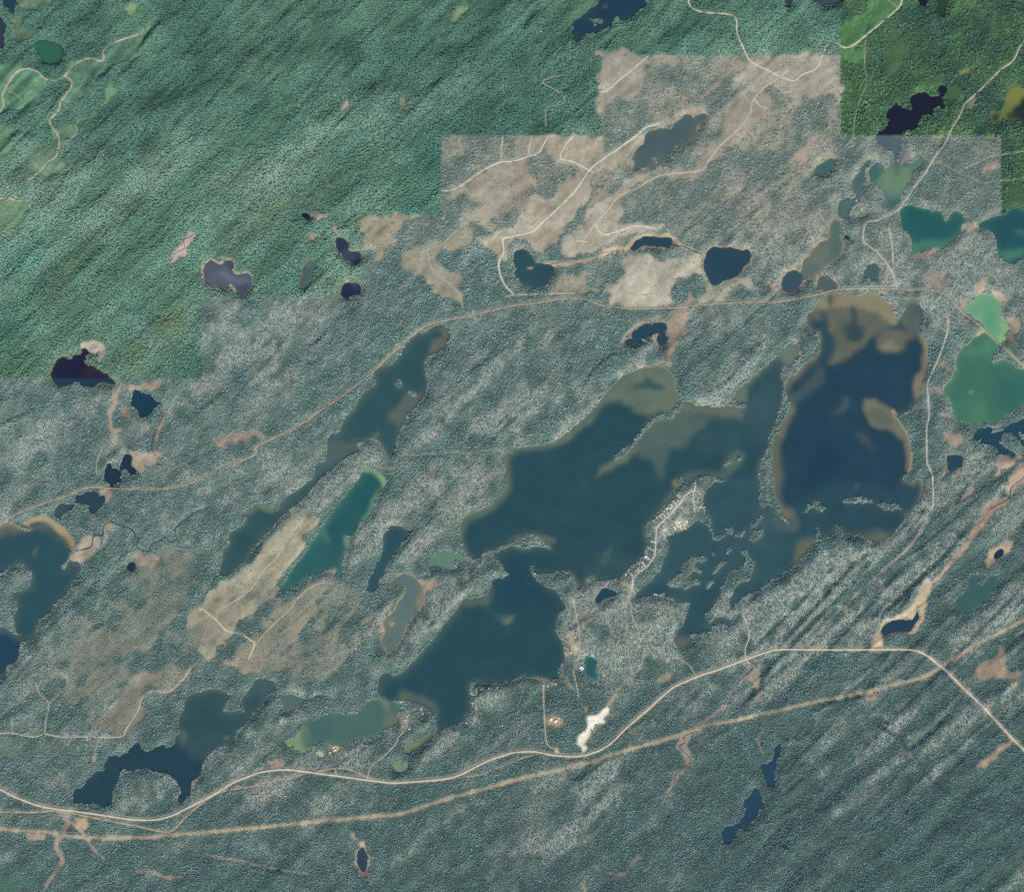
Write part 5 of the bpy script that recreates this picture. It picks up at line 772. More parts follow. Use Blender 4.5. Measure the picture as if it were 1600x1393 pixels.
DARK = [
 (1480,1330,120,80,.8), (1540,1250,80,60,.7), (1200,1340,120,60,.6), (1000,1170,60,40,.5), (1140,1180,60,30,.5), (1060,560,60,40,.4), (960,540,60,30,.5), (640,470,90,30,.5), (560,600,80,10,.5), (480,620,70,14,.4), (640,1250,90,20,.5), (520,1200,60,14,.5), (150,1200,80,20,.5), (100,1330,60,40,.6), (700,690,60,20,.5), (790,610,40,16,.4), (620,650,40,12,.5), (300,640,90,10,.6), (230,610,60,12,.5), (150,610,60,10,.5), (1250,850,60,8,.3), (1440,1010,60,14,.5), (1520,850,60,20,.4), (1540,720,60,6,.5), (870,1080,60,40,.5), (900,1130,40,30,.5), (780,1210,60,20,.4), (380,1300,80,30,.5), (200,1330,60,20,.5), (760,1330,60,20,.3), (1090,1300,80,40,.4),
]
HOUSES = [  # (cluster, points)
 ('peninsula_west', zt(1000,740,13.27,'(830,380)(770,430)(690,570)(650,640)(545,810)(505,770)(400,870)(350,905)(285,985)(780,560)(440,830)(210,1240)')),
 ('peninsula_south', zt(1000,740,13.27,'(520,1225)(725,1100)(840,1040)(905,1030)(1000,1070)(930,1130)(690,1180)')),
 ('peninsula_east', zt(1000,740,13.27,'(1240,690)(1325,690)(1205,770)(1330,750)')),
 ('peninsula_top', zt(1000,740,13.27,'(1135,195)(1140,250)')),
 ('neck_shore', zt(960,840,13.27,'(600,510)(630,545)(510,530)(560,590)(500,610)(320,730)(770,70)(690,240)(440,680)(240,760)')),
 ('south_shore', zt(840,970,13.27,'(60,1200)(130,1330)(210,1340)(300,1270)(380,1300)')),
 ('sandy_lot', zt(840,970,13.27,'(700,650)(610,650)(770,320)')),
 ('headland', zt(600,1080,8.87,'(330,330)(520,240)(430,230)(540,300)(300,390)(350,510)(235,140)')),
 ('cottage_row', zt(600,1080,8.87,'(1240,40)(1215,20)(1230,160)(1225,200)(1140,430)') + t(1,3,'(1345,115)(1400,130)(1450,125)(1500,120)')),
]
SPECIAL_HOUSES = [
 (zt(1000,740,13.27,'(553,717)')[0], 1.0, (238,240,236), 'cabin with a bright white roof, brightest dot on the western cabin shore'),
 (zt(1000,740,13.27,'(628,695)')[0], 1.1, (214,206,176), 'cream roofed cabin beside the bright white roofed one'),
 (zt(1000,740,13.27,'(500,1150)')[0], 1.0, (230,224,190), 'cream roofed cabin at the corner of the bright yellow-white lot'),
 (zt(1000,740,13.27,'(815,995)')[0], 1.2, (236,232,214), 'large white roofed cabin among the bright open southern lots'),
 (zt(1000,740,13.27,'(955,980)')[0], 1.0, (230,226,208), 'white roofed cabin at the right of the bright southern lots'),
 (zt(960,840,13.27,'(652,388)')[0], 1.3, (232,240,242), 'large pale blue-white roofed house on the narrow part of the peninsula'),
 (zt(960,840,13.27,'(692,422)')[0], .9, (214,232,236), 'smaller pale blue roofed shed beside the large pale roofed house'),
 (zt(840,970,13.27,'(900,955)')[0], 1.3, (240,242,240), 'white roofed house left of the vivid teal pond, upper one'),
 (zt(840,970,13.27,'(935,978)')[0], .9, (234,238,240), 'white roofed outbuilding nearest the vivid teal pond'),
 (zt(840,970,13.27,'(910,1005)')[0], 1.0, (222,228,230), 'white roofed outbuilding left of the vivid teal pond, lowest one'),
 (zt(840,1075,13.27,'(275,630)')[0], 1.3, (240,242,242), 'white roofed house at the upper left of the round orange-brown yard'),
 (zt(840,1075,13.27,'(370,668)')[0], 1.4, (238,240,240), 'long white roofed house in the middle of the round orange-brown yard'),
 (zt(840,1075,13.27,'(432,605)')[0], .9, (206,216,186), 'pale green roofed shed at the right of the round orange-brown yard'),
 (zt(480,1120,13.27,'(575,680)')[0], 1.0, (244,240,230), 'white roofed cabin at the foot of the bright sandy yard'),
 (zt(480,1120,13.27,'(545,625)')[0], 1.1, (228,210,170), 'cream roofed cabin in the bright sandy yard on the green arm'),
 (zt(480,1120,13.27,'(470,722)')[0], 1.0, (196,176,172), 'pinkish roofed cabin beside the sandy lane to the highway'),
]
DRIVES = (zt(1000,740,13.27,'(770,400)(850,480)'), zt(1000,740,13.27,'(670,560)(760,640)'), zt(1000,740,13.27,'(640,610)(690,680)'), zt(1000,740,13.27,'(590,640)(650,730)'),
 zt(1000,740,13.27,'(500,750)(560,830)'), zt(1000,740,13.27,'(400,850)(460,910)'), zt(1000,740,13.27,'(740,420)(820,490)'), zt(1000,740,13.27,'(430,790)(520,880)'),
 zt(1000,740,13.27,'(780,950)(850,1080)'), zt(1000,740,13.27,'(880,970)(930,1080)'), zt(1000,740,13.27,'(930,940)(990,1040)'), zt(1000,740,13.27,'(820,1080)(870,1160)'), zt(1000,740,13.27,'(900,1100)(960,1150)'), zt(1000,740,13.27,'(710,1080)(740,1180)'), zt(1000,740,13.27,'(750,980)(790,1110)'),
 zt(960,840,13.27,'(560,480)(640,590)'), zt(960,840,13.27,'(440,640)(520,690)'), zt(960,840,13.27,'(690,200)(820,260)'), zt(960,840,13.27,'(760,60)(840,90)'), zt(960,840,13.27,'(290,690)(380,790)'), zt(960,840,13.27,'(640,360)(760,480)'))

STRIPS = [  # long pale open ridges of the striped country: line, width, amount
 (t(2,2,'(1480,1290)(1592,1160)') + t(3,2,'(120,1010)(300,800)(480,640)'), 34, .42), (t(3,2,'(190,1210)(360,1020)(520,840)(640,740)'), 8, .40), (t(3,2,'(330,1230)(520,1010)(700,840)(860,700)(1000,580)'), 7, .40),
 (t(3,2,'(540,1230)(700,1030)(860,850)(1020,690)(1180,520)(1320,390)(1450,260)'), 20, .40), (t(3,2,'(660,660)(820,520)(960,400)(1100,290)(1250,170)(1400,80)'), 20, .42), (t(3,2,'(850,980)(1000,800)(1120,680)(1240,540)'), 6, .40),
 (t(3,2,'(1060,990)(1180,870)(1280,740)'), 7, .35), (t(3,2,'(1130,1200)(1280,1080)(1420,960)(1592,850)'), 14, .42), (t(3,2,'(1400,520)(1500,400)(1592,290)'), 10, .35), (t(3,2,'(1470,570)(1592,420)'), 6, .35),
 (t(3,3,'(930,560)(1080,430)(1180,340)(1290,230)'), 10, .42), (t(3,3,'(1020,640)(1160,520)(1300,400)(1400,310)'), 7, .35), (t(3,3,'(640,290)(800,330)(870,430)'), 8, .35), (t(3,3,'(0,200)(120,80)(200,0)'), 6, .35), (t(3,3,'(180,160)(300,40)'), 5, .35), (t(3,3,'(800,660)(900,620)(980,690)'), 5, .35), (t(3,3,'(1380,330)(1500,210)(1592,130)'), 8, .3),
 (t(2,3,'(1050,330)(1180,230)(1250,120)'), 6, .35), (t(2,3,'(330,1080)(480,1060)(620,900)(740,730)'), 9, .35),
]

# ------------------------------------------------------------------ map rasters
def box_of(img, pad):
    ys = np.flatnonzero(img.max(1) > 0); xs = np.flatnonzero(img.max(0) > 0)
    if len(ys) == 0: return None
    return slice(max(ys[0] - pad, 0), min(ys[-1] + pad + 1, RH)), slice(max(xs[0] - pad, 0), min(xs[-1] + pad + 1, RW))
def soft(img, s):
    b = box_of(img, int(4 * s) + 2)
    return None if b is None else (b, blur(img[b], s) if s >= .5 else img[b])

n_w1, n_w2, n_s1, n_s2 = noise(5, 5, 21), noise(5, 5, 22), noise(2.0, 2.0, 23), noise(2.0, 2.0, 24)
IY, IX = np.mgrid[0:RH, 0:RW]
def warp(a, amt, fx, fy, b=(slice(None), slice(None))):
    """push a mask about by noise so that its edge wanders"""
    return a[np.clip(IY[b] + np.rint(amt * fy[b]).astype(int), 0, RH - 1), np.clip(IX[b] + np.rint(amt * fx[b]).astype(int), 0, RW - 1)]
def blend_warp(a, amt, fx, fy):
    x = np.clip(IX + amt * fx, 0, RW - 1.001); y = np.clip(IY + amt * fy, 0, RH - 1.001)
    i, j = x.astype(int), y.astype(int); u, v = (x - i).astype(np.float32), (y - j).astype(np.float32)
    return (a[j, i] * (1 - u) + a[j, i + 1] * u) * (1 - v) + (a[j + 1, i] * (1 - u) + a[j + 1, i + 1] * u) * v

# water
lake_id = np.zeros((RH, RW), np.int16)
water = np.zeros((RH, RW), np.float32)
for k, L in enumerate(LAKES):
    f = fill(L[1], jit=0.22, seed=k)
    lake_id[(f > 0.5) & (lake_id == 0)] = k + 1
    water = np.maximum(water, f)
isl_id = np.zeros((RH, RW), np.int16)
for k, I in enumerate(ISLANDS):
    f = fill(I[1], jit=0.2, seed=100 + k)
    if k == 22:     # wooded point: its own little pond stays water
        f = f * (1 - fill(LAKES[51][1]))
    water = np.minimum(water, 1 - f)
    isl_id[f > 0.35] = k + 1
water = blend_warp(water, .75, n_s1 + .5 * n_w1, n_s2 + .5 * n_w2).astype(np.float32)
lake_id = warp(lake_id, .75, n_s1 + .5 * n_w1, n_s2 + .5 * n_w2); isl_id = warp(isl_id, .75, n_s1 + .5 * n_w1, n_s2 + .5 * n_w2)
rw = stroke(RAIL, 3.4)
causeway = rw * (PX > 1500) * (PY > 470)
water = np.minimum(water, 1 - causeway)
wsoft = blur(water, 1) * .55 + water * .45
wb2, wb6 = blur(water, 2), blur(water, 6)

# zones left by the survey sheets
NW = ((PY < 212) & (PX < 939)) | ((PY < 87) & (PX < 1314.5)) | ((PY < 338) & (PX < 689)) | ((PY < 465) & (PX < 564)) | ((PY < 591) & (PX < 314))
NE = ((PX >= 1314.5) & (PY < 211.6)) | ((PX >= 1564) & (PY < 338))
BE = np.where(~NW & ~NE, 1 - sstep(250, 440, PY - (PX - 900) * .12), 0).astype(np.float32) * np.where(PX > 1314.5, .55, 1.0)
NWf, NEf = NW.astype(np.float32), NE.astype(np.float32)

n_big, n_mid, n_fine = noise(70, 26, 1), noise(28, 8, 2), noise(7, 3.0, 3)
n_iso, n_iso2 = noise(40, 40, 4), noise(14, 14, 5)
n_rid, n_rid2, n_rid3 = noise(60, 10, 6), noise(26, 5, 7, 38), noise(120, 7, 8)

# openness of the woodland
SEz = (sstep(1080, 1200, PX) * sstep(700, 780, PY)).astype(np.float32)      # striped country
n_p1, n_p2 = noise(16, 9, 31, 30), noise(6, 4.5, 32, 60)
lmod = 1 + .35 * n_p2 + .25 * n_p1
Lf = 0.31 + SEz * (.07 * n_mid + .17 * n_rid3) + (1 - SEz) * (.075 * n_p1 + .05 * n_mid + .03 * n_big) + .07 * n_p2 + .04 * n_fine
for x, y, ru, rv, v in LIGHT: Lf = Lf + v * 0.55 * ell(x, y, ru, rv) * lmod
for x, y, ru, rv, v in DARK: Lf = Lf - v * 0.40 * ell(x, y, ru, rv)
Lf = Lf - 0.20 * sstep(1150, 1330, PY + (PX - 1000) * .15)      # denser forest to the south-east
rav = np.zeros((RH, RW), np.float32)
for pts in RAVINES:
    nwr = NW[int(pts[0][1]) + M, int(np.clip(pts[0][0], -50, 1650)) + M]
    rav = np.maximum(rav, stroke(pts, 5.0 if nwr else 2.8, 2.6 if nwr else 1.9, wob=.3))
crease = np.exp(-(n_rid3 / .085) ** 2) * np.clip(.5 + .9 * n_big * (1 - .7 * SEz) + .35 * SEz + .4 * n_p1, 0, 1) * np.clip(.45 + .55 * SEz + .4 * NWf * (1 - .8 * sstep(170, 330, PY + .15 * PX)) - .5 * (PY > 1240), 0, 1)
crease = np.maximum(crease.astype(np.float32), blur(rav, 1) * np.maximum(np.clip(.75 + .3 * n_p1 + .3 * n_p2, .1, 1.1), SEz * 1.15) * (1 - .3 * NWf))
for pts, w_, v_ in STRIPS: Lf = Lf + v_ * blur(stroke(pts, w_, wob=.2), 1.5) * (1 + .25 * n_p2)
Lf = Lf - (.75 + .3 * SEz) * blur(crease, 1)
Lf = (sstep(.08, .80, Lf) * .95).astype(np.float32)

def mixc(a, b, m):
    return a * (1 - m[..., None]) + b * m[..., None]
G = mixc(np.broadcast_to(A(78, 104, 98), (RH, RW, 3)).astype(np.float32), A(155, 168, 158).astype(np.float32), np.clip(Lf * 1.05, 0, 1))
pinkish = np.clip(0.5 * n_iso2 * 0.5 + 0.25 * n_big, 0, 1) * .5
G = mixc(G, A(150, 140, 128), pinkish.astype(np.float32) * np.clip(Lf * 1.0, 0, 1) * .7)
gn = np.clip(.5 + .35 * n_iso + .2 * n_iso2 + .1 * n_mid, 0, 1)
low = sstep(170, 330, PY + .15 * PX)       # the lower part of the green sheet is hazier
nwc = mixc(np.broadcast_to(A(56, 98, 84), (RH, RW, 3)), A(90, 132, 106), gn)
nwc = mixc(nwc, A(98, 126, 104), (low * np.clip(.3 + .3 * n_big, 0, 1)).astype(np.float32))
G = mixc(G, nwc, NWf)
nec = mixc(np.broadcast_to(A(50, 84, 70), (RH, RW, 3)), A(84, 122, 80), np.clip(.25 + .35 * n_iso2 + .2 * n_p2, 0, 1))
G = mixc(G, nec, NEf)
bec = mixc(np.broadcast_to(A(114, 132, 122), (RH, RW, 3)), A(157, 155, 140), np.clip(.45 + .35 * n_mid + .25 * n_iso2 + .2 * n_p2, 0, 1))
G = mixc(G, bec, BE * .85).astype(np.float32)

# share of ground under trees
D = (1.0 - 0.26 * Lf) * np.clip(1 + .16 * n_s1 * (.3 + Lf), .3, 1.15)
D = np.where(NW, .97 - .05 * low, D); D = np.where(NE, .92 - .4 * np.clip(n_iso2 * .4, 0, 1), D)
D = D * (1 - .7 * BE * np.clip(.55 + .4 * n_mid + .25 * n_iso2 + .2 * n_p2, 0, 1))
D = D.astype(np.float32)

own = np.zeros((RH, RW), np.int16)
HAZY = [  # soft olive and grey-brown patches in the green sheet
 (430,330,40,22,(124,136,112)), (90,445,70,18,(108,128,100)), (270,500,26,18,(134,142,104)), (212,548,20,16,(130,140,102)), (330,250,60,16,(108,130,108)), (380,270,60,14,(116,134,112)), (30,560,40,30,(98,126,100)), (560,270,60,30,(102,126,110)), (150,300,80,20,(92,128,106)), (490,310,40,20,(112,130,112)), (240,350,60,24,(96,124,104)), (180,420,60,24,(100,128,102)), (420,200,50,30,(92,126,106)), (640,300,50,16,(96,122,104)), (100,520,60,20,(104,130,104)), (330,420,30,14,(96,128,106)),
]
for x, y, ru, rv, c in HAZY:
    c = (c[0] * .92, c[1], c[2] + 4)
    G = mixc(G, A(*c), (ell(x, y, ru, rv) * NWf * .75).astype(np.float32))
    D = D * (1 - .5 * ell(x, y, ru, rv) * NWf)
VIVID = [(215,225,40,14), (370,225,60,18), (545,230,50,14), (660,255,50,26), (640,320,50,20), (300,280,40,16), (450,205,40,14), (40,400,60,40), (470,430,50,20), (20,520,30,40)]

shore_rim = np.clip(1 - np.abs(wsoft - .34) / .24, 0, 1)
rimn = np.clip(.55 + .35 * n_fine + .3 * n_iso2, 0, 1)
G = mixc(G, A(150, 142, 116), (shore_rim * rimn * .85 * (1 - NWf * .4)).astype(np.float32))
# wide pink and tan rims of certain ponds
for k, wd, c in ((41, 3, (178,156,146)), (42, 2, (120,112,92)), (51, 2, (150,150,124)), (52, 2, (120,108,104)), (53, 2, (112,112,104)), (54, 2, (128,116,104)), (26, 3, (160,138,122)), (27, 3, (160,140,118)), (36, 1, (100,118,90)), (58, 2, (150,140,110)), (25, 2, (150,132,112)), (11, 2, (150,136,112)), (13, 1, (150,150,120)), (32, 1, (150,132,108)), (33, 2, (180,150,120)), (34, 2, (170,146,116)), (31, 1, (150,134,112)), (35, 2, (150,132,112))):
    m_ = (lake_id == k + 1).astype(np.float32); b = box_of(m_, 14)
    r_ = np.clip(blur(m_[b], wd) * 3.2, 0, 1) * (1 - np.clip(water[b], 0, 1))
    G[b] = mixc(G[b], A(*c), (r_ * .9).astype(np.float32)); D[b] *= 1 - r_ * .95

open_meta = []
for k, (nm, shp, col, s, keep, lab) in enumerate(OPEN):
    f = fill(shp[1], jit=.35 if s > .7 else .15, seed=300 + k) if shp[0] == 'p' else stroke(shp[1], shp[2], shp[3], seed=k, wob=.22)
    bs = soft(f, s)
    if bs is None: open_meta.append(None); continue
    b, m = bs
    m = m * 1.0
    if s >= .75 and shp[0] == 'p': m = blur(warp(f, min(s * 2.0, 5.5), n_w1 + .5 * n_s1, n_w2 + .5 * n_s2, b), s)
    if s >= 1: m = np.clip((m - .5) * 1.7 + .5 + .18 * n_fine[b] + .16 * n_p2[b], 0, 1) * np.clip(m * 4, 0, 1)   # ragged edge
    tex = np.clip(1 + .07 * n_fine[b] + .06 * n_iso2[b] + .07 * n_p2[b], .7, 1.3)[..., None]
    if keep > .42: m = m * np.clip(.62 + .3 * n_p2[b] + .3 * n_p1[b] + .2 * n_fine[b], 0, 1)
    g0 = float(np.mean(col)); sat = .66 if nm == 'bog' else .85
    col = tuple(min(g0 + (v - g0) * sat + (4 if nm == 'bog' else 0), 250) for v in col)
    G[b] = G[b] * (1 - m[..., None]) + (A(*col) * tex) * m[..., None]
    D[b] = D[b] * (1 - m) + np.clip(keep * 1.5 * np.clip(.7 + .6 * n_p2[b] + .6 * n_p1[b], 0, 3), 0, 1) * m
    own[b][m > .5] = k + 1
own[isl_id > 0] = 1000 + isl_id[isl_id > 0]

# trees stand back from roads, tracks and water
def clear(pts, w, amt=1.0):
    f = stroke(pts, w); b = box_of(f, 1)
    if b: D[b] *= 1 - f[b] * amt
    return f, b
f, b = clear(HIGHWAY, 8.5); G[b] = mixc(G[b], A(150, 140, 116), f[b] * .8)
f, b = clear(RAIL, 5.0); G[b] = mixc(G[b], A(150, 142, 122), f[b] * .7)
for nm, pts, w, col, lab in TRACKS:
    f, b = clear(pts, w + 1.8)
    if b: G[b] = mixc(G[b], A(*(np.array(col) * .86)), f[b] * .35)
for pts, w, col, lab in STREAMS: clear(pts, w + 1.4)
for pts in DRIVES: clear(pts, 3.0)
for cl, pts in HOUSES:
    for p in pts: clear([p, (p[0] + .5, p[1])], 5.0)
for p, s, c, lab in SPECIAL_HOUSES: clear([p, (p[0] + .5, p[1])], 6.0)
D[water > .42] = 0

# ------------------------------------------------------------------ relief
amp = 3.0 + 3.0 * NWf * (1 - .6 * low) + 3.0 * (sstep(1120, 1250, PX) * sstep(720, 820, PY)) - 1.5 * BE
amp = blur(amp.astype(np.float32), 10)
rel = amp * (.8 * n_rid + .5 * n_rid2 + .3 * n_rid3 + .7 * n_iso2 + (.25 + .2 * NWf) * n_w1 + .55 * NWf * noise(16, 2.6, 41, 46)) + 6 * n_iso * .5 + 14
rel = rel - (8 + 2 * NWf) * blur(crease, 1) + (9 + 2 * NWf) * np.roll(blur(crease, 1), (4, 3), (0, 1))
for k in range(len(STREAMS)): rel = rel - 0
inland = sstep(0.0, 1.0, np.clip(1 - 2.6 * wb6, 0, 1))
Zr = (np.clip(.5 - wsoft, -.5, .5) * 5.0 + inland * np.maximum(rel, .5)).astype(np.float32)
flat = np.zeros((RH, RW), np.float32)
Zr = Zr * .55 + blur(Zr, 1) * .45

STEP = 2
NI, NJ = RW // STEP, (RH - 1) // STEP
def samp(a):
    p = np.pad(a, ((1, 1), (1, 1)) + ((0, 0),) * (a.ndim - 2), mode='edge')
    jj = np.arange(NJ + 1) * STEP; ii = np.arange(NI + 1) * STEP
    q = lambda dj, di: p[np.ix_(np.minimum(jj + dj, p.shape[0] - 1), np.minimum(ii + di, p.shape[1] - 1))]
    return .25 * (q(0, 0) + q(0, 1) + q(1, 0) + q(1, 1))
GX, GY = np.meshgrid(np.arange(NI + 1) * STEP - M, np.arange(NJ + 1) * STEP - M)
VX, VY = wxy(GX.astype(float), GY.astype(float))
VZ = samp(Zr); VC = np.clip(samp(G), .003, .8)
def zat(x, y):
    """ground height at map position"""
    u = np.clip((np.asarray(x, float) + M) / STEP, 0, NI - 1e-6); v = np.clip((np.asarray(y, float) + M) / STEP, 0, NJ - 1e-6)
    i = u.astype(int); j = v.astype(int); fu, fv = u - i, v - j
    return (VZ[j, i] * (1 - fu) + VZ[j, i + 1] * fu) * (1 - fv) + (VZ[j + 1, i] * (1 - fu) + VZ[j + 1, i + 1] * fu) * fv

# ------------------------------------------------------------------ materials
def new_mat(name):
    m = bpy.data.materials.new(name); m.use_nodes = True
    return m, m.node_tree.nodes, m.node_tree.links, m.node_tree.nodes['Principled BSDF']
def noise_node(N, Lk, scale, detail, pos):
    n = N.new('ShaderNodeTexNoise'); n.inputs['Scale'].default_value = scale; n.inputs['Detail'].default_value = detail
    Lk.new(pos, n.inputs['Vector']); return n
def ramp_val(N, Lk, src, a, b, lo, hi):
    r = N.new('ShaderNodeMapRange'); r.inputs[1].default_value = a; r.inputs[2].default_value = b
    r.inputs[3].default_value = lo; r.inputs[4].default_value = hi; Lk.new(src, r.inputs[0]); return r.outputs[0]
def mul_col(N, Lk, col, val):
    m = N.new('ShaderNodeMix'); m.data_type = 'RGBA'; m.blend_type = 'MULTIPLY'; m.inputs['Factor'].default_value = 1
    Lk.new(col, m.inputs[6]); Lk.new(val, m.inputs[7]); return m.outputs[2]
def mathn(N, Lk, op, a, b):
    m = N.new('ShaderNodeMath'); m.operation = op
    for k, v in enumerate((a, b)):
        if isinstance(v, (int, float)): m.inputs[k].default_value = v
        else: Lk.new(v, m.inputs[k])
    return m.outputs[0]

def ground_material(name, s1=.16, s2=.035, a1=.55, a2=.25, bump=.6):
    m, N, Lk, P = new_mat(name)
    at = N.new('ShaderNodeAttribute'); at.attribute_name = 'Col'
    geo = N.new('ShaderNodeNewGeometry'); pos = geo.outputs['Position']
    f = noise_node(N, Lk, s1, 3, pos); g = noise_node(N, Lk, s2, 4, pos)
    v = mathn(N, Lk, 'MULTIPLY', ramp_val(N, Lk, f.outputs['Fac'], .25, .75, 1 - a1, 1 + a1), ramp_val(N, Lk, g.outputs['Fac'], .25, .75, 1 - a2, 1 + a2))
    c = mul_col(N, Lk, at.outputs['Color'], v)
    Lk.new(c, P.inputs['Base Color'])
    P.inputs['Roughness'].default_value = 1.0; P.inputs['Specular IOR Level'].default_value = 0.05
    if bump:
        bp = N.new('ShaderNodeBump'); bp.inputs['Strength'].default_value = bump; bp.inputs['Distance'].default_value = 2.5
        Lk.new(f.outputs['Fac'], bp.inputs['Height']); Lk.new(bp.outputs[0], P.inputs['Normal'])
    return m
MAT_GROUND = ground_material('forest_floor')
MAT_OPEN = ground_material('open_heath', .22, .04, .34, .16, .5)
MAT_ROAD = ground_material('gravel', .3, .05, .16, .12, .15)

def water_material():
    m, N, Lk, P = new_mat('lake_water')
    at = N.new('ShaderNodeAttribute'); at.attribute_name = 'Col'
    geo = N.new('ShaderNodeNewGeometry'); pos = geo.outputs['Position']
    g = noise_node(N, Lk, .006, 5, pos)
    c = mul_col(N, Lk, at.outputs['Color'], ramp_val(N, Lk, g.outputs['Fac'], .3, .7, .90, 1.10))
    Lk.new(c, P.inputs['Base Color'])
    P.inputs['Roughness'].default_value = .12; P.inputs['IOR'].default_value = 1.33
    w = noise_node(N, Lk, .25, 2, pos)
    bp = N.new('ShaderNodeBump'); bp.inputs['Strength'].default_value = .05; bp.inputs['Distance'].default_value = .3
    Lk.new(w.outputs['Fac'], bp.inputs['Height']); Lk.new(bp.outputs[0], P.inputs['Normal'])
    return m
MAT_WATER = water_material()

def plain(name, col, rough=.85, spec=.2, s=.8, a=.12):
    m, N, Lk, P = new_mat(name)
    geo = N.new('ShaderNodeNewGeometry')
    f = noise_node(N, Lk, s, 3, geo.outputs['Position'])
    rgb = N.new('ShaderNodeRGB'); rgb.outputs[0].default_value = (*[float(v) for v in col], 1)
    Lk.new(mul_col(N, Lk, rgb.outputs[0], ramp_val(N, Lk, f.outputs['Fac'], .25, .75, 1 - a, 1 + a)), P.inputs['Base Color'])
    P.inputs['Roughness'].default_value = rough; P.inputs['Specular IOR Level'].default_value = spec
    return m

def foliage_material(name):
    m, N, Lk, P = new_mat(name)
    at = N.new('ShaderNodeAttribute'); at.attribute_type = 'INSTANCER'; at.attribute_name = 'tint'
    vr = N.new('ShaderNodeAttribute'); vr.attribute_name = 'var'
    c = mul_col(N, Lk, at.outputs['Color'], vr.outputs['Color'])
    Lk.new(c, P.inputs['Base Color'])
    P.inputs['Roughness'].default_value = .9; P.inputs['Specular IOR Level'].default_value = .08
    return m
MAT_LEAF = foliage_material('foliage')
MAT_BARK = plain('bark', (.09, .07, .055))

# ------------------------------------------------------------------ building helpers
COLL = scene.collection
def mesh_obj(name, verts, faces, mat, cols=None, smooth=False, coll=None):
    me = bpy.data.meshes.new(name)
    verts = np.asarray(verts, np.float32); faces = np.asarray(faces, np.int32)
    n = faces.shape[1]
    me.vertices.add(len(verts)); me.vertices.foreach_set('co', verts.ravel())
    me.loops.add(faces.size); me.loops.foreach_set('vertex_index', faces.ravel())
    me.polygons.add(len(faces)); me.polygons.foreach_set('loop_start', np.arange(0, faces.size, n, dtype=np.int32))
    try: me.polygons.foreach_set('loop_total', np.full(len(faces), n, np.int32))
    except Exception: pass
    if smooth: me.polygons.foreach_set('use_smooth', np.ones(len(faces), bool))
    if cols is not None:
        a = me.attributes.new('Col', 'FLOAT_COLOR', 'POINT')
        a.data.foreach_set('color', np.c_[np.asarray(cols, np.float32), np.ones(len(verts), np.float32)].ravel())
    me.update(calc_edges=True); me.validate()
    if isinstance(mat, (list, tuple)):
        for mm in mat: me.materials.append(mm)
    else: me.materials.append(mat)
    o = bpy.data.objects.new(name, me); (coll or COLL).objects.link(o)
    return o
def tag(o, label=None, cat=None, group=None, kind=None):
    if label: o['label'] = label
    if cat: o['category'] = cat
    if group: o['group'] = group
    if kind: o['kind'] = kind
    return o
def grid_obj(name, cells, Z, C, mat):
    """the part of the ground sheet whose cells are set"""
    jj, ii = np.nonzero(cells)
    w1 = NI + 1
    q = np.stack([(jj + 1) * w1 + ii, (jj + 1) * w1 + ii + 1, jj * w1 + ii + 1, jj * w1 + ii], 1)
    u, inv = np.unique(q, return_inverse=True)
    v = np.c_[VX.ravel()[u], VY.ravel()[u], (Z.ravel()[u] if Z is not None else np.zeros(len(u)))]
    return mesh_obj(name, v, inv.reshape(q.shape), mat, C.reshape(-1, 3)[u], smooth=True)

# ------------------------------------------------------------------ ground, islands, clearings, bogs
cell = lambda a: a[STEP // 2 + 0::STEP, STEP // 2::STEP][:NJ, :NI]
own_c = cell(own)
deep_c = cell(blur(water, 3)) > .985
land_c = ~deep_c
tag(grid_obj('ground', land_c & (own_c == 0), VZ, VC, MAT_GROUND), 'ridged forest floor between the lakes', kind='structure')
for k, (nm, shp, col, s, keep, lab) in enumerate(OPEN):
    c = land_c & (own_c == k + 1)
    if c.sum() == 0: continue
    tag(grid_obj(nm, c, VZ, VC, MAT_OPEN), lab, kind='structure')
for k, (nm, pts, lab) in enumerate(ISLANDS):
    c = land_c & (own_c == 1000 + k + 1)
    if c.sum() == 0: continue
    tag(grid_obj(nm, c, VZ, VC, MAT_OPEN), lab, kind='structure')
# the land goes on beyond the survey
R0x0, R0y1 = wxy(-M, -M); R0x1, R0y0 = wxy(-M + NI * STEP, -M + NJ * STEP)
FAR = 40000.0
vx = [-FAR, float(R0x0), float(R0x1), FAR]; vy = [-FAR, float(R0y0), float(R0y1), FAR]
ov = [(x, y, 8.0) for y in vy for x in vx]
of = [(j * 4 + i, j * 4 + i + 1, (j + 1) * 4 + i + 1, (j + 1) * 4 + i) for j in range(3) for i in range(3) if not (i == 1 and j == 1)]
tag(mesh_obj('terrain', ov, of, MAT_GROUND, np.tile(A(86, 108, 102), (16, 1))), 'forested land beyond the picture', kind='structure')

# ------------------------------------------------------------------ lakes
lid = lake_id.copy()
for _ in range(8):
    p = np.pad(lid, 1)
    for dj, di in ((0, 1), (2, 1), (1, 0), (1, 2)):
        nb = p[dj:dj + RH, di:di + RW]
        lid = np.where(lid == 0, nb, lid)
WCOL = np.zeros((RH, RW, 3), np.float32)
SH = np.zeros((RH, RW, 3), np.float32); SHS = np.zeros((RH, RW), np.float32)
for k, L in enumerate(LAKES):
    m = lid == k + 1
    WCOL[m] = A(*L[2]); SH[m] = A(*L[3]); SHS[m] = L[4]
shelf = np.clip(((1 - wb2) * 2.0 + (1 - blur(water, 5)) * .9) * SHS * np.clip(.9 + .5 * n_iso2 + .3 * n_iso, .1, 1.8), 0, 1)
WCOL = mixc(WCOL, SH, shelf.astype(np.float32))
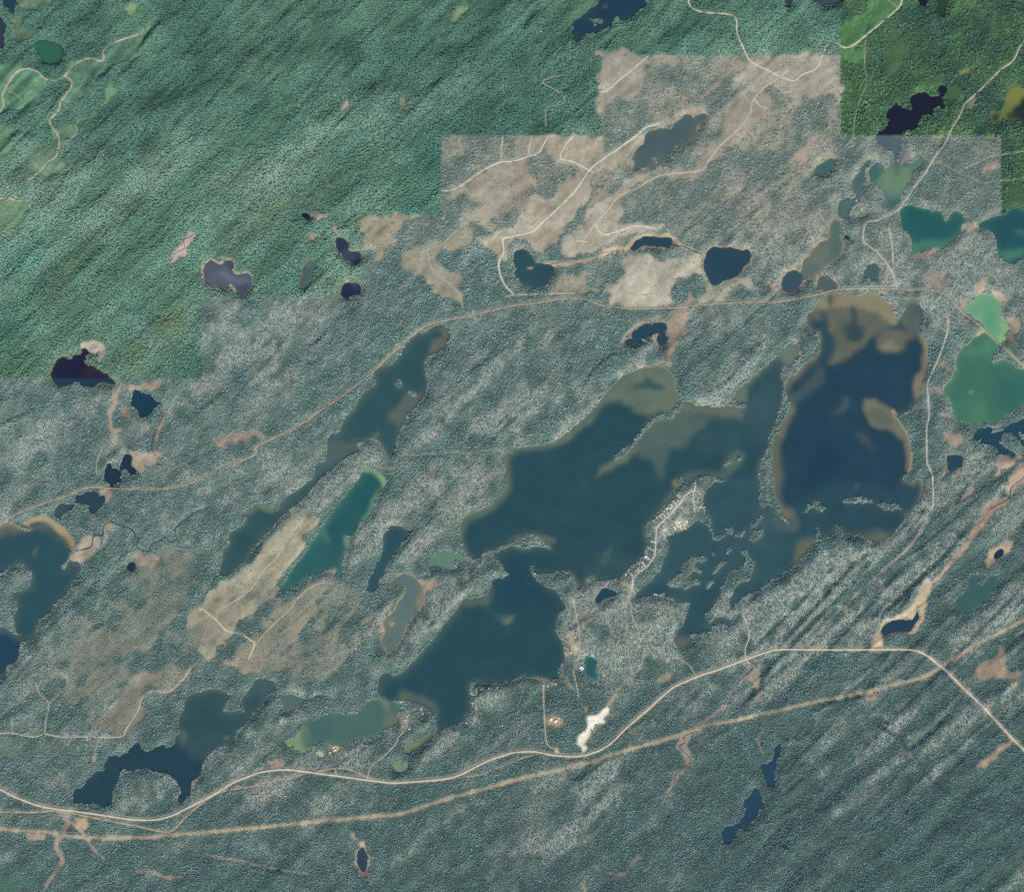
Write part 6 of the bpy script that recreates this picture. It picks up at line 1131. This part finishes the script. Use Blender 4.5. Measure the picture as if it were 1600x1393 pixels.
# wide shallow shelves off the north and west shores of the big lakes
land = 1 - np.clip(water, 0, 1)
lee1 = np.clip(np.roll(blur(land, 3.2), (5, 4), (0, 1)) * 1.7, 0, 1); lee2 = np.clip(np.roll(blur(land, 1.2), (2, 1), (0, 1)) * 1.3, 0, 1)
for k, amt, c1, c2 in ((0, .95, (84,108,101), (122,130,108)), (2, .95, (82,98,94), (122,122,102)), (1, .45, (72,100,98), (110,122,102)), (3, .3, (78,102,98), (104,114,98)), (5, .45, (80,106,102), (116,124,106)), (6, .45, (76,102,100), (112,120,102)), (7, .3, (80,106,102), (120,124,104)), (8, .55, (70,124,110), (122,162,122)), (12, .4, (120,172,132), (150,182,138)), (13, .4, (78,130,108), (110,150,116)), (14, .4, (62,116,106), (100,144,116))):
    m_ = (lid == k + 1); b = box_of(m_.astype(np.float32), 2)
    WCOL[b] = mixc(WCOL[b], A(*c1), (m_[b] * lee1[b] * amt * np.clip(.9 + .25 * n_iso[b] + .15 * n_iso2[b], 0, 1)).astype(np.float32))
    WCOL[b] = mixc(WCOL[b], A(*c2), (m_[b] * lee2[b] * amt * np.clip(.8 + .3 * n_iso2[b], 0, 1)).astype(np.float32))
for pts, c, s, op in WPAINT:
    f0 = stroke(pts[1], pts[2]) if pts[0] == 's' else fill(pts, smooth=s > 0)
    bs = soft(f0, s)
    if bs is None: continue
    b, m = bs
    if s >= 1.2 and pts[0] != 's': m = blur(warp(f0, s * .8, n_w1 + .4 * n_s1, n_w2 + .4 * n_s2, b), s * 1.25)
    if s >= 1.5: m = np.clip(m * (1 + .10 * n_iso2[b]) + .05 * n_fine[b] * m, 0, 1)
    WCOL[b] = mixc(WCOL[b], A(*c), (m * op).astype(np.float32))
gray = WCOL.mean(2, keepdims=True)
WV = np.clip(samp(gray + (WCOL - gray) * .93) - np.array((.0026, .0042, .0062)), .0015, .8)
lid_c = cell(lid); near_c = cell(blur(water, 2)) > .02
for k, L in enumerate(LAKES):
    c = (lid_c == k + 1) & near_c
    if c.sum() == 0: continue
    # one more ring of cells so that the sheet always runs under the shore
    tag(grid_obj(L[0], c, None, WV, MAT_WATER), L[5], kind='structure')

# ------------------------------------------------------------------ roads, railway, streams
def ribbon(name, pts, w, col, mat, lab, up=.7, skirt=True, zmin=.9, wob=.10, seed=0, step=1.6, kind='structure'):
    q = resample(pts, step); n = len(q)
    d = np.gradient(q, axis=0); d /= np.maximum(np.hypot(*d.T), 1e-6)[:, None]
    nr = np.c_[-d[:, 1], d[:, 0]]
    r = np.random.default_rng(seed)
    hw = w / 2 * (1 + wob * np.convolve(r.normal(0, 1, n + 20), np.ones(5) / 2.2, 'same')[10:n + 10])
    offs = ([-1.25, -1, 0, 1, 1.25] if skirt else [-1, 0, 1])
    P, C = [], []
    zc = np.maximum.reduce([zat(*(q + nr * (hw * o)[:, None]).T) for o in (-1, 0, 1)])
    zc = np.maximum(np.convolve(np.pad(zc, 3, mode='edge'), np.ones(7) / 7, 'valid'), zc) + up
    zc = np.maximum(zc, zmin)
    cn = r.normal(1, .05, n)[:, None]
    g0 = float(np.mean(col))
    if mat is MAT_ROAD: col = tuple(g0 + (v - g0) * .68 for v in col)
    for o in offs:
        p = q + nr * (hw * o)[:, None]
        x, y = wxy(p[:, 0], p[:, 1])
        z = zc if abs(o) <= 1 else np.minimum(zat(p[:, 0], p[:, 1]), zc) - 1.5
        P.append(np.c_[x, y, z]); C.append(A(*col) * cn * (.94 if abs(o) == 1 else 1))
    m = len(offs)
    V = np.stack(P, 1).reshape(-1, 3); CC = np.stack(C, 1).reshape(-1, 3)
    i = np.arange(n - 1)[:, None] * m; j = np.arange(m - 1)[None]
    f = np.stack([i + j, i + j + 1, i + j + m + 1, i + j + m], -1).reshape(-1, 4)
    o = mesh_obj(name, V, f, mat, CC, smooth=True)
    return tag(o, lab, kind=kind)
ribbon('highway', HIGHWAY, 2.7, (200, 200, 190), MAT_ROAD, 'pale two-lane highway sweeping across the lower part of the picture', up=1.1, wob=.03)
ribbon('railway', RAIL, 1.9, (172, 164, 146), MAT_ROAD, 'grey railway bed curving across the whole picture and over a causeway', up=1.0, wob=.05, zmin=1.4)
for k, (nm, pts, w, col, lab) in enumerate(TRACKS):
    ribbon(nm, pts, w, col, MAT_ROAD, lab, up=.5, seed=k, wob=.16)
for k, pts in enumerate(DRIVES):
    o = ribbon('driveway', pts, 1.7, (228, 224, 208), MAT_ROAD, 'pale driveway strip between the lane and a lakeside cabin', up=.4, seed=k, wob=.2)
    o['group'] = 'cabin driveways'
for k, (pts, w, col, lab) in enumerate(STREAMS):
    ribbon('stream', pts, w, col, MAT_WATER, lab, up=.25, skirt=False, zmin=.12, seed=k, wob=.2)

# ------------------------------------------------------------------ trees
LIB = bpy.data.collections.new('tree_kinds')        # kept out of the scene; only instanced
def conifer(r, h, x, y, rg, z0=0.0):
    """spruce: trunk and three ragged tiers of boughs"""
    V, F = [], []
    def cone(zb, zt, rad, n):
        b = len(V); ph = rg.uniform(0, 6.28)
        for k in range(n):
            a = ph + k * 6.2832 / n; rr = rad * rg.uniform(.78, 1.18)
            V.append((x + rr * math.cos(a), y + rr * math.sin(a), zb + z0 + rg.uniform(-.25, .25)))
        V.append((x + rg.uniform(-.1, .1), y + rg.uniform(-.1, .1), zt + z0))
        for k in range(n): F.append((b + k, b + (k + 1) % n, b + n))
    cone(h * .12, h * .55, r, 6); cone(h * .38, h * .8, r * .72, 5); cone(h * .64, h, r * .42, 4)
    return V, F
def broadleaf(r, h, x, y, rg):
    """rounded uneven crown of leaf clumps"""
    V, F = [], []
    for k in range(5):
        a = rg.uniform(0, 6.28); d = r * .45 * (k > 0)
        cx, cy, cz = x + d * math.cos(a), y + d * math.sin(a), h * (.62 + .18 * rg.uniform(-1, 1)) + (h * .12 if k == 0 else 0)
        rr = r * rg.uniform(.5, .72)
        b = len(V)
        for zz, rad, n in ((-.6, .75, 5), (.15, 1.0, 5), (.75, .62, 4)):
            ph = rg.uniform(0, 6.28)
            for q in range(n):
                t_ = ph + q * 6.2832 / n; s = rg.uniform(.8, 1.2)
                V.append((cx + rr * rad * s * math.cos(t_), cy + rr * rad * s * math.sin(t_), cz + rr * zz * .8))
        V.append((cx, cy, cz + rr * .95))
        for q in range(5):
            F.append((b + q, b + (q + 1) % 5, b + 5 + q)); F.append((b + (q + 1) % 5, b + 5 + (q + 1) % 5, b + 5 + q))
        for q in range(4):
            F.append((b + 5 + q, b + 5 + (q + 1) % 5, b + 10 + q)); F.append((b + 5 + (q + 1) % 5, b + 10 + (q + 1) % 4, b + 10 + q))
        F.append((b + 9, b + 5, b + 10))
        for q in range(4): F.append((b + 10 + q, b + 10 + (q + 1) % 4, b + 14))
    return V, F
def trunk(r, h, x, y):
    V = [(x + r * math.cos(a), y + r * math.sin(a), -1.2) for a in (0, 2.094, 4.189)] + [(x, y, h)]
    return V, [(0, 1, 3), (1, 2, 3), (2, 0, 3)]
def clump(name, kind, n, rad, seed):
    rg = np.random.default_rng(seed)
    V, F, MI, VA = [], [], [], []
    spots = []
    while len(spots) < n:
        p = rg.uniform(-rad, rad, 2)
        if np.hypot(*p) <= rad and all(np.hypot(*(p - s)) > rad * .55 for s in spots[:3]): spots.append(p)
        elif n == 1: spots.append(np.zeros(2))
    for s in spots:
        if kind == 'c':
            h = rg.uniform(6.5, 12.5) if n > 3 else rg.uniform(7, 13); r = h * rg.uniform(.17, .23)
            v, f = conifer(r, h, s[0], s[1], rg)
        else:
            h = rg.uniform(6.5, 8.5); r = rg.uniform(3.6, 5.0)
            v, f = broadleaf(r, h, s[0], s[1], rg)
        va = rg.uniform(.65, 1.35) if kind == 'c' else rg.uniform(.85, 1.15)
        b = len(V); V += v; F += [tuple(i + b for i in q) for q in f]; MI += [0] * len(f); VA += [va] * len(v)
        v, f = trunk(.28, h * .6, s[0], s[1])
        b = len(V); V += v; F += [tuple(i + b for i in q) for q in f]; MI += [1] * len(f); VA += [1.0] * len(v)
    me = bpy.data.meshes.new(name); me.from_pydata(V, [], F)
    me.materials.append(MAT_LEAF); me.materials.append(MAT_BARK)
    me.polygons.foreach_set('use_smooth', np.ones(len(F), bool))
    me.polygons.foreach_set('material_index', np.array(MI, np.int32))
    a = me.attributes.new('var', 'FLOAT_COLOR', 'POINT')
    va = np.array(VA, np.float32); a.data.foreach_set('color', np.c_[va, va, va, np.ones_like(va)].ravel())
    o = bpy.data.objects.new(name, me); LIB.objects.link(o); return o
for k in range(6): clump('a%02d_spruce_clump' % k, 'c', 4, 5.2, 10 + k)
for k in range(4): clump('b%02d_spruce' % k, 'c', 2 + k % 2, 3.8, 30 + k)
for k in range(5): clump('c%02d_birch_clump' % k, 'b', 3, 4.6, 50 + k)

ng = bpy.data.node_groups.new('plant_trees', 'GeometryNodeTree')
ng.interface.new_socket('Geometry', in_out='INPUT', socket_type='NodeSocketGeometry')
ng.interface.new_socket('Geometry', in_out='OUTPUT', socket_type='NodeSocketGeometry')
gi = ng.nodes.new('NodeGroupInput'); go = ng.nodes.new('NodeGroupOutput')
iop = ng.nodes.new('GeometryNodeInstanceOnPoints')
ci = ng.nodes.new('GeometryNodeCollectionInfo'); ci.inputs['Collection'].default_value = LIB
ci.inputs['Separate Children'].default_value = True; ci.inputs['Reset Children'].default_value = True
def named(nm, typ):
    n = ng.nodes.new('GeometryNodeInputNamedAttribute'); n.data_type = typ; n.inputs['Name'].default_value = nm
    return next(s for s in n.outputs if s.enabled and s.name == 'Attribute')
cxyz = ng.nodes.new('ShaderNodeCombineXYZ')
ng.links.new(named('rot', 'FLOAT'), cxyz.inputs[2])
e2r = ng.nodes.new('FunctionNodeEulerToRotation'); ng.links.new(cxyz.outputs[0], e2r.inputs[0])
ng.links.new(gi.outputs[0], iop.inputs['Points']); ng.links.new(ci.outputs[0], iop.inputs['Instance'])
iop.inputs['Pick Instance'].default_value = True
ng.links.new(named('idx', 'INT'), iop.inputs['Instance Index'])
ng.links.new(e2r.outputs[0], iop.inputs['Rotation']); ng.links.new(named('scl', 'FLOAT'), iop.inputs['Scale'])
ng.links.new(iop.outputs[0], go.inputs[0])

def forest(name, label, x, y, idx, scl, tint):
    if len(x) == 0: return
    wx_, wy_ = wxy(x, y)
    me = bpy.data.meshes.new(name)
    me.vertices.add(len(x)); me.vertices.foreach_set('co', np.c_[wx_, wy_, zat(x, y)].astype(np.float32).ravel())
    for nm, typ, val, key in (('idx', 'INT', idx.astype(np.int32), 'value'), ('rot', 'FLOAT', rng.uniform(0, 6.283, len(x)).astype(np.float32), 'value'),
                              ('scl', 'FLOAT', scl.astype(np.float32), 'value'), ('tint', 'FLOAT_COLOR', np.c_[tint, np.ones(len(x))].astype(np.float32).ravel(), 'color')):
        a = me.attributes.new(nm, typ, 'POINT'); a.data.foreach_set(key, val)
    o = bpy.data.objects.new(name, me); COLL.objects.link(o)
    md = o.modifiers.new('trees', 'NODES'); md.node_group = ng
    return tag(o, label, kind='stuff')

FM, SP = 60, 2.05
gx = np.arange(-FM, W + FM, SP); gy = np.arange(-FM, H + FM, SP)
TX, TY = np.meshgrid(gx, gy)
TX = (TX + rng.uniform(-.48, .48, TX.shape) * SP).ravel(); TY = (TY + rng.uniform(-.48, .48, TY.shape) * SP).ravel()
def at_(a, x, y): return a[np.clip((y + M).astype(int), 0, RH - 1), np.clip((x + M).astype(int), 0, RW - 1)]
keep = rng.uniform(0, 1, len(TX)) < at_(D, TX, TY)
TX, TY = TX[keep], TY[keep]
n = len(TX)
nw, ne, be, lf = at_(NWf, TX, TY) > .5, at_(NEf, TX, TY) > .5, at_(BE, TX, TY), at_(Lf, TX, TY)
isl = at_(isl_id, TX, TY) > 0
u = rng.uniform(0, 1, n)
idx = np.where(u < np.clip(.25 + 1.1 * lf, .3, .95), 6 + rng.integers(0, 4, n), rng.integers(0, 6, n))
u2 = np.clip(.80 + .25 * at_(n_p1, TX, TY), .1, .95)
idx = np.where((nw & (u < u2)) | (ne & (u < .45)), 10 + rng.integers(0, 5, n), idx)
idx = np.where((nw | ne) & (idx >= 6) & (idx < 10), rng.integers(0, 6, n), idx)
ow_ = at_(own, TX, TY); ow_ = (ow_ > 0) & (ow_ < 1000)
idx = np.where(ow_, 6 + rng.integers(0, 4, n), idx)
scl = np.clip(np.exp(rng.normal(-.16, .20, n)), .5, 1.5) * np.exp(.07 * at_(n_p2, TX, TY)) * np.where(ow_, .75, 1.0)
br = np.exp(rng.normal(0, .10, n) + .10 * at_(n_p2, TX, TY) + .06 * at_(n_s1, TX, TY))[:, None]
tint = np.tile((.103, .162, .145), (n, 1))
tint = tint * (1 - .0 * lf[:, None]) + lf[:, None] * np.array((-.012, -.036, -.028))
tint = np.where((be > .2)[:, None], tint * (1 - be[:, None]) + np.array((.115, .145, .128)) * be[:, None], tint)
g_ = np.clip(.5 + .3 * at_(n_iso, TX, TY) + .25 * at_(n_iso2, TX, TY), 0, 1)[:, None]
tnw = np.array((.050, .106, .080)) * (1 - g_) + np.array((.072, .142, .098)) * g_
lo_ = at_(low, TX, TY)[:, None] * np.clip(.45 + .35 * at_(n_big, TX, TY), 0, 1)[:, None]
tnw = tnw * (1 - lo_) + np.array((.096, .152, .108)) * lo_
for x, y, ru, rv in VIVID:
    m_ = (at_(ell(x, y, ru, rv), TX, TY) * .75)[:, None]; tnw = tnw * (1 - m_) + np.array((.046, .124, .090)) * m_
for x, y, ru, rv, c in HAZY:
    m_ = (at_(ell(x, y, ru, rv), TX, TY) * .7)[:, None]; tnw = tnw * (1 - m_) + A(*c) * np.array((1.30, 1.66, 1.62)) * m_
tne = np.array((.038, .082, .056)) * (1 - g_) + np.array((.062, .122, .056)) * g_
tint = np.where(nw[:, None], tnw, np.where(ne[:, None], tne, tint))
sp_ = np.where(nw, .34, np.where(ne, .5, 1.0))[:, None]
tint = tint * br ** sp_ * np.where(nw, .80 + .16 * at_(low, TX, TY) + .05 * at_(n_big, TX, TY) + .05 * at_(n_p1, TX, TY), np.where(ne, .85, 1))[:, None]
cr_ = at_(blur(crease, 1), TX, TY)[:, None]; scl = scl * (1 + .3 * cr_[:, 0]); tint = tint * (1 - .42 * cr_)  # taller trees in creases; crease shade deepened by darkening their tint
scl = np.where(nw, scl ** .5, scl)
scl = scl * (1 + .28 * np.clip((at_(wb2, TX, TY) - .10) * 5, 0, 1) * (~nw))
pale = (rng.uniform(0, 1, n) < .05 + .16 * lf) & ~nw & ~ne
tint = np.where(pale[:, None], np.array((.165, .178, .152)) * rng.uniform(.7, 1.3, n)[:, None], tint)
tint = np.clip(tint, .008, .5)
sel = lambda m: (TX[m], TY[m], idx[m], scl[m], tint[m])
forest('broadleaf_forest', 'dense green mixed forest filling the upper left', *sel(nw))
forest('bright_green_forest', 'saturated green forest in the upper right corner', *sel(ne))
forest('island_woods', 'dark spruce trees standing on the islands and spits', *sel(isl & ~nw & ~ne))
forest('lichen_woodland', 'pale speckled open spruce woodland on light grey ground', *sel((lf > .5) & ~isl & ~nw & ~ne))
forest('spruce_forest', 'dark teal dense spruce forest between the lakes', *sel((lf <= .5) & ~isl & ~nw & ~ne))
print('trees', n)

# ------------------------------------------------------------------ houses and docks
def box(x0, x1, y0, y1, z0, z1):
    V = [(x, y, z) for z in (z0, z1) for y in (y0, y1) for x in (x0, x1)]
    return V, [(0, 2, 3, 1), (4, 5, 7, 6), (0, 1, 5, 4), (2, 6, 7, 3), (0, 4, 6, 2), (1, 3, 7, 5)]
MAT_WALLS = [plain('log_wall', (.16, .11, .075)), plain('painted_wall', (.42, .42, .40)), plain('cedar_wall', (.26, .19, .13))]
MAT_BRICK = plain('brick_chimney', (.24, .13, .10)); MAT_DOOR = plain('door_paint', (.10, .14, .12)); MAT_PANE = plain('window_pane', (.03, .04, .05), .1, .5)
ROOFS = [(196, 196, 188), (176, 168, 156), (160, 132, 122), (208, 206, 198), (150, 158, 158), (188, 180, 150), (214, 214, 208)]
def part(name, V, F, mat, parent):
    me = bpy.data.meshes.new(name); me.from_pydata(V, [], F); me.materials.append(mat)
    o = bpy.data.objects.new(name, me); COLL.objects.link(o); o.parent = parent; return o
roof_mats = {}
HM = {}
def house(p, s, rc, label, group, ang, wall):
    x, y = wxy(*p); z = float(max(zat(*p), .3))
    e = bpy.data.objects.new('house', None); COLL.objects.link(e)
    e.location = (float(x), float(y), z + .15); e.rotation_euler = (0, 0, ang); e.scale = (s, s, s); e.empty_display_size = 2
    tag(e, label, 'house', group)
    if rc not in roof_mats: roof_mats[rc] = plain('roof_metal', A(*rc), .6, .3, .5, .08)
    L_, W_, h, rg_ = 6.2, 4.4, 3.0, 5.6
    V, F = box(-L_, L_, -W_, W_, -1.2, h)
    V += [(-L_, 0, rg_ - .2), (L_, 0, rg_ - .2)]; F += [(4, 6, 8), (5, 9, 7)]
    part('wall', V, F, MAT_WALLS[wall], e)
    o = .6; ol = .7; dz = (rg_ - h) / W_ * o; t_ = .22
    V = []; 
    for xx in (-L_ - ol, L_ + ol):
        V += [(xx, -W_ - o, h - dz), (xx, 0, rg_), (xx, W_ + o, h - dz), (xx, W_ + o, h - dz + t_), (xx, 0, rg_ + t_), (xx, -W_ - o, h - dz + t_)]
    F = [(0, 1, 7, 6), (1, 2, 8, 7), (2, 3, 9, 8), (3, 4, 10, 9), (4, 5, 11, 10), (5, 0, 6, 11), (0, 5, 4, 1), (1, 4, 3, 2), (6, 7, 10, 11), (7, 8, 9, 10)]
    r = part('roof', V, F, roof_mats[rc], e)
    V, F = box(2.2, 3.1, .9, 1.8, h, rg_ + 1.0); part('chimney', V, F, MAT_BRICK, r)
    V, F = box(-.5, .5, -W_ - .06, -W_ + .02, 0, 2.1); part('door', V, F, MAT_DOOR, e)
    for xx in (-3.6, 2.6):
        V, F = box(xx, xx + 1.4, -W_ - .05, -W_ + .02, 1.0, 2.1); part('window', V, F, MAT_PANE, e)
CLAB = {
 'peninsula_west': ('small cabin on the western shore of the cabin peninsula', 'cabins on the western peninsula shore'),
 'peninsula_south': ('small cabin in the bright lots south of the peninsula lane', 'cabins in the southern peninsula lots'),
 'peninsula_east': ('small cabin on the eastern side of the cabin peninsula', 'cabins on the eastern peninsula side'),
 'peninsula_top': ('small cabin at the top end of the cabin peninsula lane', 'cabins at the top of the peninsula'),
 'neck_shore': ('small cabin on the narrow part of the peninsula', 'cabins on the narrow part of the peninsula'),
 'south_shore': ('small cabin at the south end of the smooth dark lake', 'cabins at the south end of the dark lake'),
 'sandy_lot': ('small cabin at the sandy lots by the dark lake', 'cabins by the sandy lots'),
 'headland': ('small cabin on the settlement headland beside the green arm', 'cabins on the settlement headland'),
 'cottage_row': ('small cottage along the straight shore right of the headland', 'cottages on the straight shore'),
}
hr = np.random.default_rng(77)
ORD = ['topmost', 'second from the top', 'third from the top', 'fourth from the top', 'fifth from the top', 'sixth from the top', 'seventh from the top', 'eighth from the top', 'ninth from the top', 'tenth from the top', 'eleventh from the top', 'twelfth from the top']
for cl, pts in HOUSES:
    pts = sorted(pts, key=lambda p: p[1])
    for k, p in enumerate(pts):
        lb = CLAB[cl][0] + ', ' + ('lowest' if k == len(pts) - 1 else ORD[k])
        house(p, hr.uniform(.82, 1.1), ROOFS[hr.integers(0, len(ROOFS))], lb, CLAB[cl][1], math.radians(hr.choice([-45, 45, 10, 130]) + hr.uniform(-15, 15)), int(hr.integers(0, 3)))
for p, s, c, lab in SPECIAL_HOUSES:
    house(p, s * 1.05, c, lab, 'white roofed houses', math.radians(hr.uniform(15, 55)), 1)

MAT_PLANK = plain('weathered_planks', (.42, .40, .36))
def dock(a, b, label):
    (ax, ay), (bx, by) = [tuple(float(v) for v in wxy(*q)) for q in (a, b)]
    ln = math.hypot(bx - ax, by - ay); ang = math.atan2(by - ay, bx - ax)
    e = bpy.data.objects.new('dock', None); COLL.objects.link(e); e.location = (ax, ay, 0); e.rotation_euler = (0, 0, ang)
    tag(e, label, 'dock', 'docks')
    V, F = box(0, ln, -1.3, 1.3, .7, .95); part('deck', V, F, MAT_PLANK, e)
    for k in range(4):
        xx = ln * (.1 + .27 * k)
        for yy in (-1.1, 1.0):
            V, F = box(xx, xx + .25, yy, yy + .25, -2, .7); part('post', V, F, MAT_BARK, e)
dock(zt(960,840,13.27,'(905,1180)')[0], zt(960,840,13.27,'(805,1168)')[0], 'thin pale dock on the slate blue lake south of the peninsula')
dock(zt(840,970,13.27,'(490,1080)')[0], zt(840,970,13.27,'(425,1066)')[0], 'thin pale dock off the narrow sandy lane on the dark lake')
